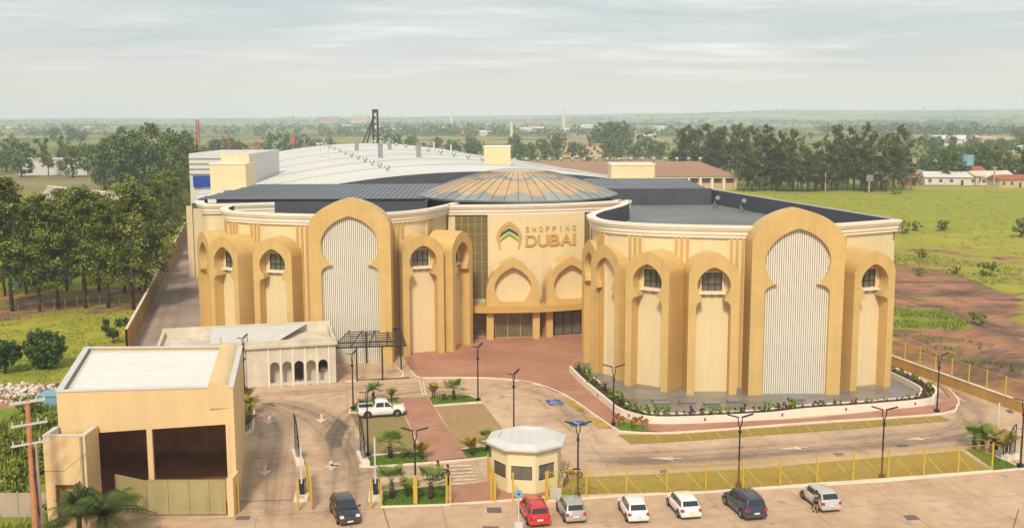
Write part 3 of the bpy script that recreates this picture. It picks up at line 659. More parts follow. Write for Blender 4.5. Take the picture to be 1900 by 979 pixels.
def gore():
    mb = MB(); n = 48; rs = [RC, 6, 8, 10, 12, 13.5, RD]; w = 2 * PI / n
    for k, r in enumerate(rs):
        for j, a in enumerate((-w / 2 + .09 / r * .3, -w / 4, 0, w / 4, w / 2 - .09 / r * .3)):
            lift = (0, .05, .07, .05, 0)[j] * r / RD
            mb.v.append((r * math.cos(a), r * math.sin(a), dome_z(r) + lift * .5))
    for k in range(len(rs) - 1):
        for j in range(4): mb.f.append((k * 5 + j, k * 5 + j + 1, k * 5 + j + 6, k * 5 + j + 5)); mb.mi.append(0)
    # standing seam along one edge and a turned down lip
    e = [(r * math.cos(w / 2), r * math.sin(w / 2), dome_z(r)) for r in rs]; o = len(mb.v)
    for p in e: mb.v += [p, (p[0], p[1], p[2] + .07)]
    for k in range(len(rs) - 1): mb.f.append((o + 2 * k, o + 2 * k + 2, o + 2 * k + 3, o + 2 * k + 1)); mb.mi.append(1)
    o = len(mb.v); rim = [mb.v[(len(rs) - 1) * 5 + j] for j in range(5)]
    for p in rim: mb.v += [p, (p[0] * .996, p[1] * .996, p[2] - .28)]
    for j in range(4): mb.f.append((o + 2 * j, o + 2 * j + 2, o + 2 * j + 3, o + 2 * j + 1)); mb.mi.append(1)
    return mb.mesh('dome_panel', [DM, M['seam']], recalc=False)
gm = gore()
for i in range(48): place(gm, 'dome_panel', mall, loc=(DC[0], DC[1], 0), rz=2 * PI * (i + .5) / 48)
MB().lathe(DC, [(0.01, dome_z(0) + .1), (2.5, dome_z(2.5) + .1), (RC + .1, dome_z(RC) + .1), (RC + .1, dome_z(RC) - .2)], 48).build('dome_cap', DM, mall)
MB().lathe(DC, [(RD - .9, DZ0 - .15), (RD - .9, DECK)], 48).build('dome_drum', 'lining', mall)
# ---- horseshoe window bays
def arch_top(hw, z0, h, n=16, pt=0.19):
    out = []
    for i in range(2 * n + 1):
        t = PI * i / (2 * n); s = math.sin(t); c = math.cos(t); out.append((hw * c, z0 + h * (s * (1 - pt) + pt * (1 - abs(c)))))
    return out
def horseshoe(wl, zs, xn, zn, r, zc, ztop, base=0.0):
    """half outline of the keyhole opening mirrored, counter clockwise from bottom right"""
    half = [(wl, base), (wl, zs)]
    for i in range(1, 7):
        s = PI / 2 * i / 6; half.append((xn + (wl - xn) * math.cos(s), zs + (zn - zs) * math.sin(s)))
    t0 = -math.acos(min(1, xn / r)); h = ztop - zc
    for i in range(1, 19):
        t = t0 + (PI / 2 - t0) * i / 18
        z = zc + (r * math.sin(t) if t < 0 else h * (math.sin(t) * .80 + .20 * (1 - math.cos(t))))
        half.append((r * math.cos(t), z))
    return half + [(-x, z) for x, z in reversed(half[:-1])]
def bay_outline(hw, z0, h, hole): return [(hw, 0)] + arch_top(hw, z0, h) + [(-hw, 0)] + [p for p in reversed(hole)]
SM_HOLE = horseshoe(1.86, 9.55, 1.15, 10.35, 1.78, 12.05, 14.0)
small_outline = bay_outline(2.68, 13.0, 2.4, SM_HOLE)
def small_bay_meshes():
    me = {}
    mb = MB(); mb.prism(small_outline, 0.0, 4.0, axis='y'); me['frame'] = mb.mesh('window_bay', 'gold')
    mb = MB(); mb.box(-1.95, 1.95, 1.45, 1.6, 0, 14.1); me['panel'] = mb.mesh('recess_panel', 'cream')
    mb = MB(); zb, zt = 11.15, 13.45
    for x0, x1 in ((-1.3, -1.1), (1.1, 1.3)): mb.box(x0, x1, 1.3, 1.45, zb, zt)
    mb.box(-1.1, 1.1, 1.3, 1.45, zt - .18, zt); mb.box(-1.1, 1.1, 1.3, 1.45, zb, zb + .1)
    me['wframe'] = mb.mesh('window_frame', 'cream')
    mb = MB()
    for x in (-.36, .36): mb.box(x - .035, x + .035, 1.36, 1.42, zb + .1, zt - .18)
    mb.box(-1.07, 1.07, 1.35, 1.41, zb + .78, zb + .85)
    for x in (-1.04, 1.04): mb.box(x - .03, x + .03, 1.355, 1.415, zb + .1, zt - .18)
    me['mull'] = mb.mesh('mullion', 'black')
    mb = MB(); mb.box(-.33, .33, 1.43, 1.445, zb + .86, zt - .19); me['pane'] = mb.mesh('pane', 'glass')
    mb = MB(); mb.box(-.33, .33, 1.43, 1.445, zb + .11, zb + .77); me['pane2'] = mb.mesh('pane', 'glass')
    mb = MB(); mb.box(-1.45, 1.45, .98, 1.44, 10.94, 11.14); mb.box(-1.35, 1.35, 1.1, 1.44, 10.84, 10.939); me['sill'] = mb.mesh('sill', 'cornice')
    mb = MB(); mb.cyl((0, 1.25), .09, 10.7, 10.86, 8); me['lamp'] = mb.mesh('downlight', 'black')
    return me
SB = small_bay_meshes()
def small_bay(x, y, rz):
    b = place(SB['frame'], 'window_bay', mall, loc=(x, y, 0), rz=rz)
    place(SB['panel'], 'recess_panel', b)
    place(SB['wframe'], 'window_frame', b); place(SB['mull'], 'mullion', b); place(SB['sill'], 'sill', b)
    for k in (-.72, 0, .72):
        place(SB['pane'], 'pane', b, loc=(k, 0, 0)); place(SB['pane2'], 'pane', b, loc=(k, 0, 0)); place(SB['lamp'], 'downlight', b, loc=(k * 1.2, 0, 0))
def bay_between(a, b):
    """front face runs from ground pixel a (left) to b (right)"""
    p, q = G(*a), G(*b); m = (p + q) / 2; d = q - p; return m.x, m.y, math.atan2(d.y, d.x)
SPOTS_R = [(9.15, 123.6, math.radians(-76)), (10.6, 118.8, math.radians(-58)), (14.7, 113.0, math.radians(-36)), (21.5, 110.4, math.radians(-1)), (39.4, 112.65, math.radians(20))]
SPOTS_L = [(-39.9, 134.6, math.radians(-58)), (-35.9, 129.4, math.radians(-35)), (-29.3, 127.1, math.radians(-18)), (-11.1, 130.2, math.radians(22)), (-6.35, 134.0, math.radians(64))]
for s_ in SPOTS_R + SPOTS_L: small_bay(*s_)
# ---- two tall slatted screens
BG_HOLE = horseshoe(3.48, 11.2, 2.15, 12.15, 3.48, 14.7, 18.1)
def big_bay(x, y, rz):
    mb = MB(); mb.prism(bay_outline(4.95, 16.55, 3.6, BG_HOLE), 0.0, 3.2, axis='y')
    b = mb.build('screen_bay', 'gold', mall); b.location = (x, y, 0); b.rotation_euler = (0, 0, rz)
    MB().box(-3.9, 3.9, 0.86, 0.95, 0, 18.4).build('screen_backing', 'gap', b)
    me = SLAT
    for i in range(30): place(me, 'slat', b, loc=(-3.42 + 6.84 * i / 29, 0, 0))
SLAT = MB().box(-.086, .086, .50, .68, 0.0, 18.25).mesh('slat', 'slat')
big_bay(30.35, 110.25, math.radians(1.0)); big_bay(-19.6, 125.75, math.radians(0.5))
# ---- fluted pilasters from ground to cornice between the bays
PIL = MB()
for k in (-.62, 0, .62): PIL.box(k - .15, k + .15, -.26, .3, 0, ZT - 1.36)
PIL.cur = 1; PIL.box(-.95, .95, -.1, .3, 0, ZT - 1.37); PILM = PIL.mesh('pilaster', ['gold2', 'cream'])
def on_wall(path, q):
    """foot on the wall line nearest to q and the wall's facing"""
    wl = offset(path, -0.7); best = min(range(len(wl)), key=lambda i: (wl[i] - Vector(q)).length)
    a, b = wl[max(0, best - 1)], wl[min(len(wl) - 1, best + 1)]; d = b - a
    return wl[best], math.atan2(d.y, d.x)
for pth, sp in ((Rp, [(10.3, 121.0), (12.4, 115.6), (18.1, 113.6), (24.6, 113.2), (36.3, 115.0)]), (Lp, [(-39.2, 134), (-36.8, 131.2), (-32.6, 130), (-26.0, 128.6), (-13.4, 130.8), (-8.9, 135.6)])):
    for q in sp:
        p, a = on_wall(pth, q); place(PILM, 'pilaster', mall, loc=(p.x, p.y, 0), rz=a)
# ---- entrance: cream panel, glazed flanks, two horseshoe portals, canopy and doors
Ew = offset(Ep, -0.7)
def along(path, x):
    for a, b in zip(path, path[1:]):
        if a[0] <= x <= b[0]:
            t = (x - a[0]) / max(1e-6, b[0] - a[0]); return a[1] + (b[1] - a[1]) * t, math.atan2(b[1] - a[1], b[0] - a[0])
    return path[-1][1], 0.0
pan = [Vector((x, along(Ew, x)[0])) for x in [-3.3 + i * .66 for i in range(21)]]
MB().loft(pan, [(0.05, 4.6), (0.35, 4.6), (0.35, ZT - 1.36), (0.05, ZT - 1.36)]).build('facade_panel', 'cream', mall)
TILE = mat('tinted_glass', (0.20, 0.155, 0.06), 0.15, 0.25, 0.5, 3, spec=0.7)
for xs in ([-7.7 + .9 * i for i in range(5)], [10.0 + .9 * i for i in range(4)]):
    for x in xs:
        y, a = along(Ew, x + .45)
        for k in range(13):
            z0 = 0.15 + k * 1.28
            if 3.7 < z0 + .6 < 4.7: continue
            mb = MB(); mb.box(-.425, .425, -.07, .02, 0, 1.2, None); place(mb.mesh('glass_tile', TILE), 'glass_tile', mall, loc=(x + .45, y, z0), rz=a)
P_OUT = arch_top(3.6, 6.6, 4.5, 14, .3)
def portal(x, y, rz):
    up = []
    for i in range(0, 17):
        t = -0.95 + (PI / 2 + .95) * i / 16; up.append((2.5 * math.cos(t), (7.2 + 2.5 * math.sin(t)) if t < 0 else 7.2 + 2.7 * (math.sin(t) * .72 + .28 * (1 - math.cos(t)))))
    hole = up + [(-a, b) for a, b in reversed(up[:-1])]
    poly = [(3.6, 0)] + P_OUT + [(-3.6, 0), (-2.65, 0), (-2.65, 3.7), (2.65, 3.7), (2.65, 0)]
    mb = MB(); mb.prism(poly, 0, 1.9, holes=[hole], axis='y'); o = mb.build('portal', 'gold', mall); o.location = (x, y, 0); o.rotation_euler = (0, 0, rz)
    MB().box(-2.6, 2.6, .9, 1.05, 3.75, 10.2).build('portal_panel', 'cream', o)
    return o
q1, q2 = portal(0.15, 139.2, math.radians(6)), portal(8.1, 141.4, math.radians(17))
cano = spline([(-5.4, 138.2), (-1, 138.1), (3.5, 138.6), (7.5, 139.8), (12.5, 142.0)], .8)
MB().loft(cano, [(-3.0, 3.9), (0, 3.9), (0, 4.75), (-3.0, 4.75)]).build('canopy', 'gold2', mall)
SG = mat('shopfront_glass', (0.16, 0.14, 0.09), 0.12, 0.3, 0.6, 3, spec=0.8)
def shopfront(x, y, rz, n, dark, h=3.5, w=5.2):
    f = MB(); k = w / n
    for i in range(n + 1): f.box(-w / 2 + i * k - .05, -w / 2 + i * k + .05, 0, .1, 0, h)
    f.box(-w / 2, w / 2, .005, .095, h - .35, h - .27); f.box(-w / 2, w / 2, .003, .097, 0, .08)
    o = f.build('shopfront', 'black' if dark else 'gold2', mall); o.location = (x, y, .1); o.rotation_euler = (0, 0, rz)
    for i in range(n): MB().box(-w / 2 + i * k + .055, -w / 2 + (i + 1) * k - .055, .04, .06, .085, h - .36).build('door_pane' if i == 1 else 'pane', 'glass' if dark else SG, o)
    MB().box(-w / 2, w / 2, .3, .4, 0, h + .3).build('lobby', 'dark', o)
shopfront(0.25, 140.4, math.radians(6), 3, False); shopfront(8.3, 142.6, math.radians(17), 4, True)
# ---- lettering and emblem on the entrance panel
Ef = offset(Ep, -0.7 + 0.36)
def wrap_mesh(me, name, parent, mtl, x0, z0):
    for v in me.vertices:
        x = x0 + v.co.x; y, a = along(Ef, x); v.co = Vector((x, y - v.co.z, z0 + v.co.y))
    me.materials.clear(); me.materials.append(M[mtl]); return place(me, name, parent)
def letters(txt, size, x0, z0, dep, off, width):
    cu = bpy.data.curves.new('t', 'FONT'); cu.body = txt; cu.size = size; cu.extrude = dep; cu.offset = off; cu.space_character = 1.05
    o = bpy.data.objects.new('t', cu); COL.objects.link(o); bpy.context.view_layer.update()
    me = bpy.data.meshes.new_from_object(o.evaluated_get(bpy.context.evaluated_depsgraph_get())); bpy.data.objects.remove(o)
    xs = [v.co.x for v in me.vertices]; k = width / (max(xs) - min(xs)); m0 = min(xs)
    for v in me.vertices: v.co.x = (v.co.x - m0) * k; v.co.z += dep
    return me
sx = (952 - 950) / 1950 * 143
x_l = Zat(975, 420, 142.5)[0]; x_r = Zat(1069, 420, 143.5)[0]
def spaced(txt, x0, x1, size, z0, dep, off, name, frac):
    n = len(txt); w = (x1 - x0) / (n + (n - 1) * frac)
    for i, ch in enumerate(txt):
        ww = w * (.35 if ch == 'I' else 1); xx = x0 + i * w * (1 + frac) + (w - ww) / 2
        wrap_mesh(letters(ch, size, 0, 0, dep, off, ww), name, mall, 'gold2', xx, z0)
spaced('SHOPPING', x_l, x_r, 1.02, Zat(1020, 429.5, 142.5)[1], .05, .018, 'letter', .75)
# DUBAI: letters of unequal width, set tight
zz = Zat(1020, 455.5, 142.5)[1]; wd = dict(D=1.55, U=1.5, B=1.45, A=1.6, I=.42); tot = sum(wd[c] for c in 'DUBAI'); gap = (x_r - x_l - tot) / 4; xx = x_l
for ch in 'DUBAI':
    wrap_mesh(letters(ch, 2.2, 0, 0, .10, .04, wd[ch]), 'letter', mall, 'gold2', xx, zz); xx += wd[ch] + gap
def emblem(name, prof_o, prof_i, mtl, x0, z0, dep):
    mb = MB(); n = len(prof_o); 
    for z in (0, dep):
        mb.v += [(p[0], p[1], z) for p in prof_o] + [(p[0], p[1], z) for p in prof_i]
    for i in range(n - 1):
        a, b, c, d = i, i + 1, n + i + 1, n + i; t = 2 * n
        mb.f += [(a + t, b + t, c + t, d + t), (a, b, b + t, a + t), (d, d + t, c + t, c)]; mb.mi += [0] * 3
    wrap_mesh(mb.mesh(name, mtl), name, mall, mtl, x0, z0)
ex, ez = Zat(945, 460, 142)[0], Zat(945, 460, 142)[1]
def ogee(w, h, n=24, z0=0.0, p=.3):
    return [(x * 1.0, z0 + z) for x, z in reversed(arch_top(w, 0, h, n // 2, p))]
def cut(l, zmin): return [p for p in l if p[1] >= zmin]
oo = [(-1.35, 0)] + ogee(1.75, 2.2, 24, 1.5, .3) + [(1.35, 0)]; ii = [(-1.2, .0)] + ogee(1.3, 1.75, 24, 1.4, .35) + [(1.2, .0)]
emblem('emblem_arch', oo, ii, 'gold2', ex, ez, .14)
emblem('emblem_arch', [(-1.32, 1.35)] + ogee(1.30, 1.05, 24, 1.75, .7) + [(1.32, 1.35)], [(-1.32, 1.1)] + ogee(1.28, .9, 24, 1.5, .75) + [(1.32, 1.1)], 'lining', ex, ez, .1)
emblem('emblem_arch', [(-1.28, .75)] + ogee(1.22, 1.0, 24, 1.15, .8) + [(1.28, .75)], [(-1.28, .55)] + ogee(1.2, .85, 24, .95, .8) + [(1.28, .55)], 'greenlogo', ex, ez, .12)
# ---- ledge band round the rear left wall
MB().loft(offset(Bp, -0.7)[1:-6], [(0, 9.4), (.5, 9.6), (.5, 10.3), (0, 10.5)]).build('ledge', 'cream', mall)
# ================================================================== hall behind with the barrel roof
hall = thing('exhibition_hall', 'huge white barrel-vaulted sheet-metal hall behind the domed building', 'hall')
VX, VDX, VHW, VZ = -5.0, -0.255, 36.0, 19.7
def vault_z(x, y):
    s = (x - (VX + VDX * (y - 200))) / VHW
    return VZ + 0.3 * min(1, (y - 200) / 190) - 3.6 * min(1.0, s * s) - (5.0 * (abs(s) - 1) if abs(s) > 1 else 0)
mb = MB(); ss = [-1.55 + 3.1 * i / 34 for i in range(35)]; ys_ = [196 + 195 * j / 20 for j in range(21)]
for y in ys_:
    for s in ss:
        x = VX + VDX * (y - 200) + s * VHW; mb.v.append((x, y, vault_z(x, y)))
for j in range(20):
    for i in range(34): mb.f.append((j * 35 + i, j * 35 + i + 1, (j + 1) * 35 + i + 1, (j + 1) * 35 + i)); mb.mi.append(0)
mb.build('vault_roof', 'whiteroof', hall, smooth=True)
seamb = MB()
for y in (225, 252, 283, 320):
    pts = [(VX + VDX * (y - 200) + s * VHW, y, vault_z(VX + VDX * (y - 200) + s * VHW, y) + .02) for s in ss]; seamb.tube(pts, .07, 4)
seamb.build('roof_joint', 'steelgrey', hall)
mb = MB(); n = 34
for s in ss:
    x = VX + VDX * -4 + s * VHW; z = vault_z(x, 196); mb.v += [(x, 195.9, 14.0), (x, 195.9, z + .06)]
for i in range(n): mb.f.append((2 * i, 2 * i + 2, 2 * i + 3, 2 * i + 1)); mb.mi.append(0)
mb.build('gable_fascia', 'lining', hall)
MB().box(-61, 28, 196.4, 196.8, 0, 13.4).build('front_wall', 'cream', hall)
mb = MB()
for y0, y1 in ((196, 391),):
    for s in (-1.55, 1.55):
        xa, xb = VX + VDX * (y0 - 200) + s * VHW, VX + VDX * (y1 - 200) + s * VHW
        mb.add([(xa, y0, 0), (xb, y1, 0), (xb, y1, vault_z(xb, y1)), (xa, y0, vault_z(xa, y0))], [(0, 1, 2, 3)])
mb.build('wall', 'housewhite', hall)
def vhit(px, py):
    dx, dy, dz = ray(px, py); y = 197.0
    while y < 390:
        t = y / dy
        if CAM_H + t * dz <= vault_z(t * dx, y): break
        y += 0.5
    return t * dx, y, vault_z(t * dx, y)
TURB = MB().lathe((0, 0), [(.32, 0), (.32, .45), (.55, .6), (.62, .85), (.5, 1.1), (.2, 1.22), (.01, 1.24)], 12).mesh('turbine_vent', 'shine', smooth=True)
for (xa, ya), (xb, yb), n, e in (((719, 318), (588, 266), 14, 1.45), ((896, 300), (690, 264), 12, 1.5)):
    for i in range(n):
        t = (i / (n - 1)) ** (1 / e) if False else 1 - (1 - i / (n - 1)) ** e
        place(TURB, 'turbine_vent', hall, loc=vhit(xa + (xb - xa) * t, ya + (yb - ya) * t))
FL = MB().box(-.55, .55, -.4, .4, -.2, 3.2).box(-.65, .65, -.5, .5, 3.2, 3.5).mesh('flue', 'steelgrey')
for p in ((662, 279), (706, 293), (723, 278), (777, 292)): place(FL, 'flue', hall, loc=vhit(*p))
PI_ = MB().cyl((0, 0), .22, -.1, 3.0, 8).cyl((0, 0), .3, 3.0, 3.2, 8).mesh('vent_pipe', 'white')
for p in ((594, 292), (609, 301), (805, 285), (837, 293)): place(PI_, 'vent_pipe', hall, loc=vhit(*p))
annex = thing('annex_building', 'white ribbed cladding block with a blue panel left of the barrel roof', 'building')
x0, z1 = Zat(350, 285, 236); x1, _ = Zat(470, 285, 236)
MB().box(x0, x1, 236, 262, 0, z1).build('wall', 'white', annex)
for k in range(4): MB().box(x0 - .1, x1 + .1, 235.8, 235.99, z1 - 1.2 - 1.15 * k, z1 - 1.05 - 1.15 * k).build('cladding_rail', 'steelgrey', annex)
a, b = Zat(358, 326, 235.5); c, d = Zat(392, 347, 235.5); MB().box(a, c, 235.4, 235.99, d, b).build('blue_panel', 'blue', annex)
def stair_box(px0, px1, pyt, y, dep, lab, base=12.0, capz=0.0):
    x0, z1 = Zat(px0, pyt, y); x1, _ = Zat(px1, pyt, y)
    r = thing('rooftop_block', lab, 'rooftop block', ((x0 + x1) / 2, y + dep / 2, base)); w = (x1 - x0) / 2
    MB().box(-w, w, -dep / 2, dep / 2, 0, z1 - base - .25).build('wall', 'cream', r); MB().box(-w - .12, w + .12, -dep / 2 - .12, dep / 2 + .12, z1 - base - .25, z1 - base).build('coping', 'cornice', r)
    return r, w, z1 - base
r_, w_, h_ = stair_box(389, 455, 303, 214, 8, 'cream rooftop block standing left of the barrel roof beside the blue panel', 5.0)
MB().box(-w_ + 1.2, w_ - .2, 0, 4, h_ + .002, h_ + 1.7).build('upper_wall', 'cream', r_)
r_, w_, h_ = stair_box(898, 947, 271, 226, 6, 'cream rooftop block rising behind the top of the dome')
r_, w_, h_ = stair_box(1134, 1215, 304, 200, 7, 'wide cream rooftop block right of the dome with yellow ladder hoops', 12.0)
for k in (-1.5, 2.0):
    mb = MB(); mb.tube([(k - .5, 0, h_), (k - .5, 0, h_ + .9), (k + .5, 0, h_ + .9), (k + .5, 0, h_)], .06, 5); mb.build('ladder_hoop', 'yellow', r_)
# ---- long warehouse with the brown roof
wh = thing('warehouse', 'long cream warehouse with a brown hipped roof in front of the eucalyptus trees', 'warehouse')
YW = 425.0; xr, ze = Zat(1365, 327, YW); xl, _ = Zat(930, 327, YW); xq, zr = Zat(1297, 299, YW + 42)
M['whwall'] = mat('warehouse_wall', (0.52, 0.38, 0.22), 0.85, 0.08, .3, 4)
MB().add([(xl, YW - 1, ze), (xr + 1, YW - 1, ze), (xq, YW + 42, zr), (xl, YW + 42, zr), (xr + 1, YW + 80, ze), (xl, YW + 80, ze)], [(0, 1, 2, 3), (1, 4, 2), (2, 4, 5, 3)]).build('roof', 'brownroof', wh)
MB().box(xl, xr, YW, YW + 79, 0, ze - .05).build('wall', 'whwall', wh)
MB().box(xl, xr + .8, YW - .8, YW - .2, ze - .6, ze - .3).build('eave_beam', 'cornice', wh)
k = 0; x = xr
while x > 40:
    MB().box(x - .35, x + .35, YW - .7, YW, 0, ze - .6).build('pilaster', 'cornice', wh)
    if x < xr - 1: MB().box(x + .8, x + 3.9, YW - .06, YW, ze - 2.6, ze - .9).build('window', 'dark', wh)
    x -= 4.75
for i in range(17):
    px = 955 + 21.5 * i; X = Zat(px, 300, YW + 42)[0]; place(TURB, 'turbine_vent', wh, loc=(X, YW + 42, zr - .1), scale=1.5)
# ================================================================== planter, terrace and walls by the right wing
PW = spline(GP([(1056, 691), (1079, 714.5), (1122, 751), (1143, 768), (1167, 778.5), (1209, 787), (1280, 787), (1421, 780), (1500, 771.5), (1600, 764.7), (1717, 754), (1734, 747), (1739, 736), (1728, 725), (1690, 706), (1662, 694)]), 0.8)
sheet('terrace', [tuple(p) for p in offset(PW, -0.5)] + [(36, 119), (20, 117), (11, 121), (9, 127)], 0.12, 'terrace')
pl = thing('planter_wall', 'long curved cream planter wall wrapping the terrace of the right wing', 'planter')
MB().loft(PW, [(0, 0), (0, .8), (-.25, .8), (-.25, .5)]).build('outer_wall', 'cornice', pl)
MB().loft(offset(PW, -1.5), [(0, .5), (0, .72), (-.2, .72), (-.2, 0)]).build('inner_wall', 'cornice', pl)
MB().loft(PW, [(-.24, .62), (-1.52, .62)]).build('soil', 'soil', pl)
for i in range(14, len(PW) - 12, 9):
    p = PW[i]; n = path_normals(PW)[i]
    MB().cyl((p[0] + n[0] * .0, p[1] + n[1] * .0), .11, .38, .6, 8).build('wall_light', 'lid', pl)
for k, p in enumerate([(1228, 752), (1275, 750), (1364, 748), (1478, 744), (1222, 745), (1320, 752)]):
    g = G(*p); tag(MB().box(-.75, .75, -.45, .45, 0, .22).box(-.85, .85, -.55, .55, .22, .30).build('terrace_hatch', 'steelgrey'), ['grey slab hatch on the terrace below the leftmost windows', 'grey slab hatch below the bay left of the big screen', 'grey slab hatch in front of the big screen left jamb', 'grey slab hatch in front of the big screen slats', 'small grey slab hatch tucked close to the wing wall', 'grey slab hatch between two others by the planter'][k], 'hatch', 'slab hatches on the terrace').location = (g.x, g.y, .12)
def wall_run(name, label, cat, pts, h, t, m, coping=None):
    r = thing(name, label, cat)
    MB().loft(pts, [(-t / 2, -.1), (-t / 2, h), (t / 2, h), (t / 2, -.1)]).build('wall', m, r)
    if coping: MB().loft(pts, [(-t / 2 - .05, h), (-t / 2 - .05, h + .08), (t / 2 + .05, h + .08), (t / 2 + .05, h)]).build('coping', coping, r)
    return r
M['wallgold'] = mat('ochre_wall', (0.50, 0.31, 0.10), 0.8, 0.12, 0.3, 6, streak=0.25)
lw = wall_run('boundary_wall', 'tall ochre boundary wall running back along the left alley', 'wall', [tuple(WL0 + (WL0 - WL1).normalized() * 6), tuple(WL0), tuple((WL0 + WL1) / 2), tuple(WL1), tuple(WL1 + (WL1 - WL0).normalized() * 60)], 3.0, .25, 'wallgold', 'kerb')
def mesh_mat():
    m, nt, N, L, b = newmat('chain_link'); v = N.new('ShaderNodeTexCoord').outputs['Object']
    sp = N.new('ShaderNodeSeparateXYZ'); L.new(v, sp.inputs[0])
    h = mth(N, L, 'ADD', sp.outputs[0], sp.outputs[1])
    def line(op):
        f = mth(N, L, 'FRACT', mth(N, L, 'MULTIPLY', mth(N, L, op, h, sp.outputs[2]), 9.0)); return mth(N, L, 'LESS_THAN', f, 0.10)
    L.new(mth(N, L, 'MAXIMUM', line('ADD'), line('SUBTRACT')), b.inputs['Alpha'])
    b.inputs['Base Color'].default_value = (0.55, 0.38, 0.05, 1); b.inputs['Roughness'].default_value = 0.5
    return m
M['mesh'] = mesh_mat()
POST = MB().box(-.06, .06, -.06, .06, 0, 2.5).box(-.075, .075, -.075, .075, 2.5, 2.54).mesh('post', 'yellow')
def fence(label, pts, h=2.4, z=0.0, base=True, posth=1.0):
    r = thing('mesh_fence', label, 'fence')
    for i, p in enumerate(pts):
        place(POST, 'post', r, loc=(p[0], p[1], z), scale=(1, 1, posth))
    for a, b in zip(pts, pts[1:]):
        a, b = Vector(a), Vector(b)
        MB().add([(a.x, a.y, z + .12), (b.x, b.y, z + .12), (b.x, b.y, z + h), (a.x, a.y, z + h)], [(0, 1, 2, 3)]).build('mesh_panel', 'mesh', r)
        MB().tube([(a.x, a.y, z + h), (b.x, b.y, z + h)], .022, 4).build('rail', 'yellow', r)
    if base: MB().loft([tuple(p) for p in pts], [(-.08, 0), (-.08, .16), (.08, .16), (.08, 0)]).build('footing', 'kerb', r)
    return r
FPX = [(1016, 930), (1088, 925), (1162, 920), (1237, 916.5), (1309, 914), (1378, 909), (1447, 904), (1515, 898.5), (1582, 894), (1647, 889.5), (1713, 884.5), (1777, 879.5), (1840, 874.5)]
fence('yellow post mesh fence along the front parking strip', GP(FPX))
gl = []
for k in range(14):
    x = 1105 + k * 56; y = 886 - (x - 1105) * .062; a, b = G(x, y), G(x + 30, y + 33); d = (b - a).normalized(); n = Vector((-d.y, d.x)) * .06
    gl.append([a + n, a - n, b - n, b + n])
for k in range(10):
    x = 1215 + k * 56; y = 806 - (x - 1215) * .062; a, b = G(x, y), G(x + 12, y + 13); d = (b - a).normalized(); n = Vector((-d.y, d.x)) * .05; gl.append([a + n, a - n, b - n, b + n])
mark('bay_line', gl, 'yellow', 0.05)
wd_ = (WR1 - WR0); nP = 9
wr = wall_run('boundary_wall', 'low ochre boundary wall between the right driveway and the bare lot', 'wall', [tuple(WRB), tuple(WR0), tuple(WR1), tuple(WRF)], 1.15, .25, 'wallgold', 'kerb')
fence('yellow post fence standing on the low ochre wall beside the bare lot', [WR0 + wd_ * (i / (nP - 1)) * 1.0 for i in range(-2, nP + 1)], 1.9, 1.23, False, .8)
# ================================================================== garage block, bottom left
ga = thing('garage_building', 'tan double-bay garage block with white ribbed roof and dark open bays', 'garage')
TAN = mat('tan_stucco', (0.73, 0.53, 0.28), 0.85, 0.05, 0.25, 7, streak=0.08, bump=0.1)
A_, B_, C_, D_ = Vector((-34.2, 76.7)), Vector((-21.3, 78.0)), Vector((-24.2, 92.2)), Vector((-38.2, 92.0)); GH = 9.6
rzg = math.atan2(B_.y - A_.y, B_.x - A_.x); LG = (B_ - A_).length
mb = MB(); hole1 = [(2.75, -.5), (2.75, 6.35), (6.35, 6.5), (6.35, -.5)]
poly = [(0, 0), (2.75, 0), (2.75, 6.35), (6.4, 6.5), (6.4, 0), (6.8, 0), (6.8, 6.5), (12.3, 6.7), (12.3, 0), (LG, 0), (LG, GH), (0, GH)]
mb.prism(poly, 0, .35, axis='y'); o = mb.build('front_wall', TAN, ga); o.location = (A_.x, A_.y, 0); o.rotation_euler = (0, 0, rzg)
for p, q in ((B_, C_), (C_, D_), (D_, A_)):
    d = (q - p).normalized(); MB().loft([tuple(p + d * .36), tuple(q - d * .0)], [(0, 0), (0, GH - .002), (-.3, GH - .002), (-.3, 0)]).build('wall', TAN, ga)
MB().loft([tuple(p) for p in (A_, B_, C_, D_)], [(.06, GH), (.06, GH + .08), (-.42, GH + .08), (-.42, GH)], True).build('coping', 'white', ga)
MB().prism([tuple(p) for p in offset([A_, B_, C_, D_], -.36, True)], GH - .5, GH - .3).build('roof', 'white', ga)
mb = MB(); ia, ib, ic, id_ = offset([A_, B_, C_, D_], -.5, True)
for i in range(34):
    t = i / 33; a = ia + (id_ - ia) * t; b = ib + (ic - ib) * t; d = (b - a).normalized(); n = Vector((-d.y, d.x)) * .05
    mb.add([(*(a - n), GH - .3), (*(b - n), GH - .3), (*a, GH - .24), (*b, GH - .24), (*(a + n), GH - .3), (*(b + n), GH - .3)], [(0, 1, 3, 2), (2, 3, 5, 4)])
mb.build('roof_rib', 'white', ga)
MB().loft([tuple(p) for p in offset([A_, B_, C_, D_], -.31, True)], [(-.12, GH - .29), (-.45, GH - .285)], True).build('gutter', 'shine', ga)
MB().prism([tuple(p) for p in offset([A_, B_, C_, D_], -.3, True)], .02, .06).build('garage_floor', mat('earth_floor', (0.70, 0.38, 0.18), .95, .25, .4, 5), ga)
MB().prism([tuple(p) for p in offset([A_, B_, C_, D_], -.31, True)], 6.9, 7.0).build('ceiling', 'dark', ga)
MB().loft([tuple(p) for p in offset([B_, C_, D_, A_], -.4)], [(0, .06), (0, 6.9)]).build('inner_wall', mat('brown_inner_wall', (0.72, 0.38, 0.17), .95, .25, .4, 5), ga)
prof = [(0, 0), (1.75, 0)] + [(1.75 - 1.1 + 1.1 * math.cos(PI / 2 * i / 8), .9 + 1.1 * math.sin(PI / 2 * i / 8)) for i in range(9)] + [(0, 2.0)]
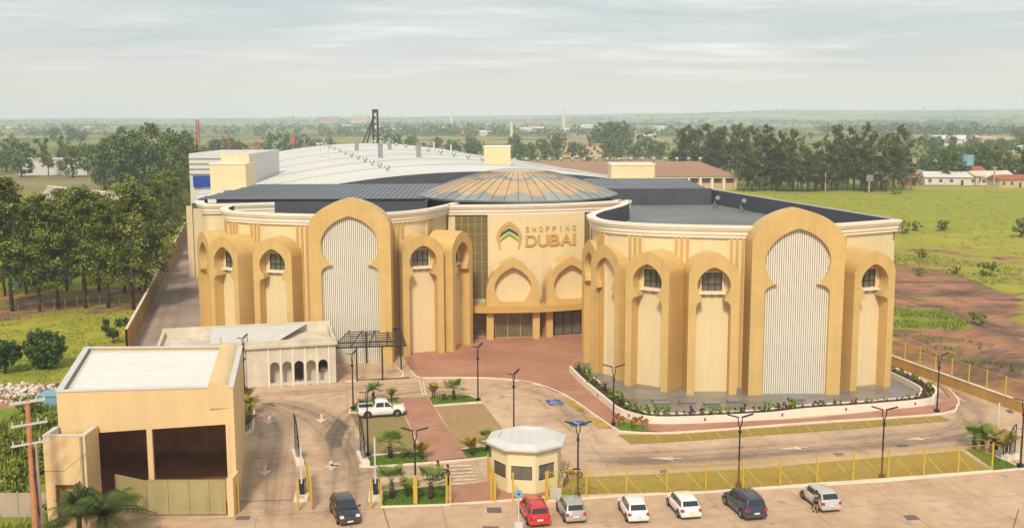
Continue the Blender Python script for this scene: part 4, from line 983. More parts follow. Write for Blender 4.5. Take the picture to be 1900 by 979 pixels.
mb = MB(); mb.prism(prof, 0, 14.2, axis='y'); o = mb.build('rounded_parapet', TAN, ga); o.location = (B_.x - 1.75, B_.y - .35, GH - 1.6); o.rotation_euler = (0, 0, math.atan2(-(C_ - B_).x, (C_ - B_).y))
mb = MB(); mb.box(-34.4, -31.3, 74.4, 74.65, 0, 6.9); o = mb
an = MB(); an.prism([(-34.4, 0), (-33.7, 0), (-33.7, 3.2), (-32.1, 3.2), (-32.1, 0), (-31.3, 0), (-31.3, 6.9), (-34.4, 6.9)], 74.4, 74.65, axis='y'); an.build('annex_front', TAN, ga)
for p, q in (((-31.3, 74.66), (-31.3, 76.9)), ((-34.4, 76.6), (-34.4, 74.66))): MB().loft([p, q], [(0, 0), (0, 6.898), (-.25, 6.898), (-.25, 0)]).build('annex_wall', TAN, ga)
MB().box(-34.1, -31.6, 74.7, 76.6, 6.2, 6.4).build('annex_roof', 'white', ga); MB().box(-34.1, -31.6, 74.9, 75, 0, 3.5).build('annex_back', 'wallgold', ga)
MB().loft([(-34.4, 76.6), (-34.4, 74.4), (-31.3, 74.4), (-31.3, 76.6)][::1], [(.03, 6.9), (.03, 6.98), (-.32, 6.98), (-.32, 6.9)]).build('coping', 'white', ga)
MB().cyl((-31.6, 74.3), .09, 0.2, 6.9, 8).build('conduit', 'pole', ga)
MB().box(-33.4, -33.28, 74.72, 74.82, .8, 2.9).build('red_pipe', 'crane_red', ga)
gt = thing('metal_gate', 'beige sheet-metal gate standing ajar before the dark garage bays', 'gate')
M['beige'] = mat('beige_sheet', (0.40, 0.335, 0.16), .6, .08, .5, 6, streak=.2)
gx = [-27.7, -26.1, -24.5, -23.0, -21.75]
for a, b in zip(gx, gx[1:]): MB().box(a + .02, b - .02, 76.45, 76.52, .1, 2.75).build('gate_panel', 'beige', gt)
for a, b in zip(gx[1:], gx[2:]): MB().box(a + .25, b - .25, 76.42, 76.448, .5, 1.9).build('gate_batten', 'beige', gt)
MB().box(-27.72, -21.6, 76.43, 76.54, 2.76, 2.82).build('gate_rail', 'beige', gt)
mb = MB(); fr = frame(-27.75, 76.6, math.radians(152)); mb.box(0, 3.4, -.03, .03, .1, 2.7, fr); mb.build('gate_leaf', 'beige', gt)
tag(MB().box(-21.58, -21.1, 76.2, 77.95, 0, 3.0).build('gate_pillar', TAN), 'narrow tan pillar at the right end of the beige gate', 'pillar')
# ================================================================== unfinished arcade building behind the garage
ub = thing('arcade_building', 'unfinished grey concrete building with five round arches beside the pergola', 'building', (-38.6, 111.6, 0), math.radians(14))
UL, UD, UH = 19.2, 8.5, 5.3
poly = [(0, 0), (UL, 0), (UL, UH - .75), (0, UH - .75)]; holes = []
for k in range(5):
    c = UL - 6.75 + k * 1.33; w = .52
    holes.append([(c + w, .45)] + [(c + w * math.cos(PI * i / 8), 2.35 + w * math.sin(PI * i / 8)) for i in range(9)] + [(c - w, .45)])
mb = MB(); mb.prism(poly, 0, .3, holes, 'y'); mb.build('front_wall', 'grey', ub)
for k in range(6): MB().box(UL - 7.415 + k * 1.33 - .08, UL - 7.415 + k * 1.33 + .08, -.08, .0, 0, UH - .76).build('pilaster', 'cornice', ub)
MB().box(-.2, UL + .2, -.35, .5, UH - .748, UH - .45).box(-.1, UL + .1, -.2, .3, UH - .449, UH).build('cornice', M['grey'], ub)
mb = MB(); mb.box(0, .3, .31, UD, 0, UH - .01).box(0, UL, UD, UD + .3, 0, UH + .3); mb.build('wall', 'grey', ub)
MB().box(UL - .3, UL, 3.5, UD, 0, UH - .01).box(UL - .3, UL, .31, 3.5, UH - .8, UH - .012).build('end_wall', 'grey', ub)
MB().box(.31, 8.5, .51, UD - .01, UH - .75, UH - .6).build('roof', 'grey', ub); MB().add([(5.5, .6, UH - .4), (12.5, .6, UH - .4), (16.5, UD - .1, UH + .1), (5.5, UD - .1, UH + .1)], [(0, 1, 2, 3)]).build('sheet_roof', 'white', ub)
MB().box(8.6, UL - .31, .51, UD - .01, UH - .9, UH - .76).build('roof', 'grey', ub)
for x0_, x1_ in ((UL - 7.4, UL - 4.75), (UL - 3.4, UL - 2.1)): MB().box(x0_, x1_, 1.35, 1.5, .1, UH - .95).build('brightening_wall', 'grey', ub)  # added pale walls that catch daylight and brighten three of the arches
for k in range(5): MB().box(1 + k * 2.8, 1.25 + k * 2.8, .55, .8, UH - .6, UH + .55).build('roof_stub', 'grey', ub)
MB().box(0, UL, .0, UD, .02, .1).build('floor', 'grey', ub)
for p, sz, l, m in (((-23.4, 118.6), (.7, .6, 1.4), 'white block stacked inside the third arch of the grey arcade', 'white'), ((-21.4, 118.2), (1.0, .7, .9), 'grey rubble heap inside the last arch of the arcade', 'grey')):
    b = MB(); b.box(-sz[0], sz[0], -sz[1], sz[1], 0, sz[2]).box(-sz[0] * .6, sz[0] * .5, -sz[1] * .7, sz[1] * .4, sz[2], sz[2] * 1.4); tag(b.build('building_block', m), l, 'block').location = (*p, .1)
# ---- pergola of black steel
pg = thing('steel_pergola', 'open black steel pergola frame before the left slatted screen', 'pergola')
c00, c10, c11, c01 = G(616, 645, 4.0), G(752, 640, 4.0), G(742, 609, 4.0), G(650, 612, 4.0)
def bil(u, v): p = (c00 * (1 - u) + c10 * u) * (1 - v) + (c01 * (1 - u) + c11 * u) * v; return (p.x, p.y, 4.0)
for i in range(9): mbp = MB(); mbp.tube([bil(-.02, i / 8), bil(1.02, i / 8)], .055 if i not in (0, 2, 8) else .11, 4); mbp.build('purlin', 'black', pg)
for i in range(5): mbp = MB(); mbp.tube([bil(i / 4, 0), bil(i / 4, 1)], .08, 4); mbp.build('beam', 'black', pg)
for u, v in ((.33, .0), (.68, .0), (.33, .9), (.68, .9), (.97, .5)):
    b = bil(u, v); MB().box(b[0] - .08, b[0] + .08, b[1] - .08, b[1] + .08, 0, 4.0).build('post', 'black', pg)
b0, b1 = bil(.68, 0), bil(.33, 0); MB().tube([(b1[0], b1[1], .12), (b0[0] + 3, b0[1] + .8, .12)], .06, 4).build('ground_rail', 'black', pg)
kerb('kerb', [(640, 708), (720, 703), (748, 699), (748, 692), (735, 682)], .2, .12)
# ================================================================== guard house
GC = Vector((1.15, 83.6)); RW, RE, GZ = 2.95, 3.42, 3.55
gh = thing('guard_house', 'octagonal cream guard kiosk with a white hipped roof at the entrance', 'kiosk')
a0 = math.radians(-90 - 32)
def octa(R): return [(GC.x + R * math.cos(a0 + PI / 4 * i), GC.y + R * math.sin(a0 + PI / 4 * i)) for i in range(8)]
ow = octa(RW); KC = mat('kiosk_paint', (0.80, 0.67, 0.40), .8, .04, .3, 7, streak=.05)
for i in range(8):
    p, q = Vector(ow[i]), Vector(ow[(i + 1) % 8]); d = q - p; L_ = d.length; rz = math.atan2(d.y, d.x)
    win = i in (7, 0, 1, 3, 5)
    mb = MB(); w0, w1 = (.3, L_ - .25) if i != 1 else (.35, L_ - .35)
    hs = [[(w0, 1.15), (w1, 1.15), (w1, 2.3), (w0, 2.3)]] if win else []
    mb.prism([(0.0, 0), (L_, 0), (L_, GZ), (0, GZ)], 0, .15, hs, 'y'); o = mb.build('wall', KC, gh); o.location = (p.x, p.y, 0); o.rotation_euler = (0, 0, rz)
    if win:
        f = MB(); f.box(w0, w1, -.02, .1, 1.1, 1.15).box(w0, w1, -.02, .1, 2.3, 2.34); f.build('window_frame', 'black' if i == 1 else 'cornice', o)
        MB().box(w0, w1, .07, .09, 1.152, 2.298).build('pane', mat('kiosk_glass', (0.10, 0.085, 0.05), .04, .3, 1.2, 4, spec=.9) if i == 7 else 'glass', o)
oe = octa(RE); oi_ = octa(2.35)
mb = MB(); mb.loft(octa(RW)[::1], [(.12, GZ - .35), (.2, GZ - .1)], True)
prof = [(RW - .05, GZ - .25), (RW + .15, GZ - .22), (RE, GZ + .05), (RE, GZ + .22), (2.65, GZ + .5), (2.4, GZ + .5), (2.36, GZ + .28)]
mb = MB()
for r_, z in prof: mb.v += [(x, y, z) for x, y in octa(r_)]
for k in range(len(prof) - 1):
    for i in range(8): j = (i + 1) % 8; mb.f.append((k * 8 + i, k * 8 + j, k * 8 + 8 + j, k * 8 + 8 + i)); mb.mi.append(0)
mb.build('eave', 'white', gh)
MB().prism(octa(2.37), GZ + .24, GZ + .3).build('roof', 'white', gh)
mb = MB()
for k in range(-2, 3): mb.box(GC.x + k * .8 - .03, GC.x + k * .8 + .03, GC.y - 1.8, GC.y + 1.8, GZ + .3, GZ + .36)
mb.build('roof_seam', 'cornice', gh)
ac = tag(MB().box(-.45, .45, -.18, .18, .1, .85).build('air_conditioner', 'white'), 'white air conditioner unit standing against the kiosk right side', 'air conditioner'); ac.location = (*G(1031, 925), 0)
MB().lathe((0, 0), [(.28, -.2), (.3, -.19), (.3, -.21)], 16).build('fan_grille', 'black', ac).rotation_euler = (PI / 2, 0, 0)
ac.children[0].location = (-.1, -.4 + .2, .47) if len(ac.children) else None
# ================================================================== street furniture
def lamp_proto():
    t = thing('street_lamp', '', 'street lamp')
    mb = MB(); mb.tube([(0, 0, .3), (0, 0, 5.0)], [.085, .06], 8); mb.build('pole', 'black', t)
    MB().box(-.2, .2, -.2, .2, 0, .32).build('base', 'black', t)
    for s in (-1, 1):
        MB().tube([(0, 0, 4.85), (s * .14, 0, 5.35), (s * .18, 0, 5.75)], .045, 6).build('arm', 'black', t)
        MB().box(s * .12 if s > 0 else -1.1, 1.1 if s > 0 else -.12, -.10, .10, 5.76, 5.84, Matrix.Translation((0, 0, 5.8)) @ Matrix.Rotation(-s * .28, 4, 'Y') @ Matrix.Translation((0, 0, -5.8))).build('lamp_head', 'black', t)
    MB().box(-.1, .1, -.1, .1, 4.5, 4.75).build('bracket', 'black', t)
    return t
lp = lamp_proto(); first = True
LAMPS = [((1738, 765), 15, 'black twin lamp post on the brick tip at the far right of the planter'), ((1635.5, 887), -5, 'black twin lamp post behind the fence right of the silver car with a person'),
         ((1370, 904), 5, 'black twin lamp post directly behind the dark blue wagon'), ((1138, 790), 0, 'black twin lamp post beside the yellow shrubs at the planter curve'),
         ((1072, 920), 0, 'black twin lamp post beside the kiosk and the leaning bicycle'), ((953.5, 806), 62, 'black twin lamp post rising behind the white kiosk roof'),
         ((887, 744.5), 62, 'black twin lamp post at the tip of the small upper lawn'), ((771.5, 934), 0, 'black twin lamp post with a yellow sheath in the front lawn'),
         ((683, 847), 66, 'black twin lamp post in front of the white pickup'), ((655.5, 760), 70, 'black twin lamp post at the left end behind the white pickup'),
         ((449.5, 781), 75, 'black twin lamp post in the planting beside the garage wall'), ((454, 724), 75, 'black twin lamp post near the grey arcade wall'),
         ((1893, 867), 8, 'black twin lamp post by the exit barrier at the right edge')]
for (p, r, l) in LAMPS:
    g = G(*p); o = lp if first else copy_tree(lp); first = False
    o.location = (g.x, g.y, 0.05); o.rotation_euler = (0, 0, math.radians(r)); o['label'] = l; o['group'] = 'black twin-head lamp posts'
for (px, l) in (((771.5, 934), 'yellow sheath'),):
    g = G(*px); tag(MB().box(-.16, .16, -.2, -.09, 0, 2.35).build('gate_post', 'yellow'), 'yellow steel post clamped to the lamp post in the front lawn', 'post', 'yellow gate posts').location = (g.x, g.y - .12, .05)
def ypost(p, l, h=2.3, w=.07):
    g = G(*p); o = MB().box(-w, w, -w, w, 0, h).box(-w * 1.2, w * 1.2, -w * 1.2, w * 1.2, h, h + .05).build('gate_post', 'yellow'); o.location = (g.x, g.y, 0); tag(o, l, 'post', 'yellow gate posts'); return g
for p, l in (((438, 951), 'left one of two yellow posts at the garage gate pillar'), ((443, 950), 'right one of two yellow posts at the garage gate pillar'), ((553, 947), 'yellow post left of the ticket island'),
             ((689, 944), 'yellow post beside the right barrier box'), ((707, 940), 'yellow post at the left corner of the front lawn'), ((829, 935), 'left one of the yellow pair at the brick walk'), ((836, 935), 'right one of the yellow pair at the brick walk'),
             ((912, 931), 'left yellow post at the kiosk gate'), ((919, 931), 'right yellow post at the kiosk gate'), ((952, 930), 'yellow post in front of the kiosk left window'), ((1013, 928), 'yellow post in front of the kiosk right corner')): ypost(p, l)
def gate_leaf(a, b, l):
    p, q = G(*a), G(*b); r = thing('swing_gate', l, 'gate', (p.x, p.y, 0), math.atan2((q - p).y, (q - p).x)); L_ = (q - p).length
    MB().box(0, L_, -.04, .04, .2, .28).box(0, L_, -.04, .04, 2.1, 2.18).box(0, .08, -.04, .04, .281, 2.099).box(L_ - .08, L_, -.04, .04, .281, 2.099).build('gate_frame', 'yellow', r)
    for i in range(1, int(L_ / .16)): MB().box(i * .16 - .02, i * .16 + .02, -.02, .02, .281, 2.099).build('gate_bar', 'yellow', r)
gate_leaf((579, 947), (569, 893), 'open yellow bar gate folded back beside the ticket island'); gate_leaf((916, 931), (905, 888), 'open yellow bar gate folded back against the kiosk'); gate_leaf((445, 948), (441, 915), 'open yellow bar gate folded back along the garage side')
def barrier(px, l, rz, boom=3.2, signed=False):
    g = G(*px); r = thing('parking_barrier', l, 'barrier', (g.x, g.y, 0), rz)
    MB().prism([(-.55, -1.0), (.55, -1.0), (.55, 1.2), (-.55, 1.2)], 0, .16).build('island', 'kerb', r)
    MB().box(-.2, .2, .2, .55, .16, 1.25).box(-.24, .24, .15, .6, 1.25, 1.32).build('cabinet', 'black', r)
    MB().box(-.06, .06, .1, .19, 1.1, 1.1 + boom).build('boom', 'white', r)
    MB().tube([(.3, .4, .16), (.3, .4, 1.5), (.3, .1, 1.7)], .035, 5).build('reader_stand', 'black', r)
    if signed:
        s = MB()
        for k in range(3): s.box(-.3 + .05 * k, .3 - .05 * k, -.75 + k * .25, -.68 + k * .25, .165, .17)
        s.build('island_mark', 'lid', r)
barrier((560, 922), 'parking barrier with raised white boom on the marked island left of the dark car', 0.1, 3.0, True); barrier((697, 922), 'parking barrier with raised white boom at the front lawn corner', 0.1, 3.8); barrier((1850, 838), 'parking barrier with tall white boom by the right exit palms', 0.1, 3.4)
def lattice(a, b, h, l, flip=False):
    p, q = G(*a), G(*b); r = thing('arch_screen', l, 'screen', (p.x, p.y, 0), math.atan2((q - p).y, (q - p).x)); L_ = (q - p).length
    MB().box(-.3, L_ + .3, -.35, .35, 0, .45).build('plinth', 'kerb', r)
    def arc(t): return (L_ * math.sin(t), h * math.cos(t) + .45)
    pts = [arc(PI / 2 * i / 12 * .94) for i in range(13)]
    if flip: pts = [(L_ - x, z) for x, z in pts]
    xv = 0 if not flip else L_
    MB().tube([(xv, 0, .45), (xv, 0, h + .45)], .05, 5).build('upright', 'black', r)
    MB().tube([(x, 0, z) for x, z in pts], .05, 5).build('arc_bar', 'black', r)
    for k in (3, 6, 9):
        MB().tube([(xv, 0, .45 + h * (1 - k / 12) * .9), (pts[k][0], 0, pts[k][1])], .03, 4).build('lattice_bar', 'black', r)
        MB().tube([(pts[k][0], 0, pts[k][1]), (xv + (pts[min(12, k + 3)][0] - xv) * .5, 0, .45)], .03, 4).build('lattice_bar', 'black', r)
    MB().box(L_ * .35, L_ * .75, -.12, .12, .45, 1.75).build('ticket_box', 'steelgrey', r)
lattice((548, 842), (556, 862), 3.3, 'black quarter-arch lattice on a white plinth in mid driveway'); lattice((669, 846), (678, 864), 3.3, 'black quarter-arch lattice at the left lawn corner by the lamp'); lattice((1868, 852), (1882, 849), 2.6, 'black quarter-arch lattice by the right exit', True)
sp_ = Vector((.42, 70.3)); sg = thing('street_sign', 'thin white pole with a pale blue disc in front of the red car', 'sign', (sp_.x, sp_.y, 0))
MB().cyl((0, 0), .05, 0, 3.9, 8).build('pole', 'white', sg); mb = MB(); mb.tube([(0, -.09, 3.95), (0, -.03, 3.95)], .3, 16); mb.build('disc', 'lightblue', sg); mb = MB(); mb.tube([(0, -.12, 3.95), (0, -.095, 3.95)], .09, 10); mb.build('disc_centre', 'blue', sg); MB().box(-.28, .28, -.1, .1, 1.45, 1.85).build('meter_box', 'white', sg)
# ---- utility pole with cross arms and wires
up = thing('utility_pole', 'orange concrete utility pole with three white cross arms at bottom left', 'utility pole', (-34.0, 71.6, 0))
MB().tube([(0, 0, 0), (0, 0, 10.4)], [.26, .15], 10).build('pole', 'poleorange', up); MB().tube([(.38, .1, 0), (.33, .1, 7.2)], [.14, .11], 8).build('stay_pole', 'pole', up)
ca = math.radians(38)
for z, w in ((10.2, 1.15), (8.6, 1.2), (7.2, 1.25)):
    for s in ((-.12, .12) if z > 10 else (-.12,)): MB().box(-w, w, s - .05, s + .05, z, z + .14, Matrix.Rotation(ca, 4, 'Z')).build('cross_arm', 'white', up)
    for k in (-.9, -.4, .5, .95):
        q = Matrix.Rotation(ca, 3, 'Z') @ Vector((k * w, -.12, 0)); MB().cyl((q.x, q.y), .05, z + .14, z + .38, 6).build('insulator', 'white', up)
MB().tube([(.3, 0, 7), (.25, -.25, 5), (.35, -.15, 3), (.3, -.2, 0)], .03, 4).build('cable', 'black', up); MB().tube([(.2, -.2, 7), (.35, -.2, 4), (.42, -.15, 1)], .025, 4).build('cable', 'black', up)
MB().box(-.22, .22, -.2, .2, 5.0, 5.05).box(-.24, .24, -.22, .22, 2.6, 2.65).build('pole_band', 'steelgrey', up)
wv = MB(); wv.tube([(2.7, 2.75, 5.6), (1.6, 1.5, 4.7), (.3, 0, 5.2)], .018, 3); wv.build('service_wire', 'black', up)
pw = thing('precast_wall', 'pale precast panel wall at the bottom left corner', 'wall')
for k in range(4):
    x = -41.5 + k * 2.05; MB().box(x, x + 1.95, 76.2, 76.32, 0, 1.9).build('wall_panel', 'pole', pw); MB().box(x - .1, x + .0, 76.15, 76.38, 0, 2.0).build('post', 'pole', pw)
# ---- wire fence under the pines, far fence and marker poles
def stakes(label, a, b, n, h, r, m='pole', wires=2):
    t = thing('wire_fence', label, 'fence'); p, q = G(*a), G(*b); sm = MB().cyl((0, 0), r, 0, h, 6).mesh('post', m); ps = []
    for i in range(n):
        c = p + (q - p) * (i / (n - 1)) + Vector((0, random.uniform(-.4, .4))); ps.append(c); place(sm, 'post', t, loc=(c.x, c.y, 0), scale=(1, 1, random.uniform(.92, 1.06)))
    for k in range(wires): MB().tube([(c.x, c.y, h * (.45 + .45 * k)) for c in ps], .015, 3).build('wire', 'steelgrey', t)
stakes('pale post and wire fence below the left pine row', (-30, 600), (262, 563), 15, 2.3, .065, 'barkpale'); stakes('pale post fence along the foot of the eucalyptus grove', (1385, 353), (1690, 351.5), 30, 4.2, .22); stakes('thin post fence at the back of the green field on the right', (1700, 354), (1990, 357), 12, 3.2, .14)
for px, py, h, l in ((1531, 355, 8, 'tall pale pole before the eucalyptus grove'), (1612, 358, 5, 'short pole with a blue and white sign before the eucalyptus'), (1843, 357, 10, 'pale utility pole beside the white-roofed house')):
    g = G(px, py); t = thing('marker_pole', l, 'pole', (g.x, g.y, 0)); MB().cyl((0, 0), .3, 0, h, 6).build('pole', 'pole', t)
    if px == 1612: MB().box(-1.3, 1.3, -.4, -.25, h - .5, h + 2.0).build('sign_plate', 'steelgrey', t)
    elif px == 1843: MB().box(-1.2, 1.2, -.1, .1, h - .7, h - .4).build('cross_arm', 'pole', t)
# ================================================================== vehicles
def paint(name, col, metal=0.0):
    m, nt, N, L, b = newmat(name); v = N.new('ShaderNodeTexCoord').outputs['Object']
    c = ramp(N, L, nz(N, L, v, 2.0, 4), [(0.3, sc(col, .9)), (0.7, sc(col, 1.06))])
    sp = N.new('ShaderNodeSeparateXYZ'); L.new(v, sp.inputs[0])
    dust = N.new('ShaderNodeMapRange'); L.new(sp.outputs[2], dust.inputs[0]); dust.inputs[1].default_value = .2; dust.inputs[2].default_value = .6; dust.inputs[3].default_value = .35; dust.inputs[4].default_value = 0
    L.new(mixc(N, L, dust.outputs[0], c, (.30, .20, .13)), b.inputs['Base Color'])
    b.inputs['Roughness'].default_value = .24; b.inputs['Metallic'].default_value = metal; b.inputs['Coat Weight'].default_value = .7; b.inputs['Coat Roughness'].default_value = .06
    return m
M['p_red'] = paint('red_paint', (.58, .012, .012)); M['p_silver'] = paint('silver_paint', (.46, .43, .40), .3); M['p_white'] = paint('white_car_paint', (.80, .78, .75))
M['p_blue'] = paint('dark_blue_paint', (.035, .05, .10), .3); M['p_dark'] = paint('charcoal_paint', (.022, .027, .035), .3); M['p_lsilver'] = paint('light_silver_paint', (.58, .56, .53), .2)
M['carglass'] = flat('car_glass', (.018, .022, .026), .05, spec=.9)
M['taillight'] = flat('red_lens', (.50, .01, .03), .2, coat=.5); M['headlight'] = flat('clear_lens', (.75, .75, .72), .12, spec=.8, coat=.5); M['plate'] = flat('number_plate', (.72, .70, .64), .5); M['rim'] = flat('alloy_rim', (.42, .42, .42), .35, .7); M['trim'] = flat('grey_trim', (.06, .06, .065), .6)
TYR = MB(); TYR.lathe((0, 0), [(.19, -.1), (.28, -.1), (.31, -.06), (.31, .06), (.28, .1), (.19, .1)], 20); TYM = TYR.mesh('tyre', 'rubber', smooth=True)
RM = MB(); RM.lathe((0, 0), [(.01, .085), (.05, .09), (.07, .07), (.17, .06), (.2, .095), (.2, -.05)], 20)
for k in range(5):
    a = 2 * PI * k / 5; RM.box(.05, .19, -.03, .03, .06, .085, Matrix.Rotation(a, 4, 'Z'))
RMM = RM.mesh('rim', 'rim', smooth=False)
def bev(mb, name, mats, off, seg=2, smooth=True):
    me = mb.mesh(name, mats); bm = bmesh.new(); bm.from_mesh(me); bmesh.ops.remove_doubles(bm, verts=bm.verts, dist=.001)
    bmesh.ops.bevel(bm, geom=[e for e in bm.edges if e.calc_face_angle(0) > .3], offset=off, segments=seg, affect='EDGES', profile=.6); bm.to_mesh(me); bm.free()
    if smooth: me.polygons.foreach_set('use_smooth', [True] * len(me.polygons))
    return me
def quad(mb, a, b, c, d, t=.012):
    a, b, c, d = map(Vector, (a, b, c, d)); n = (b - a).cross(d - a).normalized() * t
    mb.add([a, b, c, d, a + n, b + n, c + n, d + n], [(4, 5, 6, 7), (0, 1, 5, 4), (1, 2, 6, 5), (2, 3, 7, 6), (3, 0, 4, 7)])
def car(label, left_front, left_rear, mtl, L=3.9, Wd=1.68, H=1.5, belt=.92, hood=.95, nose=.66, wind=.62, rtop=.42, rbase=.06, group='cars parked along the front kerb', rails=False, side='L', wb=None, pickup=False, cladding=False, wr=.31, tail=None, near_rear_label=None, notch=0.0):
    pf, pr = G(*left_front), G(*left_rear); d = (pf - pr).normalized(); nl = Vector((-d.y, d.x)) * (1 if side == 'L' else -1)
    c = (pf + pr) / 2 - nl * (Wd / 2 - .12); rz = math.atan2(d.y, d.x)
    t = thing('parked_car' if not pickup else 'pickup_truck', label, 'car' if not pickup else 'pickup truck', (c.x, c.y, 0.02), rz, group)
    wb = wb or L * .62; h = L / 2; w = Wd / 2; g = .2
    # lower body: stations along x (x, half width, floor, side top, centre top)
    wx = h - hood
    st = [(-h, w * .80, g + .2, belt * .66, belt * .70), (-h + .05, w * .90, g + .08, belt * .92, belt * .97), (-h + .35, w * .97, g, belt, belt + .02), (-h + 1.0, w, g, belt, belt + .02), (0, w, g, belt - .03, belt), (wx - .1, w, g, belt - .05, belt + .0),
          (wx + .25, w * .98, g, belt - .10, belt - .02), (h - .3, w * .93, g, nose + .04, nose + .12), (h - .08, w * .82, g + .05, nose - .06, nose), (h, w * .62, g + .12, nose - .2, nose - .16)]
    if pickup: st[0] = (-h, w * .93, g + .15, belt * .96, belt * .98); st[1] = (-h + .06, w * .97, g + .1, belt, belt)
    mb = MB(); k = 9
    for x, ww, zb, zs, zc in st:
        sec = [(ww * .9, zb), (ww * .985, zb + .12), (ww, (zb + zs) / 2), (ww * .97, zs - .06), (ww * .86, zs)]
        mb.v += [(x, y, z) for y, z in sec]; mb.v += [(x, 0, zc)]; mb.v += [(x, -y, z) for y, z in reversed(sec)]
    k = 11
    for i in range(len(st) - 1):
        for a in range(k - 1): mb.f.append((i * k + a, i * k + a + 1, (i + 1) * k + a + 1, (i + 1) * k + a)); mb.mi.append(0)
        mb.f.append((i * k + k - 1, i * k, (i + 1) * k, (i + 1) * k + k - 1)); mb.mi.append(0)
    mb.f += [tuple(range(k)), tuple((len(st) - 1) * k + a for a in reversed(range(k)))]; mb.mi += [0, 0]
    mb.build('body', mtl, t, smooth=True)
    # cabin
    xf, xft = wx + .02, wx - wind; xrt, xr = -h + rtop, -h + rbase
    if pickup: xr, xrt = -h + 1.55, -h + 1.75
    if notch: xr, xrt = -h + notch, -h + notch + .45
    zb, zt = belt - .06, H; wt = w * .74; wbm = w * .90
    ww_ = lambda z: wbm + (wt - wbm) * (z - zb) / (zt - zb)
    cab = MB(); xm = (xft + xrt) / 2
    cab.add([(xr, wbm, zb), (xf, wbm * .96, zb), (xft, wt * .96, zt - .05), (xm, wt, zt), (xrt, wt * .95, zt - .06), (xr, -wbm, zb), (xf, -wbm * .96, zb), (xft, -wt * .96, zt - .05), (xm, -wt, zt), (xrt, -wt * .95, zt - .06)],
            [(0, 1, 2, 3, 4), (9, 8, 7, 6, 5), (1, 6, 7, 2), (2, 7, 8, 3), (3, 8, 9, 4), (4, 9, 5, 0)])
    place(bev(cab, 'cabin', mtl, .07), 'cabin', t)
    def P(x, s, z): return (x, s * (ww_(z) + .004), z)
    z0, z1 = belt + .03, H - .16
    def xfront(z): return xf + (xft - xf) * (z - zb) / (zt - .05 - zb)
    def xrear(z): return xr + (xrt - xr) * (z - zb) / (zt - .06 - zb)
    mid = (xf + xr) / 2 - .05 if not pickup else (xf + xr) / 2
    for s in (1, -1):
        segs = [(mid + .06, None)]; 
        for xa, xb in ((mid + .05, 'F'), ('M', mid - .05)):
            q = MB()
            if xb == 'F': pts = [P(xa, s, z0), P(xfront(z0) - .16, s, z0), P(xfront(z1) - .12, s, z1), P(xa, s, z1)]
            else:
                back = .55 if (L > 4.1 and not pickup and not notch) else .14
                pts = [P(xrear(z0) + back, s, z0 + .01), P(xb, s, z0), P(xb, s, z1), P(xrear(z1) + back * .8, s, z1 - .02)]
            if s < 0: pts = pts[::-1]
            quad(q, *pts, t=-.012); q.build('side_window', 'carglass', t)
            if xb != 'F' and back == .55:
                q = MB(); pts = [P(xrear(z0) + .16, s, z0 + .03), P(xrear(z0) + .5, s, z0 + .01), P(xrear(z1) + .4, s, z1 - .02), P(xrear(z1) + .14, s, z1 - .05)]
                if s < 0: pts = pts[::-1]
                quad(q, *pts, t=-.012); q.build('side_window', 'carglass', t)
        MB().tube([(xf - .28, s * (wbm), belt + .02), (xf - .3, s * (w + .14), belt + .08)], .05, 6).box(xf - .36, xf - .24, s * w + (.02 if s > 0 else -.2), s * w + (.2 if s > 0 else -.02), belt + .02, belt + .15).build('wing_mirror', mtl if not cladding else 'trim', t)
        for hx in (mid - .3, mid + .65): MB().box(hx - .09, hx + .09, s * w - .01 if s > 0 else -w - .012, s * w + .012 if s > 0 else -w + .01, belt - .17, belt - .13).build('door_handle', mtl, t)
        MB().box(-wb / 2 + .4, wb / 2 - .4, s * w * .97 if s > 0 else -w * .99, s * w * .99 if s > 0 else -w * .97, g - .02, g + .10).build('sill', 'trim', t)
        for hx in (mid, xfront(z0) - .06, mid - .95 if L > 3.7 else mid - .85): MB().box(hx - .008, hx + .008, s * w * .985 - .004, s * w * .985 + .006, g + .2, belt - .1).build('door_seam', 'trim', t)
    def glassq(name, xa, xb, za, zb_, k=.86, fwd=True):
        q = MB(); a = ww_(za) * k; b = ww_(zb_) * k
        pts = [(xa, a, za), (xa, -a, za), (xb, -b, zb_), (xb, b, zb_)]
        if not fwd: pts = pts[::-1]
        quad(q, *pts, t=-.02 if not fwd else -.02); q.build(name, 'carglass', t)
    za, zb2 = belt + .04, H - .12
    glassq('windscreen', xfront(za) + .012, xfront(zb2) + .012, za, zb2, .92)
    glassq('rear_window', xrear(za + .06) - .012, xrear(zb2) - .012, za + .06, zb2 - .02, .84, False)
    # lamps, bumpers, plates, grille
    for s in (1, -1):
        zl = belt * .86
        MB().box(-h - .012, -h + .22, s * w * .66 if s > 0 else -w * .93, s * w * .93 if s > 0 else -w * .66, zl - .14, zl + .06).build('taillight', 'taillight', t)
        MB().box(h - .28, h - .05, s * w * .52 if s > 0 else -w * .86, s * w * .86 if s > 0 else -w * .52, nose - .10, nose + .045).build('headlight', 'headlight', t)
    place(bev(MB().box(-h - .05, -h + .25, -w * .93, w * .93, g + .05, g + .32), 'rear_bumper', mtl if not cladding else 'trim', .05), 'rear_bumper', t)
    place(bev(MB().box(h - .3, h + .03, -w * .90, w * .90, g + .02, g + .28), 'front_bumper', mtl if not cladding else 'trim', .05), 'front_bumper', t)
    MB().box(h - .08, h + .012, -w * .45, w * .45, nose - .18, nose - .07).build('grille', 'trim', t)
    MB().box(-h - .065, -h - .02, -.22, .22, g + .34 if not pickup else g + .2, g + .46 if not pickup else g + .32).build('rear_plate', 'plate', t); MB().box(h + .02, h + .045, -.22, .22, g + .1, g + .22).build('front_plate', 'plate', t)
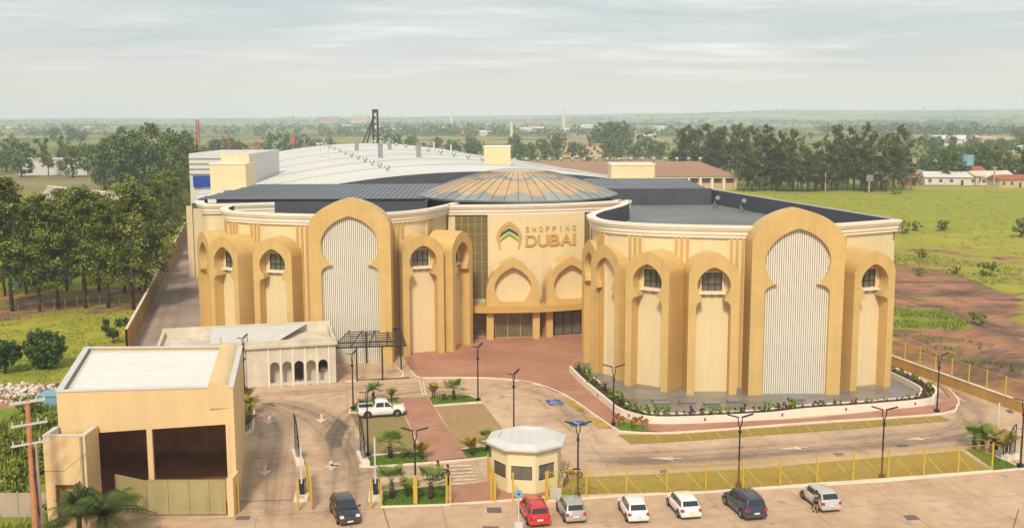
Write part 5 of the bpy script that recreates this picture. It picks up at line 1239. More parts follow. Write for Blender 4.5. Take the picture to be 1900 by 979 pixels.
    MB().box(-wb / 2 - .35, wb / 2 + .35, -w * .8, w * .8, g - .06, g + .05).build('underbody', 'rubber', t)
    if rails:
        for s in (1, -1): MB().tube([(xrt + .15, s * wt * .86, H - .02), (xrt + .2, s * wt * .88, H + .06), (xft - .2, s * wt * .88, H + .05), (xft - .12, s * wt * .86, H - .02)], .025, 5).build('roof_rail', 'trim', t)
    if pickup:
        MB().box(-h + .1, -h + 1.5, -w * .82, w * .82, belt + .0, belt + .03).build('bed_cover', 'rubber', t)
        for s in (1, -1): MB().box(-h + .05, -h + 1.5, s * w * .93 - .06, s * w * .93 + .06, belt - .05, belt + .10).build('bed_side', mtl, t)
    for sx_ in (1, -1):
        for s in (1, -1):
            hub = MB(); hub.tube([(sx_ * wb / 2, s * (w - .06), wr), (sx_ * wb / 2, s * (w + .006), wr)], wr * 1.17, 20); hub.build('wheel_arch', 'rubber', t)
            wl = place(TYM, 'wheel', t, loc=(sx_ * wb / 2, s * (w - .075), wr), scale=wr / .31); wl.rotation_euler = (-PI / 2 * s, 0, 0); place(RMM, 'rim', wl)
    return t
car('red station wagon with roof rails parked before the kiosk', (965, 948), (980.5, 974), 'p_red', 4.2, 1.7, 1.55, .95, hood=.95, rtop=.25, rbase=.05, rails=True)
car('small beige-silver hatchback parked between the red wagon and a white hatchback', (1036, 946.5), (1048, 967), 'p_silver', 3.65, 1.66, 1.5, .93, hood=.8, rtop=.4)
car('white hatchback parked right of the beige-silver hatchback, rear to the camera', (1151, 945), (1164, 967), 'p_white', 3.7, 1.68, 1.52, .93, hood=.8, rtop=.4)
car('white hatchback parked left of the dark blue wagon, turned slightly', (1241, 937), (1260.5, 960), 'p_white', 3.9, 1.69, 1.47, .92, hood=.85, rtop=.5)
car('dark blue tall wagon with roof rails parked along the front kerb', (1348, 936), (1376, 960), 'p_blue', 4.5, 1.84, 1.66, 1.02, hood=1.05, nose=.8, rtop=.3, rails=True, cladding=True, wr=.35)
car('light silver hatchback parked rightmost with a person leaning on it', (1490, 924), (1519, 947), 'p_lsilver', 4.0, 1.7, 1.48, .92, hood=.9, rtop=.55)
car('charcoal hatchback driving out toward the camera', (628.5, 972), (616, 949), 'p_dark', 4.0, 1.72, 1.5, .95, hood=.95, nose=.72, rtop=.45, side='R', group='cars on the forecourt')
car('white double-cab pickup with black bed cover standing on the paver bay', (737, 772), (682, 775.5), 'p_white', 4.75, 1.8, 1.66, 1.02, hood=1.15, nose=.84, wind=.7, side='R', pickup=True, cladding=True, wr=.36, group='cars on the forecourt')
# ================================================================== two-wheelers
def ring(mb, c, R, r, n=18, m=5):
    pts = [(c[0] + R * math.cos(2 * PI * i / n), c[1], c[2] + R * math.sin(2 * PI * i / n)) for i in range(n + 1)]; mb.tube(pts, r, m, False)
def wheel(t, x, R, r, spokes=8, name='wheel'):
    mb = MB(); ring(mb, (x, 0, R), R - r, r); w = mb.build(name, 'rubber', t); s = MB()
    for i in range(spokes): a = PI * i / spokes; s.tube([(x - (R - r) * math.cos(a), 0, R - (R - r) * math.sin(a)), (x + (R - r) * math.cos(a), 0, R + (R - r) * math.sin(a))], .006, 3)
    s.build('spokes', 'rim', w)
def motorcycle(px, rz, label, col):
    g = G(*px); t = thing('motorcycle', label, 'motorcycle', (g.x, g.y, 0.03), rz, 'motorcycles near the kiosk')
    wheel(t, .62, .30, .05); wheel(t, -.60, .30, .06)
    mb = MB(); mb.tube([(.62, .0, .3), (.45, 0, .75), (.36, 0, 1.0)], .035, 6); mb.tube([(.36, -.34, 1.04), (.33, 0, 1.0), (.36, .34, 1.04)], .018, 5); mb.build('fork', 'steelgrey', t)
    place(bev(MB().box(-.05, .38, -.13, .13, .66, .90), 'tank', col, .06), 'tank', t); place(bev(MB().box(-.68, -.06, -.12, .12, .70, .80), 'saddle', 'rubber', .04), 'saddle', t)
    place(bev(MB().box(-.15, .28, -.14, .14, .28, .62), 'engine', 'trim', .05), 'engine', t); MB().tube([(.1, -.15, .3), (-.3, -.17, .28), (-.75, -.18, .36)], .045, 6).build('exhaust', 'rim', t)
    MB().tube([(-.6, .1, .3), (-.1, .1, .4)], .03, 5).tube([(-.6, -.1, .3), (-.1, -.1, .4)], .03, 5).tube([(-.55, 0, .32), (-.5, 0, .7)], .03, 5).build('frame', 'black', t)
    MB().tube([(.50, 0, .93), (.58, 0, .92)], .09, 10).build('headlamp', 'headlight', t); MB().tube([(.36, .3, 1.04), (.34, .36, 1.25)], .01, 4).box(.30, .34, .30, .42, 1.22, 1.32).box(.30, .34, -.42, -.30, 1.22, 1.32).tube([(.36, -.3, 1.04), (.34, -.36, 1.25)], .01, 4).build('mirror', 'black', t)
    mb = MB(); mb.tube([(.62 + .36 * math.cos(a), 0, .3 + .36 * math.sin(a)) for a in [PI * (.15 + .7 * i / 8) for i in range(9)]], .05, 5); mb.build('mudguard', col, t)
    return t
motorcycle((1062, 886), math.radians(172), 'motorcycle with a yellow tank parked beside the kiosk', 'yellow'); motorcycle((1050, 899), math.radians(-105), 'dark motorcycle standing end-on between the kiosk and the strip', 'rubber')
g = G(1086, 921); bi = thing('bicycle', 'black bicycle leaning by the yellow fence post near the kiosk', 'bicycle', (g.x, g.y + .15, 0.03), math.radians(3))
wheel(bi, .54, .34, .022, 9); wheel(bi, -.54, .34, .022, 9)
MB().tube([(-.54, 0, .34), (-.16, 0, .82), (.36, 0, .80), (-.06, 0, .32), (-.16, 0, .82)], .018, 5).tube([(-.54, 0, .34), (-.06, 0, .32)], .016, 5).tube([(.54, 0, .34), (.36, 0, .82), (.33, 0, 1.0)], .018, 5).build('frame', 'black', bi)
MB().tube([(.36, -.26, 1.05), (.33, 0, 1.0), (.36, .26, 1.05)], .014, 5).build('handlebar', 'black', bi); place(bev(MB().box(-.30, -.05, -.07, .07, .88, .94), 'saddle', 'rubber', .025), 'saddle', bi)
# ================================================================== people
def skinned(name, joints, edges, radii, root, mtl, sub=1):
    me = bpy.data.meshes.new(name); keys = list(joints); ix = {k: i for i, k in enumerate(keys)}
    me.from_pydata([joints[k] for k in keys], [(ix[a], ix[b]) for a, b in edges], []); o = bpy.data.objects.new(name, me); COL.objects.link(o)
    md = o.modifiers.new('s', 'SKIN'); md.use_smooth_shade = True
    for k in keys:
        sv = me.skin_vertices[0].data[ix[k]]; r = radii[k]; sv.radius = (r, r) if not isinstance(r, tuple) else r; sv.use_root = (k == root)
    o.modifiers.new('u', 'SUBSURF').levels = sub
    bpy.context.view_layer.update(); out = bpy.data.meshes.new_from_object(o.evaluated_get(bpy.context.evaluated_depsgraph_get())); bpy.data.objects.remove(o)
    out.materials.clear(); out.materials.append(M[mtl]); return out
BE = [('pel', 'chest'), ('chest', 'neck'), ('neck', 'head'), ('head', 'crown'), ('chest', 'shL'), ('shL', 'elL'), ('elL', 'haL'), ('chest', 'shR'), ('shR', 'elR'), ('elR', 'haR'), ('pel', 'hipL'), ('hipL', 'knL'), ('knL', 'anL'), ('anL', 'toL'), ('pel', 'hipR'), ('hipR', 'knR'), ('knR', 'anR'), ('anR', 'toR')]
BR = dict(pel=(.13, .11), chest=(.15, .11), neck=.055, head=.095, crown=.075, shL=.06, elL=.042, haL=.03, shR=.06, elR=.042, haR=.03, hipL=.085, knL=.058, anL=.04, toL=.035, hipR=.085, knR=.058, anR=.04, toR=.035)
def person(label, px, rz, J, top, bottom, hair_long, z=0.03, extra=0.0):
    g = G(*px); t = thing('person', label, 'person', (g.x, g.y, z), rz)
    J = {k: Vector(v) for k, v in J.items()}
    me = skinned('body', J, BE, BR, 'pel', 'skin', 2)
    bm = bmesh.new(); bm.from_mesh(me)                      # fingers, nose and ears grow from the same mesh
    ex = MB()
    for s in 'LR':
        h = J['ha' + s]; d = (h - J['el' + s]).normalized(); sd = d.cross(Vector((0, 0, 1))).normalized()
        for i, (o, ln) in enumerate(((-.03, .07), (-.01, .085), (.01, .08), (.03, .06))):
            a = h + d * .03 + sd * o; ex.tube([a, a + d * ln * .55, a + d * ln * .8 - Vector((0, 0, .03))], [.010, .009, .007], 5)
        a = h + sd * -.03; ex.tube([a, a + d * .03 - sd * .03, a + d * .06 - sd * .035], [.011, .010, .008], 5)
    hd = J['head']; ex.tube([hd + Vector((.085, 0, .03)), hd + Vector((.115, 0, -.01))], [.01, .018], 6)
    for s in (-1, 1): ex.tube([hd + Vector((0, s * .085, .03)), hd + Vector((-.01, s * .10, -.02))], [.018, .014], 6)
    me2 = ex.mesh('x', 'skin', smooth=True); bm.from_mesh(me2); bm.to_mesh(me); bm.free()
    b = place(me, 'body', t)
    fe = MB()
    for s in (-1, 1): fe.tube([hd + Vector((.088, s * .035, .03)), hd + Vector((.094, s * .035, .03))], .012, 6)
    fe.tube([hd + Vector((.088, -.03, -.05)), hd + Vector((.092, .03, -.05))], .008, 5); fe.build('face_features', 'hair', b)
    ks = ['pel', 'chest', 'neck', 'shL', 'shR', 'elL', 'elR']; r2 = {k: (tuple(v + .022 for v in BR[k]) if isinstance(BR[k], tuple) else BR[k] + .022) for k in BR}
    JJ = dict(J); JJ['neck'] = J['chest'].lerp(J['neck'], .75); JJ['elL'] = J['shL'].lerp(J['elL'], .75); JJ['elR'] = J['shR'].lerp(J['elR'], .75)
    r2['neck'] = .075; place(skinned('shirt', {k: JJ[k] for k in ks}, [e for e in BE if e[0] in ks and e[1] in ks], r2, 'pel', top, 1), 'shirt', t)
    kk = ['pel', 'hipL', 'hipR', 'knL', 'knR'] + (['anL', 'anR'] if bottom[1] > 1 else []); JJ = dict(J)
    if bottom[1] < 1:
        for s in 'LR': JJ['kn' + s] = J['hip' + s].lerp(J['kn' + s], bottom[1]); r2['kn' + s] = .10
    place(skinned('trousers' if bottom[1] > 1 else 'shorts', {k: JJ[k] for k in kk}, [e for e in BE if e[0] in kk and e[1] in kk], r2, 'pel', bottom[0], 1), 'trousers' if bottom[1] > 1 else 'shorts', t)
    hm = MB(); c = hd + Vector((-.02, 0, .05)); n = 10
    for i in range(7):
        ph = PI / 2 * i / 6; rr = .118 * math.cos(ph - .15); hm.v += [(c.x + rr * math.cos(2 * PI * k / n), c.y + rr * .92 * math.sin(2 * PI * k / n), c.z + .115 * math.sin(ph) + (0 if i else (-.03 if math.cos(2 * PI * k / n) > .3 else -.10 - hair_long))) for k in range(n)]
    for i in range(6):
        for k in range(n): hm.f.append((i * n + k, i * n + (k + 1) % n, (i + 1) * n + (k + 1) % n, (i + 1) * n + k)); hm.mi.append(0)
    hm.build('hair', 'hair', t, smooth=True)
    sh = MB()
    for s in 'LR': d = (J['to' + s] - J['an' + s]); q = J['an' + s]; sh.tube([q + Vector((-.05, 0, -.03)), q + d * .5 + Vector((0, 0, -.02)), J['to' + s]], [.05, .055, .04], 7)
    sh.build('shoes', 'rubber', t); return t
stand = dict(pel=(0, 0, .93), chest=(.03, 0, 1.30), neck=(.04, 0, 1.46), head=(.07, 0, 1.58), crown=(.06, 0, 1.68), shL=(.03, .19, 1.38), elL=(.18, .25, 1.14), haL=(.42, .16, 1.10), shR=(.03, -.19, 1.38), elR=(.16, -.25, 1.13), haR=(.40, -.14, 1.02), hipL=(0, .10, .86), knL=(.03, .11, .48), anL=(-.10, .12, .09), toL=(.06, .14, .04), hipR=(0, -.10, .86), knR=(.08, -.11, .48), anR=(.05, -.12, .09), toR=(.22, -.13, .04))
person('person in black top and shorts leaning on the light silver car', (1513, 950), math.radians(40), stand, 'cloth_black', ('cloth_black', .55), .10)
st2 = dict(stand); st2.update(elL=(.25, .24, 1.22), haL=(.52, .20, 1.12), anL=(-.02, .12, .09), toL=(.14, .14, .04), knL=(.03, .11, .48), knR=(.02, -.11, .48), anR=(0, -.12, .09), toR=(.16, -.13, .04))
person('person in black standing behind the yellow pair of posts, arm reaching left', (832, 899), math.radians(165), st2, 'cloth_black', ('cloth_black', 2), 0)
motorcycle((811, 889), math.radians(200), 'dark motorcycle with a seated rider on the crosswalk edge', 'trim')
sit = dict(pel=(0, 0, .86), chest=(.08, 0, 1.20), neck=(.12, 0, 1.36), head=(.16, 0, 1.47), crown=(.15, 0, 1.57), shL=(.08, .19, 1.28), elL=(.26, .25, 1.08), haL=(.46, .28, 1.06), shR=(.08, -.19, 1.28), elR=(.26, -.25, 1.08), haR=(.46, -.28, 1.06), hipL=(.02, .11, .82), knL=(.36, .22, .70), anL=(.22, .24, .30), toL=(.36, .25, .26), hipR=(.02, -.11, .82), knR=(.36, -.22, .70), anR=(.22, -.24, .30), toR=(.36, -.25, .26))
g = G(811, 889); pr = person('person in dark red top seated on the motorcycle at the crosswalk', (811, 889), math.radians(200), sit, 'cloth_red', ('cloth_black', 2), .05)
pr.location = (g.x + .22 * math.cos(math.radians(20)), g.y + .22 * math.sin(math.radians(20)), .03)
# ================================================================== vegetation
R_ = random.Random(21)
ORD = 'first second third fourth fifth sixth seventh eighth ninth tenth eleventh twelfth thirteenth fourteenth fifteenth sixteenth seventeenth eighteenth nineteenth twentieth'.split()
def relabel(fmt, lst, key=None):
    """ordinal labels, counted from the left"""
    lst = sorted(lst, key=key or (lambda o: o.location.x / o.location.y))
    for i, o in enumerate(lst): o['label'] = fmt.format(ORD[i] if i < 20 else ORD[(i // 10) * 0 + i % 20] )
GROUPS = {}
def rdir(rng):
    z = rng.uniform(-1, 1); a = rng.uniform(0, 2 * PI); r = math.sqrt(1 - z * z); return Vector((r * math.cos(a), r * math.sin(a), z))
def leaves(mb, c, r, n, sz, rng, tone, flat=1.0, asp=.6, droop=0.0):
    """a tuft of n small leaf faces inside a ball"""
    c = Vector(c)
    for _ in range(n):
        d = rdir(rng); p = c + Vector((d.x, d.y, d.z * flat)) * r * (rng.random() ** .45)
        nrm = (d * .8 + rdir(rng) + Vector((0, 0, .45))).normalized(); u = nrm.cross(rdir(rng)).normalized(); v = nrm.cross(u); s = sz * rng.uniform(.6, 1.3)
        if droop: u = (u + Vector((0, 0, -droop))).normalized()
        mb.add([p - u * s * .5, p + v * s * asp * .5, p + u * s * .5, p - v * s * asp * .5], [(0, 1, 2, 3)]); mb.tone.append(min(1, max(0, tone + rng.uniform(-.16, .16))))
def crown(name, m, clumps, n, sz, rng, **kw):
    mb = MB(); mb.tone = []
    for c, r in clumps: leaves(mb, c, r, n, sz, rng, rng.random() * .8 + .05, **kw)
    return mb.mesh(name, m, recalc=False)
def trunk(h, r, limbs, rng, m='bark', lean=.02):
    mb = MB(); pts = [Vector((math.sin(i * 1.7) * lean * h * .3, math.cos(i * 2.3) * lean * h * .3, h * i / 6)) for i in range(7)]; pts[0].x = pts[0].y = 0
    mb.tube(pts, [r * (1.15 - .95 * i / 6) for i in range(7)], 7)
    for c in limbs:
        c = Vector(c); z = max(h * .15, min(h * .95, c.z - (c.xy.length) * .5)); mb.tube([(0, 0, z), tuple(Vector((0, 0, z)).lerp(c, .55) + Vector((0, 0, .2))), tuple(c)], [r * .32, r * .2, r * .07], 4, False)
    return mb.mesh('trunk', m, smooth=True)
def pine_proto(seed, H=17.0):
    rng = random.Random(seed); cl = []
    for k in range(105):
        t = rng.random() ** .8; z = H * (.22 + .76 * t); R = 4.7 * (1 - ((t - .28) / .80) ** 2 if t > .28 else .72 + t) * rng.uniform(.25, 1.08); a = rng.uniform(0, 2 * PI)
        cl.append(((R * math.cos(a), R * math.sin(a), z), rng.uniform(.6, 1.35)))
    return crown('crown', 'pine', cl, 62, .46, rng, asp=.5, flat=.75), trunk(H * .96, .24, [c for c, r in cl[:26]], rng)
def euca_proto(seed, H=25.0):
    rng = random.Random(seed); cl = []
    nb = rng.randint(12, 16); hubs = [(rng.uniform(-3.0, 3.0), rng.uniform(-3.0, 3.0), H * rng.uniform(.16, .80), rng.uniform(1.6, 2.9)) for _ in range(nb)] + [(rng.uniform(-1, 1), rng.uniform(-1, 1), H * .88, 1.5)]
    for hx, hy, hz, hr in hubs:
        for _ in range(9): d = rdir(rng) * hr * rng.uniform(.4, 1); cl.append(((hx + d.x, hy + d.y, hz + d.z * 1.25), rng.uniform(.7, 1.2)))
    return crown('crown', 'euca', cl, 26, .78, rng, asp=.5, droop=.5), trunk(H * .9, .32, [h[:3] for h in hubs], rng, 'barkpale')
def broad_proto(seed, H=12.0, R=5.5, mt='broad', n=110, ln=24, sz=.70, base=.08, ball=False):
    rng = random.Random(seed); cl = []
    hubs = [(rdir(rng), rng.uniform(.35, .8)) for _ in range(7)]
    for _ in range(n):
        h, k = rng.choice(hubs); d = (h * k + rdir(rng) * .5) if not ball else rdir(rng) * rng.uniform(.55, 1); d = d * min(1, .98 / max(.01, d.length)); z = H * (base + (1 - base) * (.5 + .5 * d.z))
        cl.append(((d.x * R, d.y * R, z), rng.uniform(.12, .2) * R))
    return crown('crown', mt, cl, ln, sz, rng), trunk(H * .7, .03 * H, [c for c, r in cl[:9]], rng)
def plant_tree(name, label, cat, pro, p, s=1.0, rz=0.0, group=None, sz=None, z=-.05):
    t = thing(name, label, cat, (p[0], p[1], z), rz, group); t.scale = (s, s, sz or s)
    place(pro[1], 'trunk', t); place(pro[0], 'crown', t)
    if group: GROUPS.setdefault(group, []).append(t)
    return t
PINES = [pine_proto(s) for s in (3, 5, 9, 12)]; EUCS = [euca_proto(s) for s in (2, 6, 8, 15)]; BROADS = [broad_proto(s) for s in (1, 4, 7, 11)]
fx = [-22, 24, 70, 112, 158, 205, 240, 270]
for i, x in enumerate(fx):
    p = G(x + R_.uniform(-8, 8), 580 - i * 1.4 + R_.uniform(-4, 4)); plant_tree('pine_tree', 'tall pine in the front row', 'tree', PINES[i % 4], p, (1.12, 1.22, 1.0, .98, 1.16, 1.02, 1.22, 1.05)[i], R_.uniform(0, 6), 'front row of pines by the alley')
for i in range(9):
    p = G(-20 + i * 35 + R_.uniform(-8, 8), 548 - i * 1.0 + R_.uniform(-8, 4)); plant_tree('pine_tree', 'pine standing behind the front row of the pine belt left of the alley', 'tree', PINES[(i + 1) % 4], p, R_.uniform(.8, 1.05), R_.uniform(0, 6), 'second row of pines by the alley')
for i in range(9):
    q = WL0.lerp(WL1, .42 + .14 * i) + Vector((-3.2 + R_.uniform(-.5, .5), 0)); plant_tree('pine_tree', 'dark pine standing close behind the ochre alley wall', 'tree', PINES[i % 4], q, R_.uniform(.85, 1.0) * (1.08 if i else .9), R_.uniform(0, 6), 'pines along the alley wall')
ei = 0
for x0, x1, n, yb, l, g_, hs in ((1252, 1478, 17, 354, 'tall eucalyptus in the dense left block behind the brown-roofed warehouse', 'left block of eucalyptus', (.92, 1.06)), (1255, 1475, 11, 346, 'eucalyptus in the rear rank of the dense left block', 'rear rank of the eucalyptus block', (.9, 1.12)),
                              (1478, 1540, 5, 354, 'lower eucalyptus in the gap between the two eucalyptus blocks', 'eucalyptus in the gap', (.62, .8)), (1535, 1682, 11, 354, 'tall eucalyptus in the right block at the green field edge', 'right block of eucalyptus', (.84, 1.12)), (1545, 1672, 6, 348, 'eucalyptus in the rear rank of the right block', 'rear rank of the right eucalyptus block', (.85, 1.1))):
    for i in range(n):
        px_ = x0 + (x1 - x0) * (i + .5) / n + R_.uniform(-5, 5); p = G(px_, (yb if px_ > 1372 else 329) + R_.uniform(-2, 2)); plant_tree('eucalyptus_tree', l, 'tree', EUCS[ei % 4], p, R_.uniform(1.05, 1.4), R_.uniform(0, 6), g_, R_.uniform(hs[0] * .92, hs[1] * 1.05)); ei += 1
# big background trees on the left
for i, (x, y, s, l) in enumerate([(195, 352, 1.9, 0), (225, 350, 2.05, 0), (258, 352, 2.2, 0), (290, 351, 2.3, 0), (322, 352, 2.1, 0), (340, 356, 1.7, 0), (240, 344, 2.2, 0), (305, 344, 2.35, 0)]):
    plant_tree('background_tree', 'large dark tree in the clump left of the white cladding block', 'tree', BROADS[i % 4], G(x, y), s * .92, i * 1.3, 'clump left of the white block', s * 1.02)
for i, x in enumerate([-15, 12, 40, 62, 90, 120, 135, 160, 185, 215, 205]):
    plant_tree('background_tree', 'dark tree in the belt before the white long shed at the far left', 'tree', (BROADS + EUCS)[i % 6], G(x, (318 if i % 2 else 327) + R_.uniform(-3, 4)), R_.uniform(1.25, 1.6) if (i % 6) < 4 else .85, i * 1.9, 'belt by the white shed')
for i, (x, y, s) in enumerate([(400, 300, 2.0), (428, 298, 2.3), (445, 300, 2.0), (372, 298, 1.7), (500, 285, 2.2), (530, 284, 2.4), (560, 282, 2.2), (590, 284, 2.0), (615, 280, 1.6), (100, 262, 2.6), (130, 262, 2.8), (150, 265, 2.2)]):
    plant_tree('background_tree', 'round tree behind the left end of the barrel roof among the red cranes' if x > 300 else 'tall dark tree rising over the far left belt', 'tree', BROADS[(i * 3 + 1) % 4], G(x, y), s * .62, i * 2.1, 'trees behind the barrel roof' if x > 300 else 'tall trees over the far left belt')
for i, (x, y, s) in enumerate([(965, 298, 1.9), (985, 296, 1.7), (1010, 296, 2.1), (1035, 296, 1.8), (1062, 294, 2.0), (1090, 300, 1.7), (1125, 298, 2.0), (1150, 298, 1.9), (1178, 296, 2.0), (1205, 294, 2.1), (1225, 296, 1.8), (955, 292, 2.2), (1035, 280, 2.6), (1120, 278, 3.4), (1140, 276, 3.6), (1160, 276, 3.3), (1105, 276, 2.8), (1200, 280, 2.4), (780, 292, 1.6), (810, 290, 1.9), (840, 290, 2.1), (870, 294, 2.0), (760, 286, 2.1), (735, 280, 2.0), (885, 290, 2.0), (715, 272, 2.2)]):
    plant_tree('background_tree', 'leafy tree beyond the brown warehouse roof' if x > 900 else 'leafy tree beyond the right slope of the barrel roof', 'tree', BROADS[(i * 5 + 2) % 4], G(x, y), s * .62, i * 1.1, 'trees beyond the brown roof' if x > 900 else 'trees beyond the barrel roof')
for i in range(44):
    x = R_.uniform(1680, 1920); y = R_.choice((R_.uniform(318, 345), R_.uniform(280, 318), R_.uniform(262, 285))); s = R_.uniform(.9, 1.5) if y > 318 else R_.uniform(.8, 1.35)
    plant_tree('background_tree', 'tree among the houses at the right beyond the green field', 'tree', BROADS[i % 4], G(x, y), s, R_.uniform(0, 6), 'trees among the right houses')
nd = 0
while nd < 45:
    x = R_.uniform(-80, 1980); y = R_.uniform(240, 285); p = G(x, y)
    if mnoise.noise(Vector((p.x * .004, p.y * .004, 1))) < -.05: continue
    plant_tree('distant_tree', 'distant tree in the hazy countryside', 'tree', BROADS[nd % 4], p, R_.uniform(.5, .95), R_.uniform(0, 6), 'distant trees', z=ridge(p.x, p.y) - .2); nd += 1
def far_woods():
    rng = random.Random(5); mb = MB(); mb.tone = []; n = 0
    while n < 80:
        d = 1500 * math.exp(rng.random() * 1.6); a = rng.uniform(-.56, .56); cx, cy = d * math.sin(a), d * math.cos(a)
        ln = rng.uniform(60, 420) * (d / 2500) ** .5; wdt = rng.uniform(15, 60); k = int(rng.uniform(18, 60)); base = rng.random() * .6; hh = rng.choice((6, 8, 9, 12)); n += 1
        for _ in range(k):
            x, y = cx + rng.gauss(0, ln * .5), cy + rng.gauss(0, wdt); z = ridge(x, y); h = hh * rng.uniform(.7, 1.25)
            if y < 620 or y > 6700: continue
            w = h * rng.uniform(.35, .6)
            for _ in range(20):
                q = rdir(rng); p = Vector((x + q.x * w, y + q.y * w, z + h * (.55 + .42 * q.z))); s = w * rng.uniform(.3, .5); u = rdir(rng); v = u.cross(rdir(rng)).normalized()
                mb.add([p - u * s, p + v * s * .7, p + u * s, p - v * s * .7], [(0, 1, 2, 3)]); mb.tone.append(min(1, max(0, base + rng.uniform(-.25, .3))))
    return mb.build('far_woods', 'broad', kind='stuff', recalc=False, label='hazy woods and tree lines spread over the far plain', cat='woods')
far_woods()
# ---- dense round trees and shrubs in the left yard
MG = [broad_proto(31, 5.0, 2.35, 'mango', 190, 60, .30, .03, True), broad_proto(33, 3.6, 1.7, 'mango', 130, 50, .27, .22, True)]
plant_tree('round_tree', 'dense round dark green tree standing on the left yard grass', 'tree', MG[0], G(85, 683), 1.0, .4)
plant_tree('round_tree', 'smaller round dark green tree cut by the left frame edge', 'tree', MG[1], G(10, 692), 1.12, 1.0)
rng = random.Random(77); cl = [((-.9 + .15 * rng.uniform(-1, 1) + .0 * k, rng.uniform(-.3, .3), 2.4 + rng.uniform(-.5, .6)), .45) for k in range(14)] + [((.9 + rng.uniform(-.7, .9), rng.uniform(-.3, .3), 2.7 + rng.uniform(-.3, .4)), .4) for k in range(12)] + [((rng.uniform(-.6, .6), rng.uniform(-.3, .3), 1.5 + rng.uniform(-.4, .4)), .45) for k in range(16)]
plant_tree('forked_shrub', 'forked dark green shrub before the alley wall in the left yard', 'shrub', (crown('crown', 'mango', cl, 40, .26, rng), trunk(1.5, .12, [(-.9, 0, 2.4), (.9, 0, 2.7)], rng)), G(211, 637), 1.05)
FB = [broad_proto(s, 1.6, 1.3, 'weed', 26, 34, .22, .05) for s in (41, 42)]
for i, (x, y, s, l) in enumerate([(1672, 432, 2.2, 'wide dark shrub in the green field close to the mall corner'), (1700, 428, 1.6, 'shrub in the green field right of the wide dark shrub'), (1745, 428, 1.9, 'bright upright shrub standing alone in the green field'), (1712, 478, 1.3, 'low shrub on the dry grass above the bare lot'), (1838, 512, 1.8, 'shrub at the right on the dry grass above the bare lot'), (1770, 508, 1.0, 'small tuft shrub on the dry grass'), (1815, 600, 1.2, 'green tuft shrub on the red bare lot'), (1706, 512, 1.1, 'low shrub at the top edge of the bare lot'),
                               (1893, 440, 3.2, 'dark leafy shrub cut by the right frame edge'), (1665, 360, 2.6, 'small shrub at the foot of the eucalyptus grove')]):
    plant_tree('field_shrub', l, 'shrub', FB[i % 2], G(x, y), s, i, 'shrubs in the right field')
for i, (x, y, s, l) in enumerate([(60, 775, 1.6, 'bright weed bush beside the blue container'), (22, 850, 1.7, 'weed bush left of the utility pole'), (85, 800, 1.3, 'weed bush between utility pole and garage annex'), (40, 905, 1.5, 'weed bush above the precast wall'), (88, 880, 1.7, 'weed bush hugging the garage annex'), (8, 930, 1.2, 'weed bush at the bottom left corner'), (105, 960, 1.0, 'weed bush at the palm foot')]):
    plant_tree('weed_bush', l, 'shrub', FB[i % 2], G(x, y), s, i, 'weed bushes at bottom left')
def tufts():
    rng = random.Random(8); mb = MB(); mb.tone = []
    zones = [(GP([(-40, 590), (255, 572), (230, 640), (160, 660), (100, 720), (-40, 720)]), 1300, .22, .6), (GP([(-60, 775), (110, 750), (112, 985), (-60, 985)]), 2600, .75, .7), (GP([(1655, 460), (1900, 500), (1900, 545), (1650, 490)]), 800, .4, .6), (GP([(1655, 572), (1745, 572), (1800, 600), (1775, 612), (1655, 606)]), 900, .5, .8), (GP([(1400, 362), (1950, 365), (1950, 480), (1660, 450)]), 1300, .45, .75), (GP([(1655, 612), (1850, 640), (1900, 700), (1655, 640)]), 160, .4, .4)]
    for poly, n, h, t in zones:
        xs = [p[0] for p in poly]; ys = [p[1] for p in poly]; c = 0
        while c < n:
            p = (rng.uniform(min(xs), max(xs)), rng.uniform(min(ys), max(ys)))
            if not inpoly(p, poly): continue
            c += 1
            if mnoise.noise(Vector((p[0] * .12, p[1] * .12, 0))) < -.12: continue
            tt = min(1, max(0, t + rng.uniform(-.4, .3)))
            for _ in range(5):
                a = rng.uniform(0, 2 * PI); l = h * rng.uniform(.5, 1.3); w = .05 + .06 * l; o = Vector((p[0] + rng.gauss(0, .2), p[1] + rng.gauss(0, .2), -.03)); d = Vector((math.cos(a), math.sin(a), 0)); e = Vector((-d.y, d.x, 0)) * w
                mb.add([o - e, o + e, o + d * l * .45 + Vector((0, 0, l))], [(0, 1, 2)]); mb.tone.append(tt)
    mb.build('grass_tufts', 'weed', kind='stuff', recalc=False, label='rough grass tufts and weeds over the left yard and right field', cat='grass')
tufts()
def lawn_blades():
    rng = random.Random(18); mb = MB(); mb.tone = []
    for ppx, n in (([(706, 913), (764, 906), (827, 903), (830, 935), (708, 940)], 3800), ([(681, 849), (749, 841), (783, 838), (795, 856), (684, 864)], 2600), ([(796, 737), (872, 735), (893, 744), (804, 752)], 2000), ([(856, 835), (915, 828), (920, 846), (868, 851)], 1300), ([(1788, 834), (1815, 834), (1890, 866), (1842, 872)], 1500)):
        poly = GP(ppx); xs = [p[0] for p in poly]; ys = [p[1] for p in poly]; c = 0
        while c < n:
            p = (rng.uniform(min(xs), max(xs)), rng.uniform(min(ys), max(ys))); c += 1
            if not inpoly(p, poly): continue
            a = rng.uniform(0, 2 * PI); l = rng.uniform(.06, .16); d = Vector((math.cos(a), math.sin(a), 0)); e = Vector((-d.y, d.x, 0)) * .03; o = Vector((p[0], p[1], .07)); mb.add([o - e, o + e, o + d * l * .5 + Vector((0, 0, l))], [(0, 1, 2)]); mb.tone.append(rng.uniform(.3, .8))
    mb.build('lawn_blades', leafmat('lawn_blade', (.05, .11, .01), (.14, .24, .02)), kind='stuff', recalc=False, label='short mown grass blades on the entrance lawns', cat='grass')
lawn_blades()
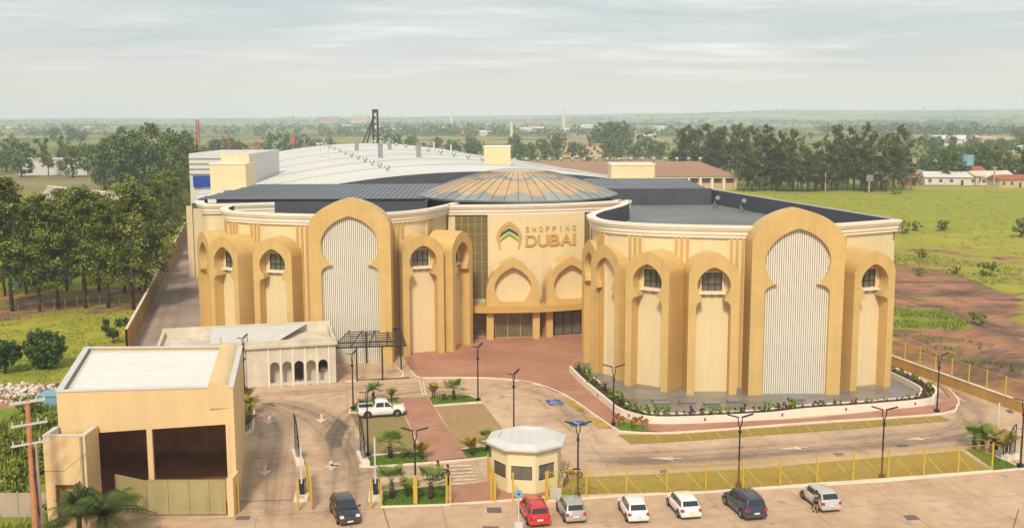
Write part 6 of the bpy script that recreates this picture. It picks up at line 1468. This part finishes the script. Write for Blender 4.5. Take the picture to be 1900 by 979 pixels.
# ---- palms
def frond(mb, o, az, el, L, n=11, lw=.05, ll=.5, sag=1.0, tone=.5, rng=R_, droop=.25):
    d = Vector((math.cos(az), math.sin(az), 0)); pts = []
    for i in range(n + 1):
        t = i / n; pts.append(Vector(o) + d * L * t * math.cos(el) + Vector((0, 0, L * t * math.sin(el) - sag * L * .55 * t * t)))
    sd = Vector((-d.y, d.x, 0))
    for i in range(n):
        a, b = pts[i], pts[i + 1]; w = .02 * (1 - i / n) + .008; mb.add([a - sd * w, a + sd * w, b + sd * w * .8, b - sd * w * .8], [(0, 1, 2, 3)]); mb.tone.append(tone * .8)
        if i == 0: continue
        ax = (b - a).normalized(); l = ll * math.sin(PI * min(.97, (.18 + .8 * i / n))) ** .7
        for s in (1, -1):
            for k in (0, .5):
                p = a.lerp(b, k); q = p + (sd * s * .8 + ax * .65 - Vector((0, 0, droop))).normalized() * l * rng.uniform(.8, 1.1); e = ax * lw
                mb.add([p - e, p + e, q], [(0, 1, 2)]); mb.tone.append(min(1, max(0, tone + rng.uniform(-.2, .2))))
def fan(mb, o, az, el, L, rng, tone):
    d = Vector((math.cos(az) * math.cos(el), math.sin(az) * math.cos(el), math.sin(el))); c = Vector(o) + d * L * .55; sd = Vector((-math.sin(az), math.cos(az), 0)); up = sd.cross(d)
    mb.add([Vector(o) - sd * .015, Vector(o) + sd * .015, c + sd * .012, c - sd * .012], [(0, 1, 2, 3)]); mb.tone.append(.4)
    for i in range(13):
        a = (i - 6) / 6 * 1.75; q = c + (d * math.cos(a) + sd * math.sin(a)) * L * .5 * rng.uniform(.88, 1.05) + up * -.14 * L * abs(math.sin(a)) - Vector((0, 0, .10 * L)); m_ = c + (d * math.cos(a) + sd * math.sin(a)) * L * .28; e = (-d * math.sin(a) + sd * math.cos(a)) * .032 * L
        mb.add([c, m_ - e, q, m_ + e], [(0, 1, 2, 3)]); mb.tone.append(min(1, max(0, tone + rng.uniform(-.2, .2))))
def palm_proto(kind, seed):
    rng = random.Random(seed); mb = MB(); mb.tone = []; tk = MB()
    if kind == 'fan':
        tk.tube([(0, 0, 0), (.02, 0, .5), (0, .02, 1.0)], [.17, .15, .12], 8)
        for i in range(12): a = 2 * PI * i / 12; tk.tube([(.1 * math.cos(a), .1 * math.sin(a), .2 + .06 * i), (.22 * math.cos(a), .22 * math.sin(a), .36 + .06 * i)], [.05, .02], 4)
        for i in range(15): fan(mb, (0, 0, 1.0), i * 2.4, rng.uniform(-.1, 1.1), rng.uniform(1.1, 1.6), rng, rng.uniform(.3, .75))
        m = 'palm'
    elif kind == 'areca':
        for k in range(4): tk.tube([(.1 * k - .15, .07 * (k % 2), 0), (.16 * k - .24, .1 * (k % 2), .9)], [.04, .03], 5)
        for i in range(13): frond(mb, (rng.uniform(-.2, .2), rng.uniform(-.1, .1), .55), i * 2.4, rng.uniform(.9, 1.4), rng.uniform(1.4, 2.1), 9, .035, .42, rng.uniform(.5, 1), rng.uniform(.3, 1), rng, .35)
        m = 'palmdry'
    elif kind == 'cycad':
        tk.tube([(0, 0, 0), (0, 0, .2)], [.14, .1], 7)
        for i in range(18): frond(mb, (0, 0, .2), i * 2.4, rng.uniform(.3, 1.0), rng.uniform(.7, .95), 8, .025, .16, .9, rng.uniform(0, .3), rng, .1)
        m = 'palm'
    else:
        tk.tube([(0, 0, 0), (.1, 0, .9), (.15, .05, 1.9)], [.3, .24, .2], 9)
        for i in range(30): frond(mb, (.15, .05, 1.9), i * 2.4 + (.35 if i % 2 else 0), rng.uniform(.15, 1.3), rng.uniform(2.4, 3.5), 18, .022, .8, rng.uniform(.8, 1.3), rng.uniform(.0, .5), rng, .7)
        m = 'palmdark'
    return mb.mesh('crown', m, recalc=False), tk.mesh('trunk', 'bark', smooth=True)
PP = {k: [palm_proto(k, s) for s in (1, 2)] for k in ('fan', 'areca', 'cycad')}; PP['big'] = [palm_proto('big', 4)]
for i, (x, y, k, s, l) in enumerate([(727, 925, 'fan', 1.35, 'green fan palm at the left of the front lawn'), (757, 922, 'areca', 1.0, 'yellowish feather palm beside the lamp in the front lawn'), (800, 926, 'fan', 1.3, 'green fan palm at the right of the front lawn'),
        (724, 850, 'fan', 1.25, 'fan palm on the lower lawn below the pickup bay'), (757, 848, 'cycad', 1.3, 'dark low cycad on the lower lawn below the pickup bay'), (783, 853, 'areca', 1.1, 'orange-yellow feather palm at the lawn corner by the brick path'),
        (804, 738, 'areca', 1.05, 'yellow feather palm at the left of the small upper lawn'), (842, 742, 'fan', 1.1, 'green fan palm on the small upper lawn'), (824, 743, 'areca', .55, 'short dry feather palm between two palms of the upper lawn'),
        (876, 845, 'areca', 1.15, 'orange-yellow feather palm on the lawn left of the kiosk roof'), (904, 836, 'fan', .95, 'fan palm half hidden by the kiosk roof'), (693, 744, 'fan', 1.0, 'fan palm behind the pickup cab'), (727, 745, 'areca', 1.0, 'yellow feather palm behind the pickup bonnet'), (670, 750, 'cycad', 1.1, 'small spiky plant behind the pickup bed'),
        (1807, 834, 'fan', 1.15, 'leftmost fan palm of the right exit bed'), (1823, 836, 'fan', 1.1, 'middle fan palm of the right exit bed'), (1839, 842, 'fan', 1.15, 'rightmost fan palm of the right exit bed'), (1862, 850, 'areca', 1.6, 'tall thin feather palm by the exit lattice'),
        (456, 752, 'areca', 1.35, 'feather palm at the back of the planting strip along the garage wall'), (461, 770, 'areca', 1.3, 'feather palm right of the lamp along the garage wall'), (455, 786, 'areca', 1.35, 'feather palm in the middle of the planting along the garage wall'), (458, 803, 'areca', 1.3, 'feather palm at the front end of the planting along the garage wall')]):
    pr_ = PP[k][i % 2]; g = G(x, y); t = thing('palm', l, 'palm', (g.x, g.y, .05), i * 1.7, 'small palms in the planted beds'); t.scale = (s,) * 3; place(pr_[1], 'trunk', t); place(pr_[0], 'crown', t)
t = thing('large_palm', 'large dark feather palm in front of the garage annex at bottom left', 'palm', (-29.3, 71.2, 0), .3); t.scale = (1.6, 1.6, 1.15); place(PP['big'][0][1], 'trunk', t); place(PP['big'][0][0], 'crown', t)
t = thing('large_palm', 'pale windblown palm rising against the garage annex door', 'palm', (-31.2, 72.2, 0), 1.3); t.scale = (.75, .75, 1.25); place(PP['big'][0][1], 'trunk', t); place(PP['big'][0][0], 'crown', t)
kb = kerb('kerb', [(441, 818), (469, 800), (472, 765), (456, 738)], .2, .35); 
# ---- planter shrubs
SHR = [broad_proto(51, .75, .42, 'shrubgreen', 14, 18, .15, .05), broad_proto(52, .6, .28, 'redleaf', 10, 14, .13, .1), broad_proto(53, .55, .3, 'mango', 10, 14, .13, .1)]
acc = 0; cen = offset(PW, -.85); last = cen[0]
for i in range(1, len(cen)):
    acc += (cen[i] - last).length; last = cen[i]
    if acc < .62: continue
    acc = 0; k = R_.choice((0, 1, 1, 2)) if i > 40 else R_.choice((0, 0, 2, 1)); s = R_.uniform(.75, 1.3) * (1.35 if i < 45 else 1)
    p = cen[i] + Vector((R_.uniform(-.25, .25), R_.uniform(-.2, .2)))
    plant_tree('planter_shrub', ('small bright green', 'small dark red', 'small dark green')[k] + ' shrub growing in the curved planter', 'shrub', SHR[k], p, s, R_.uniform(0, 6), ('bright green', 'dark red', 'dark green')[k] + ' planter shrubs', z=.6)
OS = broad_proto(61, 1.35, .65, 'orangeleaf', 22, 26, .16, .2)
for x, y, l in ((1149, 792, 'leftmost orange shrub by the planter lamp post'), (1172, 797, 'middle orange shrub below the planter curve'), (1193, 797, 'rightmost orange shrub below the planter curve')): plant_tree('orange_shrub', l, 'shrub', OS, G(x, y), 1.0, x, 'orange shrubs below the planter', z=.1)
for g_, f_ in (('front row of pines by the alley', '{} pine from the left in the front row of the left pine belt'), ('second row of pines by the alley', '{} pine from the left in the second row of the left pine belt'),
               ('left block of eucalyptus', '{} eucalyptus from the left in the front of the dense left block'), ('rear rank of the eucalyptus block', '{} eucalyptus from the left in the rear of the left block'), ('eucalyptus in the gap', '{} lower eucalyptus from the left in the gap between blocks'),
               ('right block of eucalyptus', '{} eucalyptus from the left in the front of the right block'), ('rear rank of the right eucalyptus block', '{} eucalyptus from the left in the rear of the right block'), ('clump left of the white block', '{} large dark tree from the left beside the white cladding block'),
               ('belt by the white shed', '{} belt tree from the left around the far white shed'), ('trees behind the barrel roof', '{} round tree from the left behind the barrel roof and cranes'), ('tall trees over the far left belt', '{} tall tree from the left above the far left belt'),
               ('trees beyond the brown roof', '{} leafy tree from the left beyond the brown warehouse roof'), ('trees beyond the barrel roof', '{} leafy tree from the left beyond the barrel roof right slope')): relabel(f_, GROUPS.get(g_, []))
relabel('{} pine from the near end behind the ochre alley wall', GROUPS['pines along the alley wall'], lambda o: o.location.y)
rt = sorted(GROUPS['trees among the right houses'], key=lambda o: o.location.y)
for k, w_ in enumerate(('nearest rank, along the green field', 'middle rank, between the houses', 'far rank, beyond the houses')):
    relabel('{} tree from the left at the right houses, ' + w_, rt[k * 15:(k + 1) * 15])
# ================================================================== far buildings, cranes and odds
def house(px, py, w, d, h, roof, wall, label, group, rz=0.0, cat='house', name='house', flatroof=False):
    g = G(px, py); t = thing(name, label, cat, (g.x, g.y, ridge(g.x, g.y) - .1), rz, group)
    MB().box(-w / 2, w / 2, 0, d, 0, h).build('wall', wall, t)
    if flatroof: MB().box(-w / 2 - .2, w / 2 + .2, -.2, d + .2, h, h + .4).build('roof', roof, t)
    else:
        r = h + d * .22; MB().add([(-w / 2 - .5, -.6, h - .1), (w / 2 + .5, -.6, h - .1), (w / 2 + .5, d / 2, r), (-w / 2 - .5, d / 2, r), (-w / 2 - .5, d + .6, h - .1), (w / 2 + .5, d + .6, h - .1)], [(0, 1, 2, 3), (3, 2, 5, 4), (0, 3, 4), (1, 5, 2)]).build('roof', roof, t)
    n = max(2, int(w / 4))
    for i in range(n):
        x = -w / 2 + w * (i + .5) / n
        if i == n // 2: MB().box(x - .5, x + .5, -.06, 0, 0, min(2.2, h - .5)).build('door', 'dark', t)
        else: MB().box(x - .7, x + .7, -.05, 0, h * .35, h * .75).build('window', 'glass', t)
    return t
HW, HC, TR, PK = 'housewhite', 'housecream', 'terracotta', 'pink'
for i, (x, y, w, d, h, rf, wl, l) in enumerate([(1775, 343, 26, 10, 3.4, 'white', HW, 'long low house with a white roof at the field edge'), (1805, 339, 12, 12, 4.5, TR, HW, 'house with a bright red roof under the teal tank'), (1845, 343, 18, 9, 4, 'grey', HC, 'pale walled house right of the red-roofed house'), (1885, 348, 16, 8, 3.5, TR, HC, 'house with a reddish roof at the far right edge'), (1868, 306, 22, 12, 8, HC, HC, 'two-storey beige building at the right'), (1775, 270, 40, 18, 6, 'white', HW, 'white long shed beyond the right trees'), (1812, 268, 36, 16, 7, HW, HW, 'white flat building right of the long shed'), (1880, 272, 60, 20, 8, HC, HC, 'long cream building at the far right'),
        (1795, 322, 12, 9, 3.5, TR, HC, 'terracotta roofed house half hidden by trees'), (1830, 318, 12, 9, 3.5, PK, HC, 'dusty roofed house among the right trees'), (1728, 318, 10, 9, 3.2, PK, HW, 'small dusty roofed house left of the street'), (1700, 335, 10, 8, 3, PK, HC, 'low house behind the eucalyptus edge'), (1880, 325, 14, 9, 3.6, PK, HW, 'dusty roofed house below the beige building'), (1752, 300, 12, 9, 3.6, TR, HW, 'red roofed house in the right trees'), (1690, 345, 6, 4, 3, TR, TR, 'small brick hut at the field corner')]):
    house(x, y, w, d, h, rf, wl, l, 'houses beyond the green field', R_.uniform(-.3, .3), flatroof=(rf == wl))
g = G(1793, 341); tk = thing('water_tank', 'teal water tank on a stand above the red-roofed house', 'tank', (g.x, g.y, 0)); MB().cyl((0, 0), 2.6, 8, 12.5, 14).build('tank', 'lightblue', tk); MB().cyl((0, 0), .4, 0, 8, 6).build('stand', 'pole', tk)
g = G(1893, 303); tk = thing('water_tower', 'white cylindrical water tower at the right edge', 'water tower', (g.x, g.y, 0)); MB().cyl((0, 0), 2.6, 0, 11, 14).build('shaft', 'white', tk); MB().cyl((0, 0), 2.7, -.1, 2, 14).build('base', 'lightblue', tk)
hs = [(968, 243, 1), (980, 244, 0), (992, 242, 1), (1002, 244, 0), (990, 239, 1), (1022, 246, 1), (1035, 247, 1), (1048, 246, 0), (838, 248, 1), (850, 246, 1), (862, 248, 1), (875, 246, 1), (846, 242, 0), (862, 241, 1), (878, 243, 1), (890, 249, 1), (822, 240, 0), (902, 252, 0), (1075, 240, 0), (1090, 238, 0), (1200, 257, 0), (1192, 258, 0), (1225, 242, 0), (30, 228, 0), (45, 238, 1), (15, 238, 1), (55, 236, 0), (90, 236, 0), (140, 238, 1), (158, 238, 0), (215, 238, 0), (245, 226, 1), (255, 227, 1), (210, 228, 0), (640, 238, 0), (735, 246, 0), (745, 245, 0), (700, 240, 0), (20, 226, 0), (460, 226, 0)]
for i, (x, y, k) in enumerate(hs):
    house(x, y, R_.uniform(12, 26), R_.uniform(9, 14), R_.uniform(3.5, 6), TR if k else 'white', HW if i % 3 else HC, 'distant ' + ('red' if k else 'white') + ' roofed house on the hazy plain', 'distant ' + ('red' if k else 'white') + ' roofed houses', R_.uniform(-.4, .4))
house(608, 231, 75, 20, 26, PK, PK, 'pink apartment block far behind the drilling rig', 'apartment blocks', 0, 'building', 'apartment_block', True)
house(660, 230, 34, 18, 30, HC, HC, 'left one of two cream apartment blocks left of the rig', 'apartment blocks', 0, 'building', 'apartment_block', True); house(674, 230, 32, 18, 30, HC, HC, 'right one of two cream apartment blocks left of the rig', 'apartment blocks', 0, 'building', 'apartment_block', True)
for x, y, h, l in ((838, 233, 40, 'white water tower over the red town left of centre'), (1046, 239, 42, 'white water tower at the red town right of centre'), (949, 258, 22, 'small white silo on the plain behind the dome'), (194, 236, 18, 'small white silo on the far left plain')):
    g = G(x, y); t = thing('water_tower', l, 'water tower', (g.x, g.y, 0)); MB().cyl((0, 0), h * .09, 0, h, 10).build('shaft', 'housewhite', t); MB().cyl((0, 0), h * .1, h, h * 1.04, 10).build('cap', 'housewhite', t)
g = G(1085, 304, 5); t = thing('pale_building', 'pale flat building among trees above the brown roof', 'building', (*G(1100, 292), 0)); MB().box(-22, 10, 0, 10, 0, 9).build('wall', 'housecream', t); MB().box(-22.5, 10.5, -.5, 10.5, 9, 9.6).build('roof', 'pink', t)
g = G(100, 325); t = thing('long_shed', 'long white shed behind the belt of trees at far left', 'shed', (g.x, g.y, 0)); MB().box(-18, 22, 0, 14, 0, 8).build('wall', 'white', t); MB().box(-18.5, 22.5, -.5, 14.5, 8, 8.5).build('roof', 'white', t)
g = G(165, 325); t = thing('brick_shed', 'reddish shed right of the long white shed', 'shed', (g.x, g.y, 0)); MB().box(-1, 14, 0, 10, 0, 6).build('wall', 'pink', t); MB().box(-1.5, 14.5, -.5, 10.5, 6, 6.5).build('roof', 'terracotta', t)
t = thing('low_warehouse', 'low warehouse with a dusty pink ribbed roof behind the pines', 'warehouse', (0, 0, 0))
q = [G(88, 346, 6.5), G(240, 362, 6.5), G(215, 392, 5), G(60, 385, 5)]
MB().add([(p.x, p.y, z) for p, z in zip(q, (6.5, 6.5, 5, 5))], [(0, 1, 2, 3)]).build('roof', mat('dusty_pink_roof', (.50, .36, .30), .8, .12, .06, 1), t)
mb = MB()
for p, e, za, zb in ((q[0], q[1], 6.5, 6.5), (q[1], q[2], 6.5, 5), (q[2], q[3], 5, 5), (q[3], q[0], 5, 6.5)): mb.add([(p.x, p.y, 0), (e.x, e.y, 0), (e.x, e.y, zb - .02), (p.x, p.y, za - .02)], [(0, 1, 2, 3)])
mb.build('wall', 'housecream', t)
for i in range(1, 16):
    a, b = q[0].lerp(q[1], i / 16), q[3].lerp(q[2], i / 16); MB().tube([(a.x, a.y, 6.56), (b.x, b.y, 5.06)], .14, 4).build('roof_rib', 'housewhite', t)
MB().tube([(q[0].x, q[0].y, 6.6), (q[1].x, q[1].y, 6.6)], .3, 4).build('ridge_cap', 'white', t)
g = G(70, 532); t = thing('blue_container', 'blue container glimpsed between the pine trunks', 'container', (g.x, g.y, 0)); MB().box(-5, 5, 0, 3, 0, 3.2).build('box', 'lightblue', t); MB().box(-5.1, 5.1, -.1, 3.1, 3.2, 3.3).build('lid', 'lightblue', t)
g = G(88, 764); t = thing('blue_container', 'small blue container against the garage left wall', 'container', (g.x, g.y + .6, 0), -.1); MB().box(-1.4, 1.1, 0, 2.2, 0, 1.5).build('box', 'lightblue', t); MB().box(-1.5, 1.2, -.1, 2.3, 1.5, 1.58).build('lid', 'lightblue', t)
def rubble():
    rng = random.Random(3); mb = MB(); c = G(45, 728)
    for _ in range(420):
        r = abs(rng.gauss(0, 1.9)); a = rng.uniform(0, 2 * PI); x, y = c.x + r * math.cos(a) * 1.3, c.y + r * math.sin(a); z = max(0, .9 - r * .3) * rng.random(); s = rng.uniform(.06, .34); mb.cur = rng.choice((0, 0, 1, 2))
        mb.box(-s, s, -s * rng.uniform(.4, 1), s * .7, -s * .4, s * .4, Matrix.Translation((x, y, z + .05)) @ Matrix.Rotation(rng.uniform(0, 6), 4, rdir(rng)))
    mb.build('rubble', ['housewhite', 'grey', 'pink'], kind='stuff', label='heap of broken rubble and debris on red earth by the left yard', cat='rubble')
rubble()
def lattice_tower(x, y, z1, w, m, name, label, legs=(), n=9):
    t = thing(name, label, 'crane', (x, y, 0)); mb = MB()
    for sx in (-1, 1):
        for sy in (-1, 1): mb.tube([(sx * w, sy * w, 0), (sx * w * .8, sy * w * .8, z1)], w * .22, 4)
    mb.build('mast', m, t); br = MB()
    for k in range(n):
        za, zb_ = z1 * k / n, z1 * (k + 1) / n
        for s in (-1, 1): br.tube([(-w * s, -w, za), (w * s, -w, zb_)], w * .12, 3)
    br.build('bracing', m, t)
    for l in legs: MB().tube(l, w * .25, 4).build('stay', m, t)
    return t
x, z = Zat(366, 222, 520); lattice_tower(x, 520, z, .7, 'crane_red', 'red_crane', 'tall red lattice tower left of the white cladding block')
x, z = Zat(477, 262, 455); lattice_tower(x, 455, z, .8, 'crane_red', 'red_crane', 'red crane foot with a slanted strut just above the roof edge', [[(-7, 0, z - 6), (0, 0, z - .5)]])
x, z = Zat(424, 243, 640); lattice_tower(x, 640, z, .5, 'crane_red', 'red_crane', 'small distant red tower right of the tall red one')
x, z = Zat(543, 254, 480); t = thing('red_crane', 'red crane head block showing above the barrel roof crest', 'crane', (x, 480, 0)); MB().box(-1.0, 1.0, -1, 1, z - 3, z).build('head', 'crane_red', t); MB().box(-.3, .3, -.3, .3, 0, z - 3).build('mast', 'crane_red', t)
x, z = Zat(696, 203, 500); t = lattice_tower(x, 500, z, 1.3, 'rust', 'drilling_rig', 'dark drilling rig mast with a slanted leg on the skyline', [[(-8.5, 0, 12), (-.5, 0, z - 3)], [(-6.5, 0, 10), (-.3, 0, z - 3)]], 12); MB().box(-1.3, 1.3, -1.3, 1.3, z - 1.5, z).build('crown_block', 'rust', t)
for px, l in ((228, 'tallest thin golden spire over the left tree belt'), (241, 'middle thin golden spire'), (264, 'small right golden spire')):
    x, z = Zat(px, 247 if px == 228 else 257, 700); t = thing('spire', l + ' above the far left trees', 'spire', (x, 700, 0)); MB().cyl((0, 0), 1.4, 0, z - 5, 8).build('shaft', 'housecream', t); MB().cyl((0, 0), 1.5, z - 5, z, 8, .1).build('tip', 'wallgold', t)
# ================================================================== air
def haze():
    mb = MB().box(-7600, 7600, -900, 7400, -30, 110); m = bpy.data.materials.new('haze'); m.use_nodes = True; nt = m.node_tree; nt.nodes.clear()
    out = nt.nodes.new('ShaderNodeOutputMaterial'); v = nt.nodes.new('ShaderNodeVolumePrincipled'); v.inputs['Color'].default_value = (.74, .87, 1.0, 1); v.inputs['Density'].default_value = HAZE; v.inputs['Anisotropy'].default_value = -0.3
    nt.links.new(v.outputs[0], out.inputs['Volume']); mb.build('haze', m, kind='stuff', label='pale haze lying over the whole plain', cat='haze')
HAZE = 0.0002
haze()
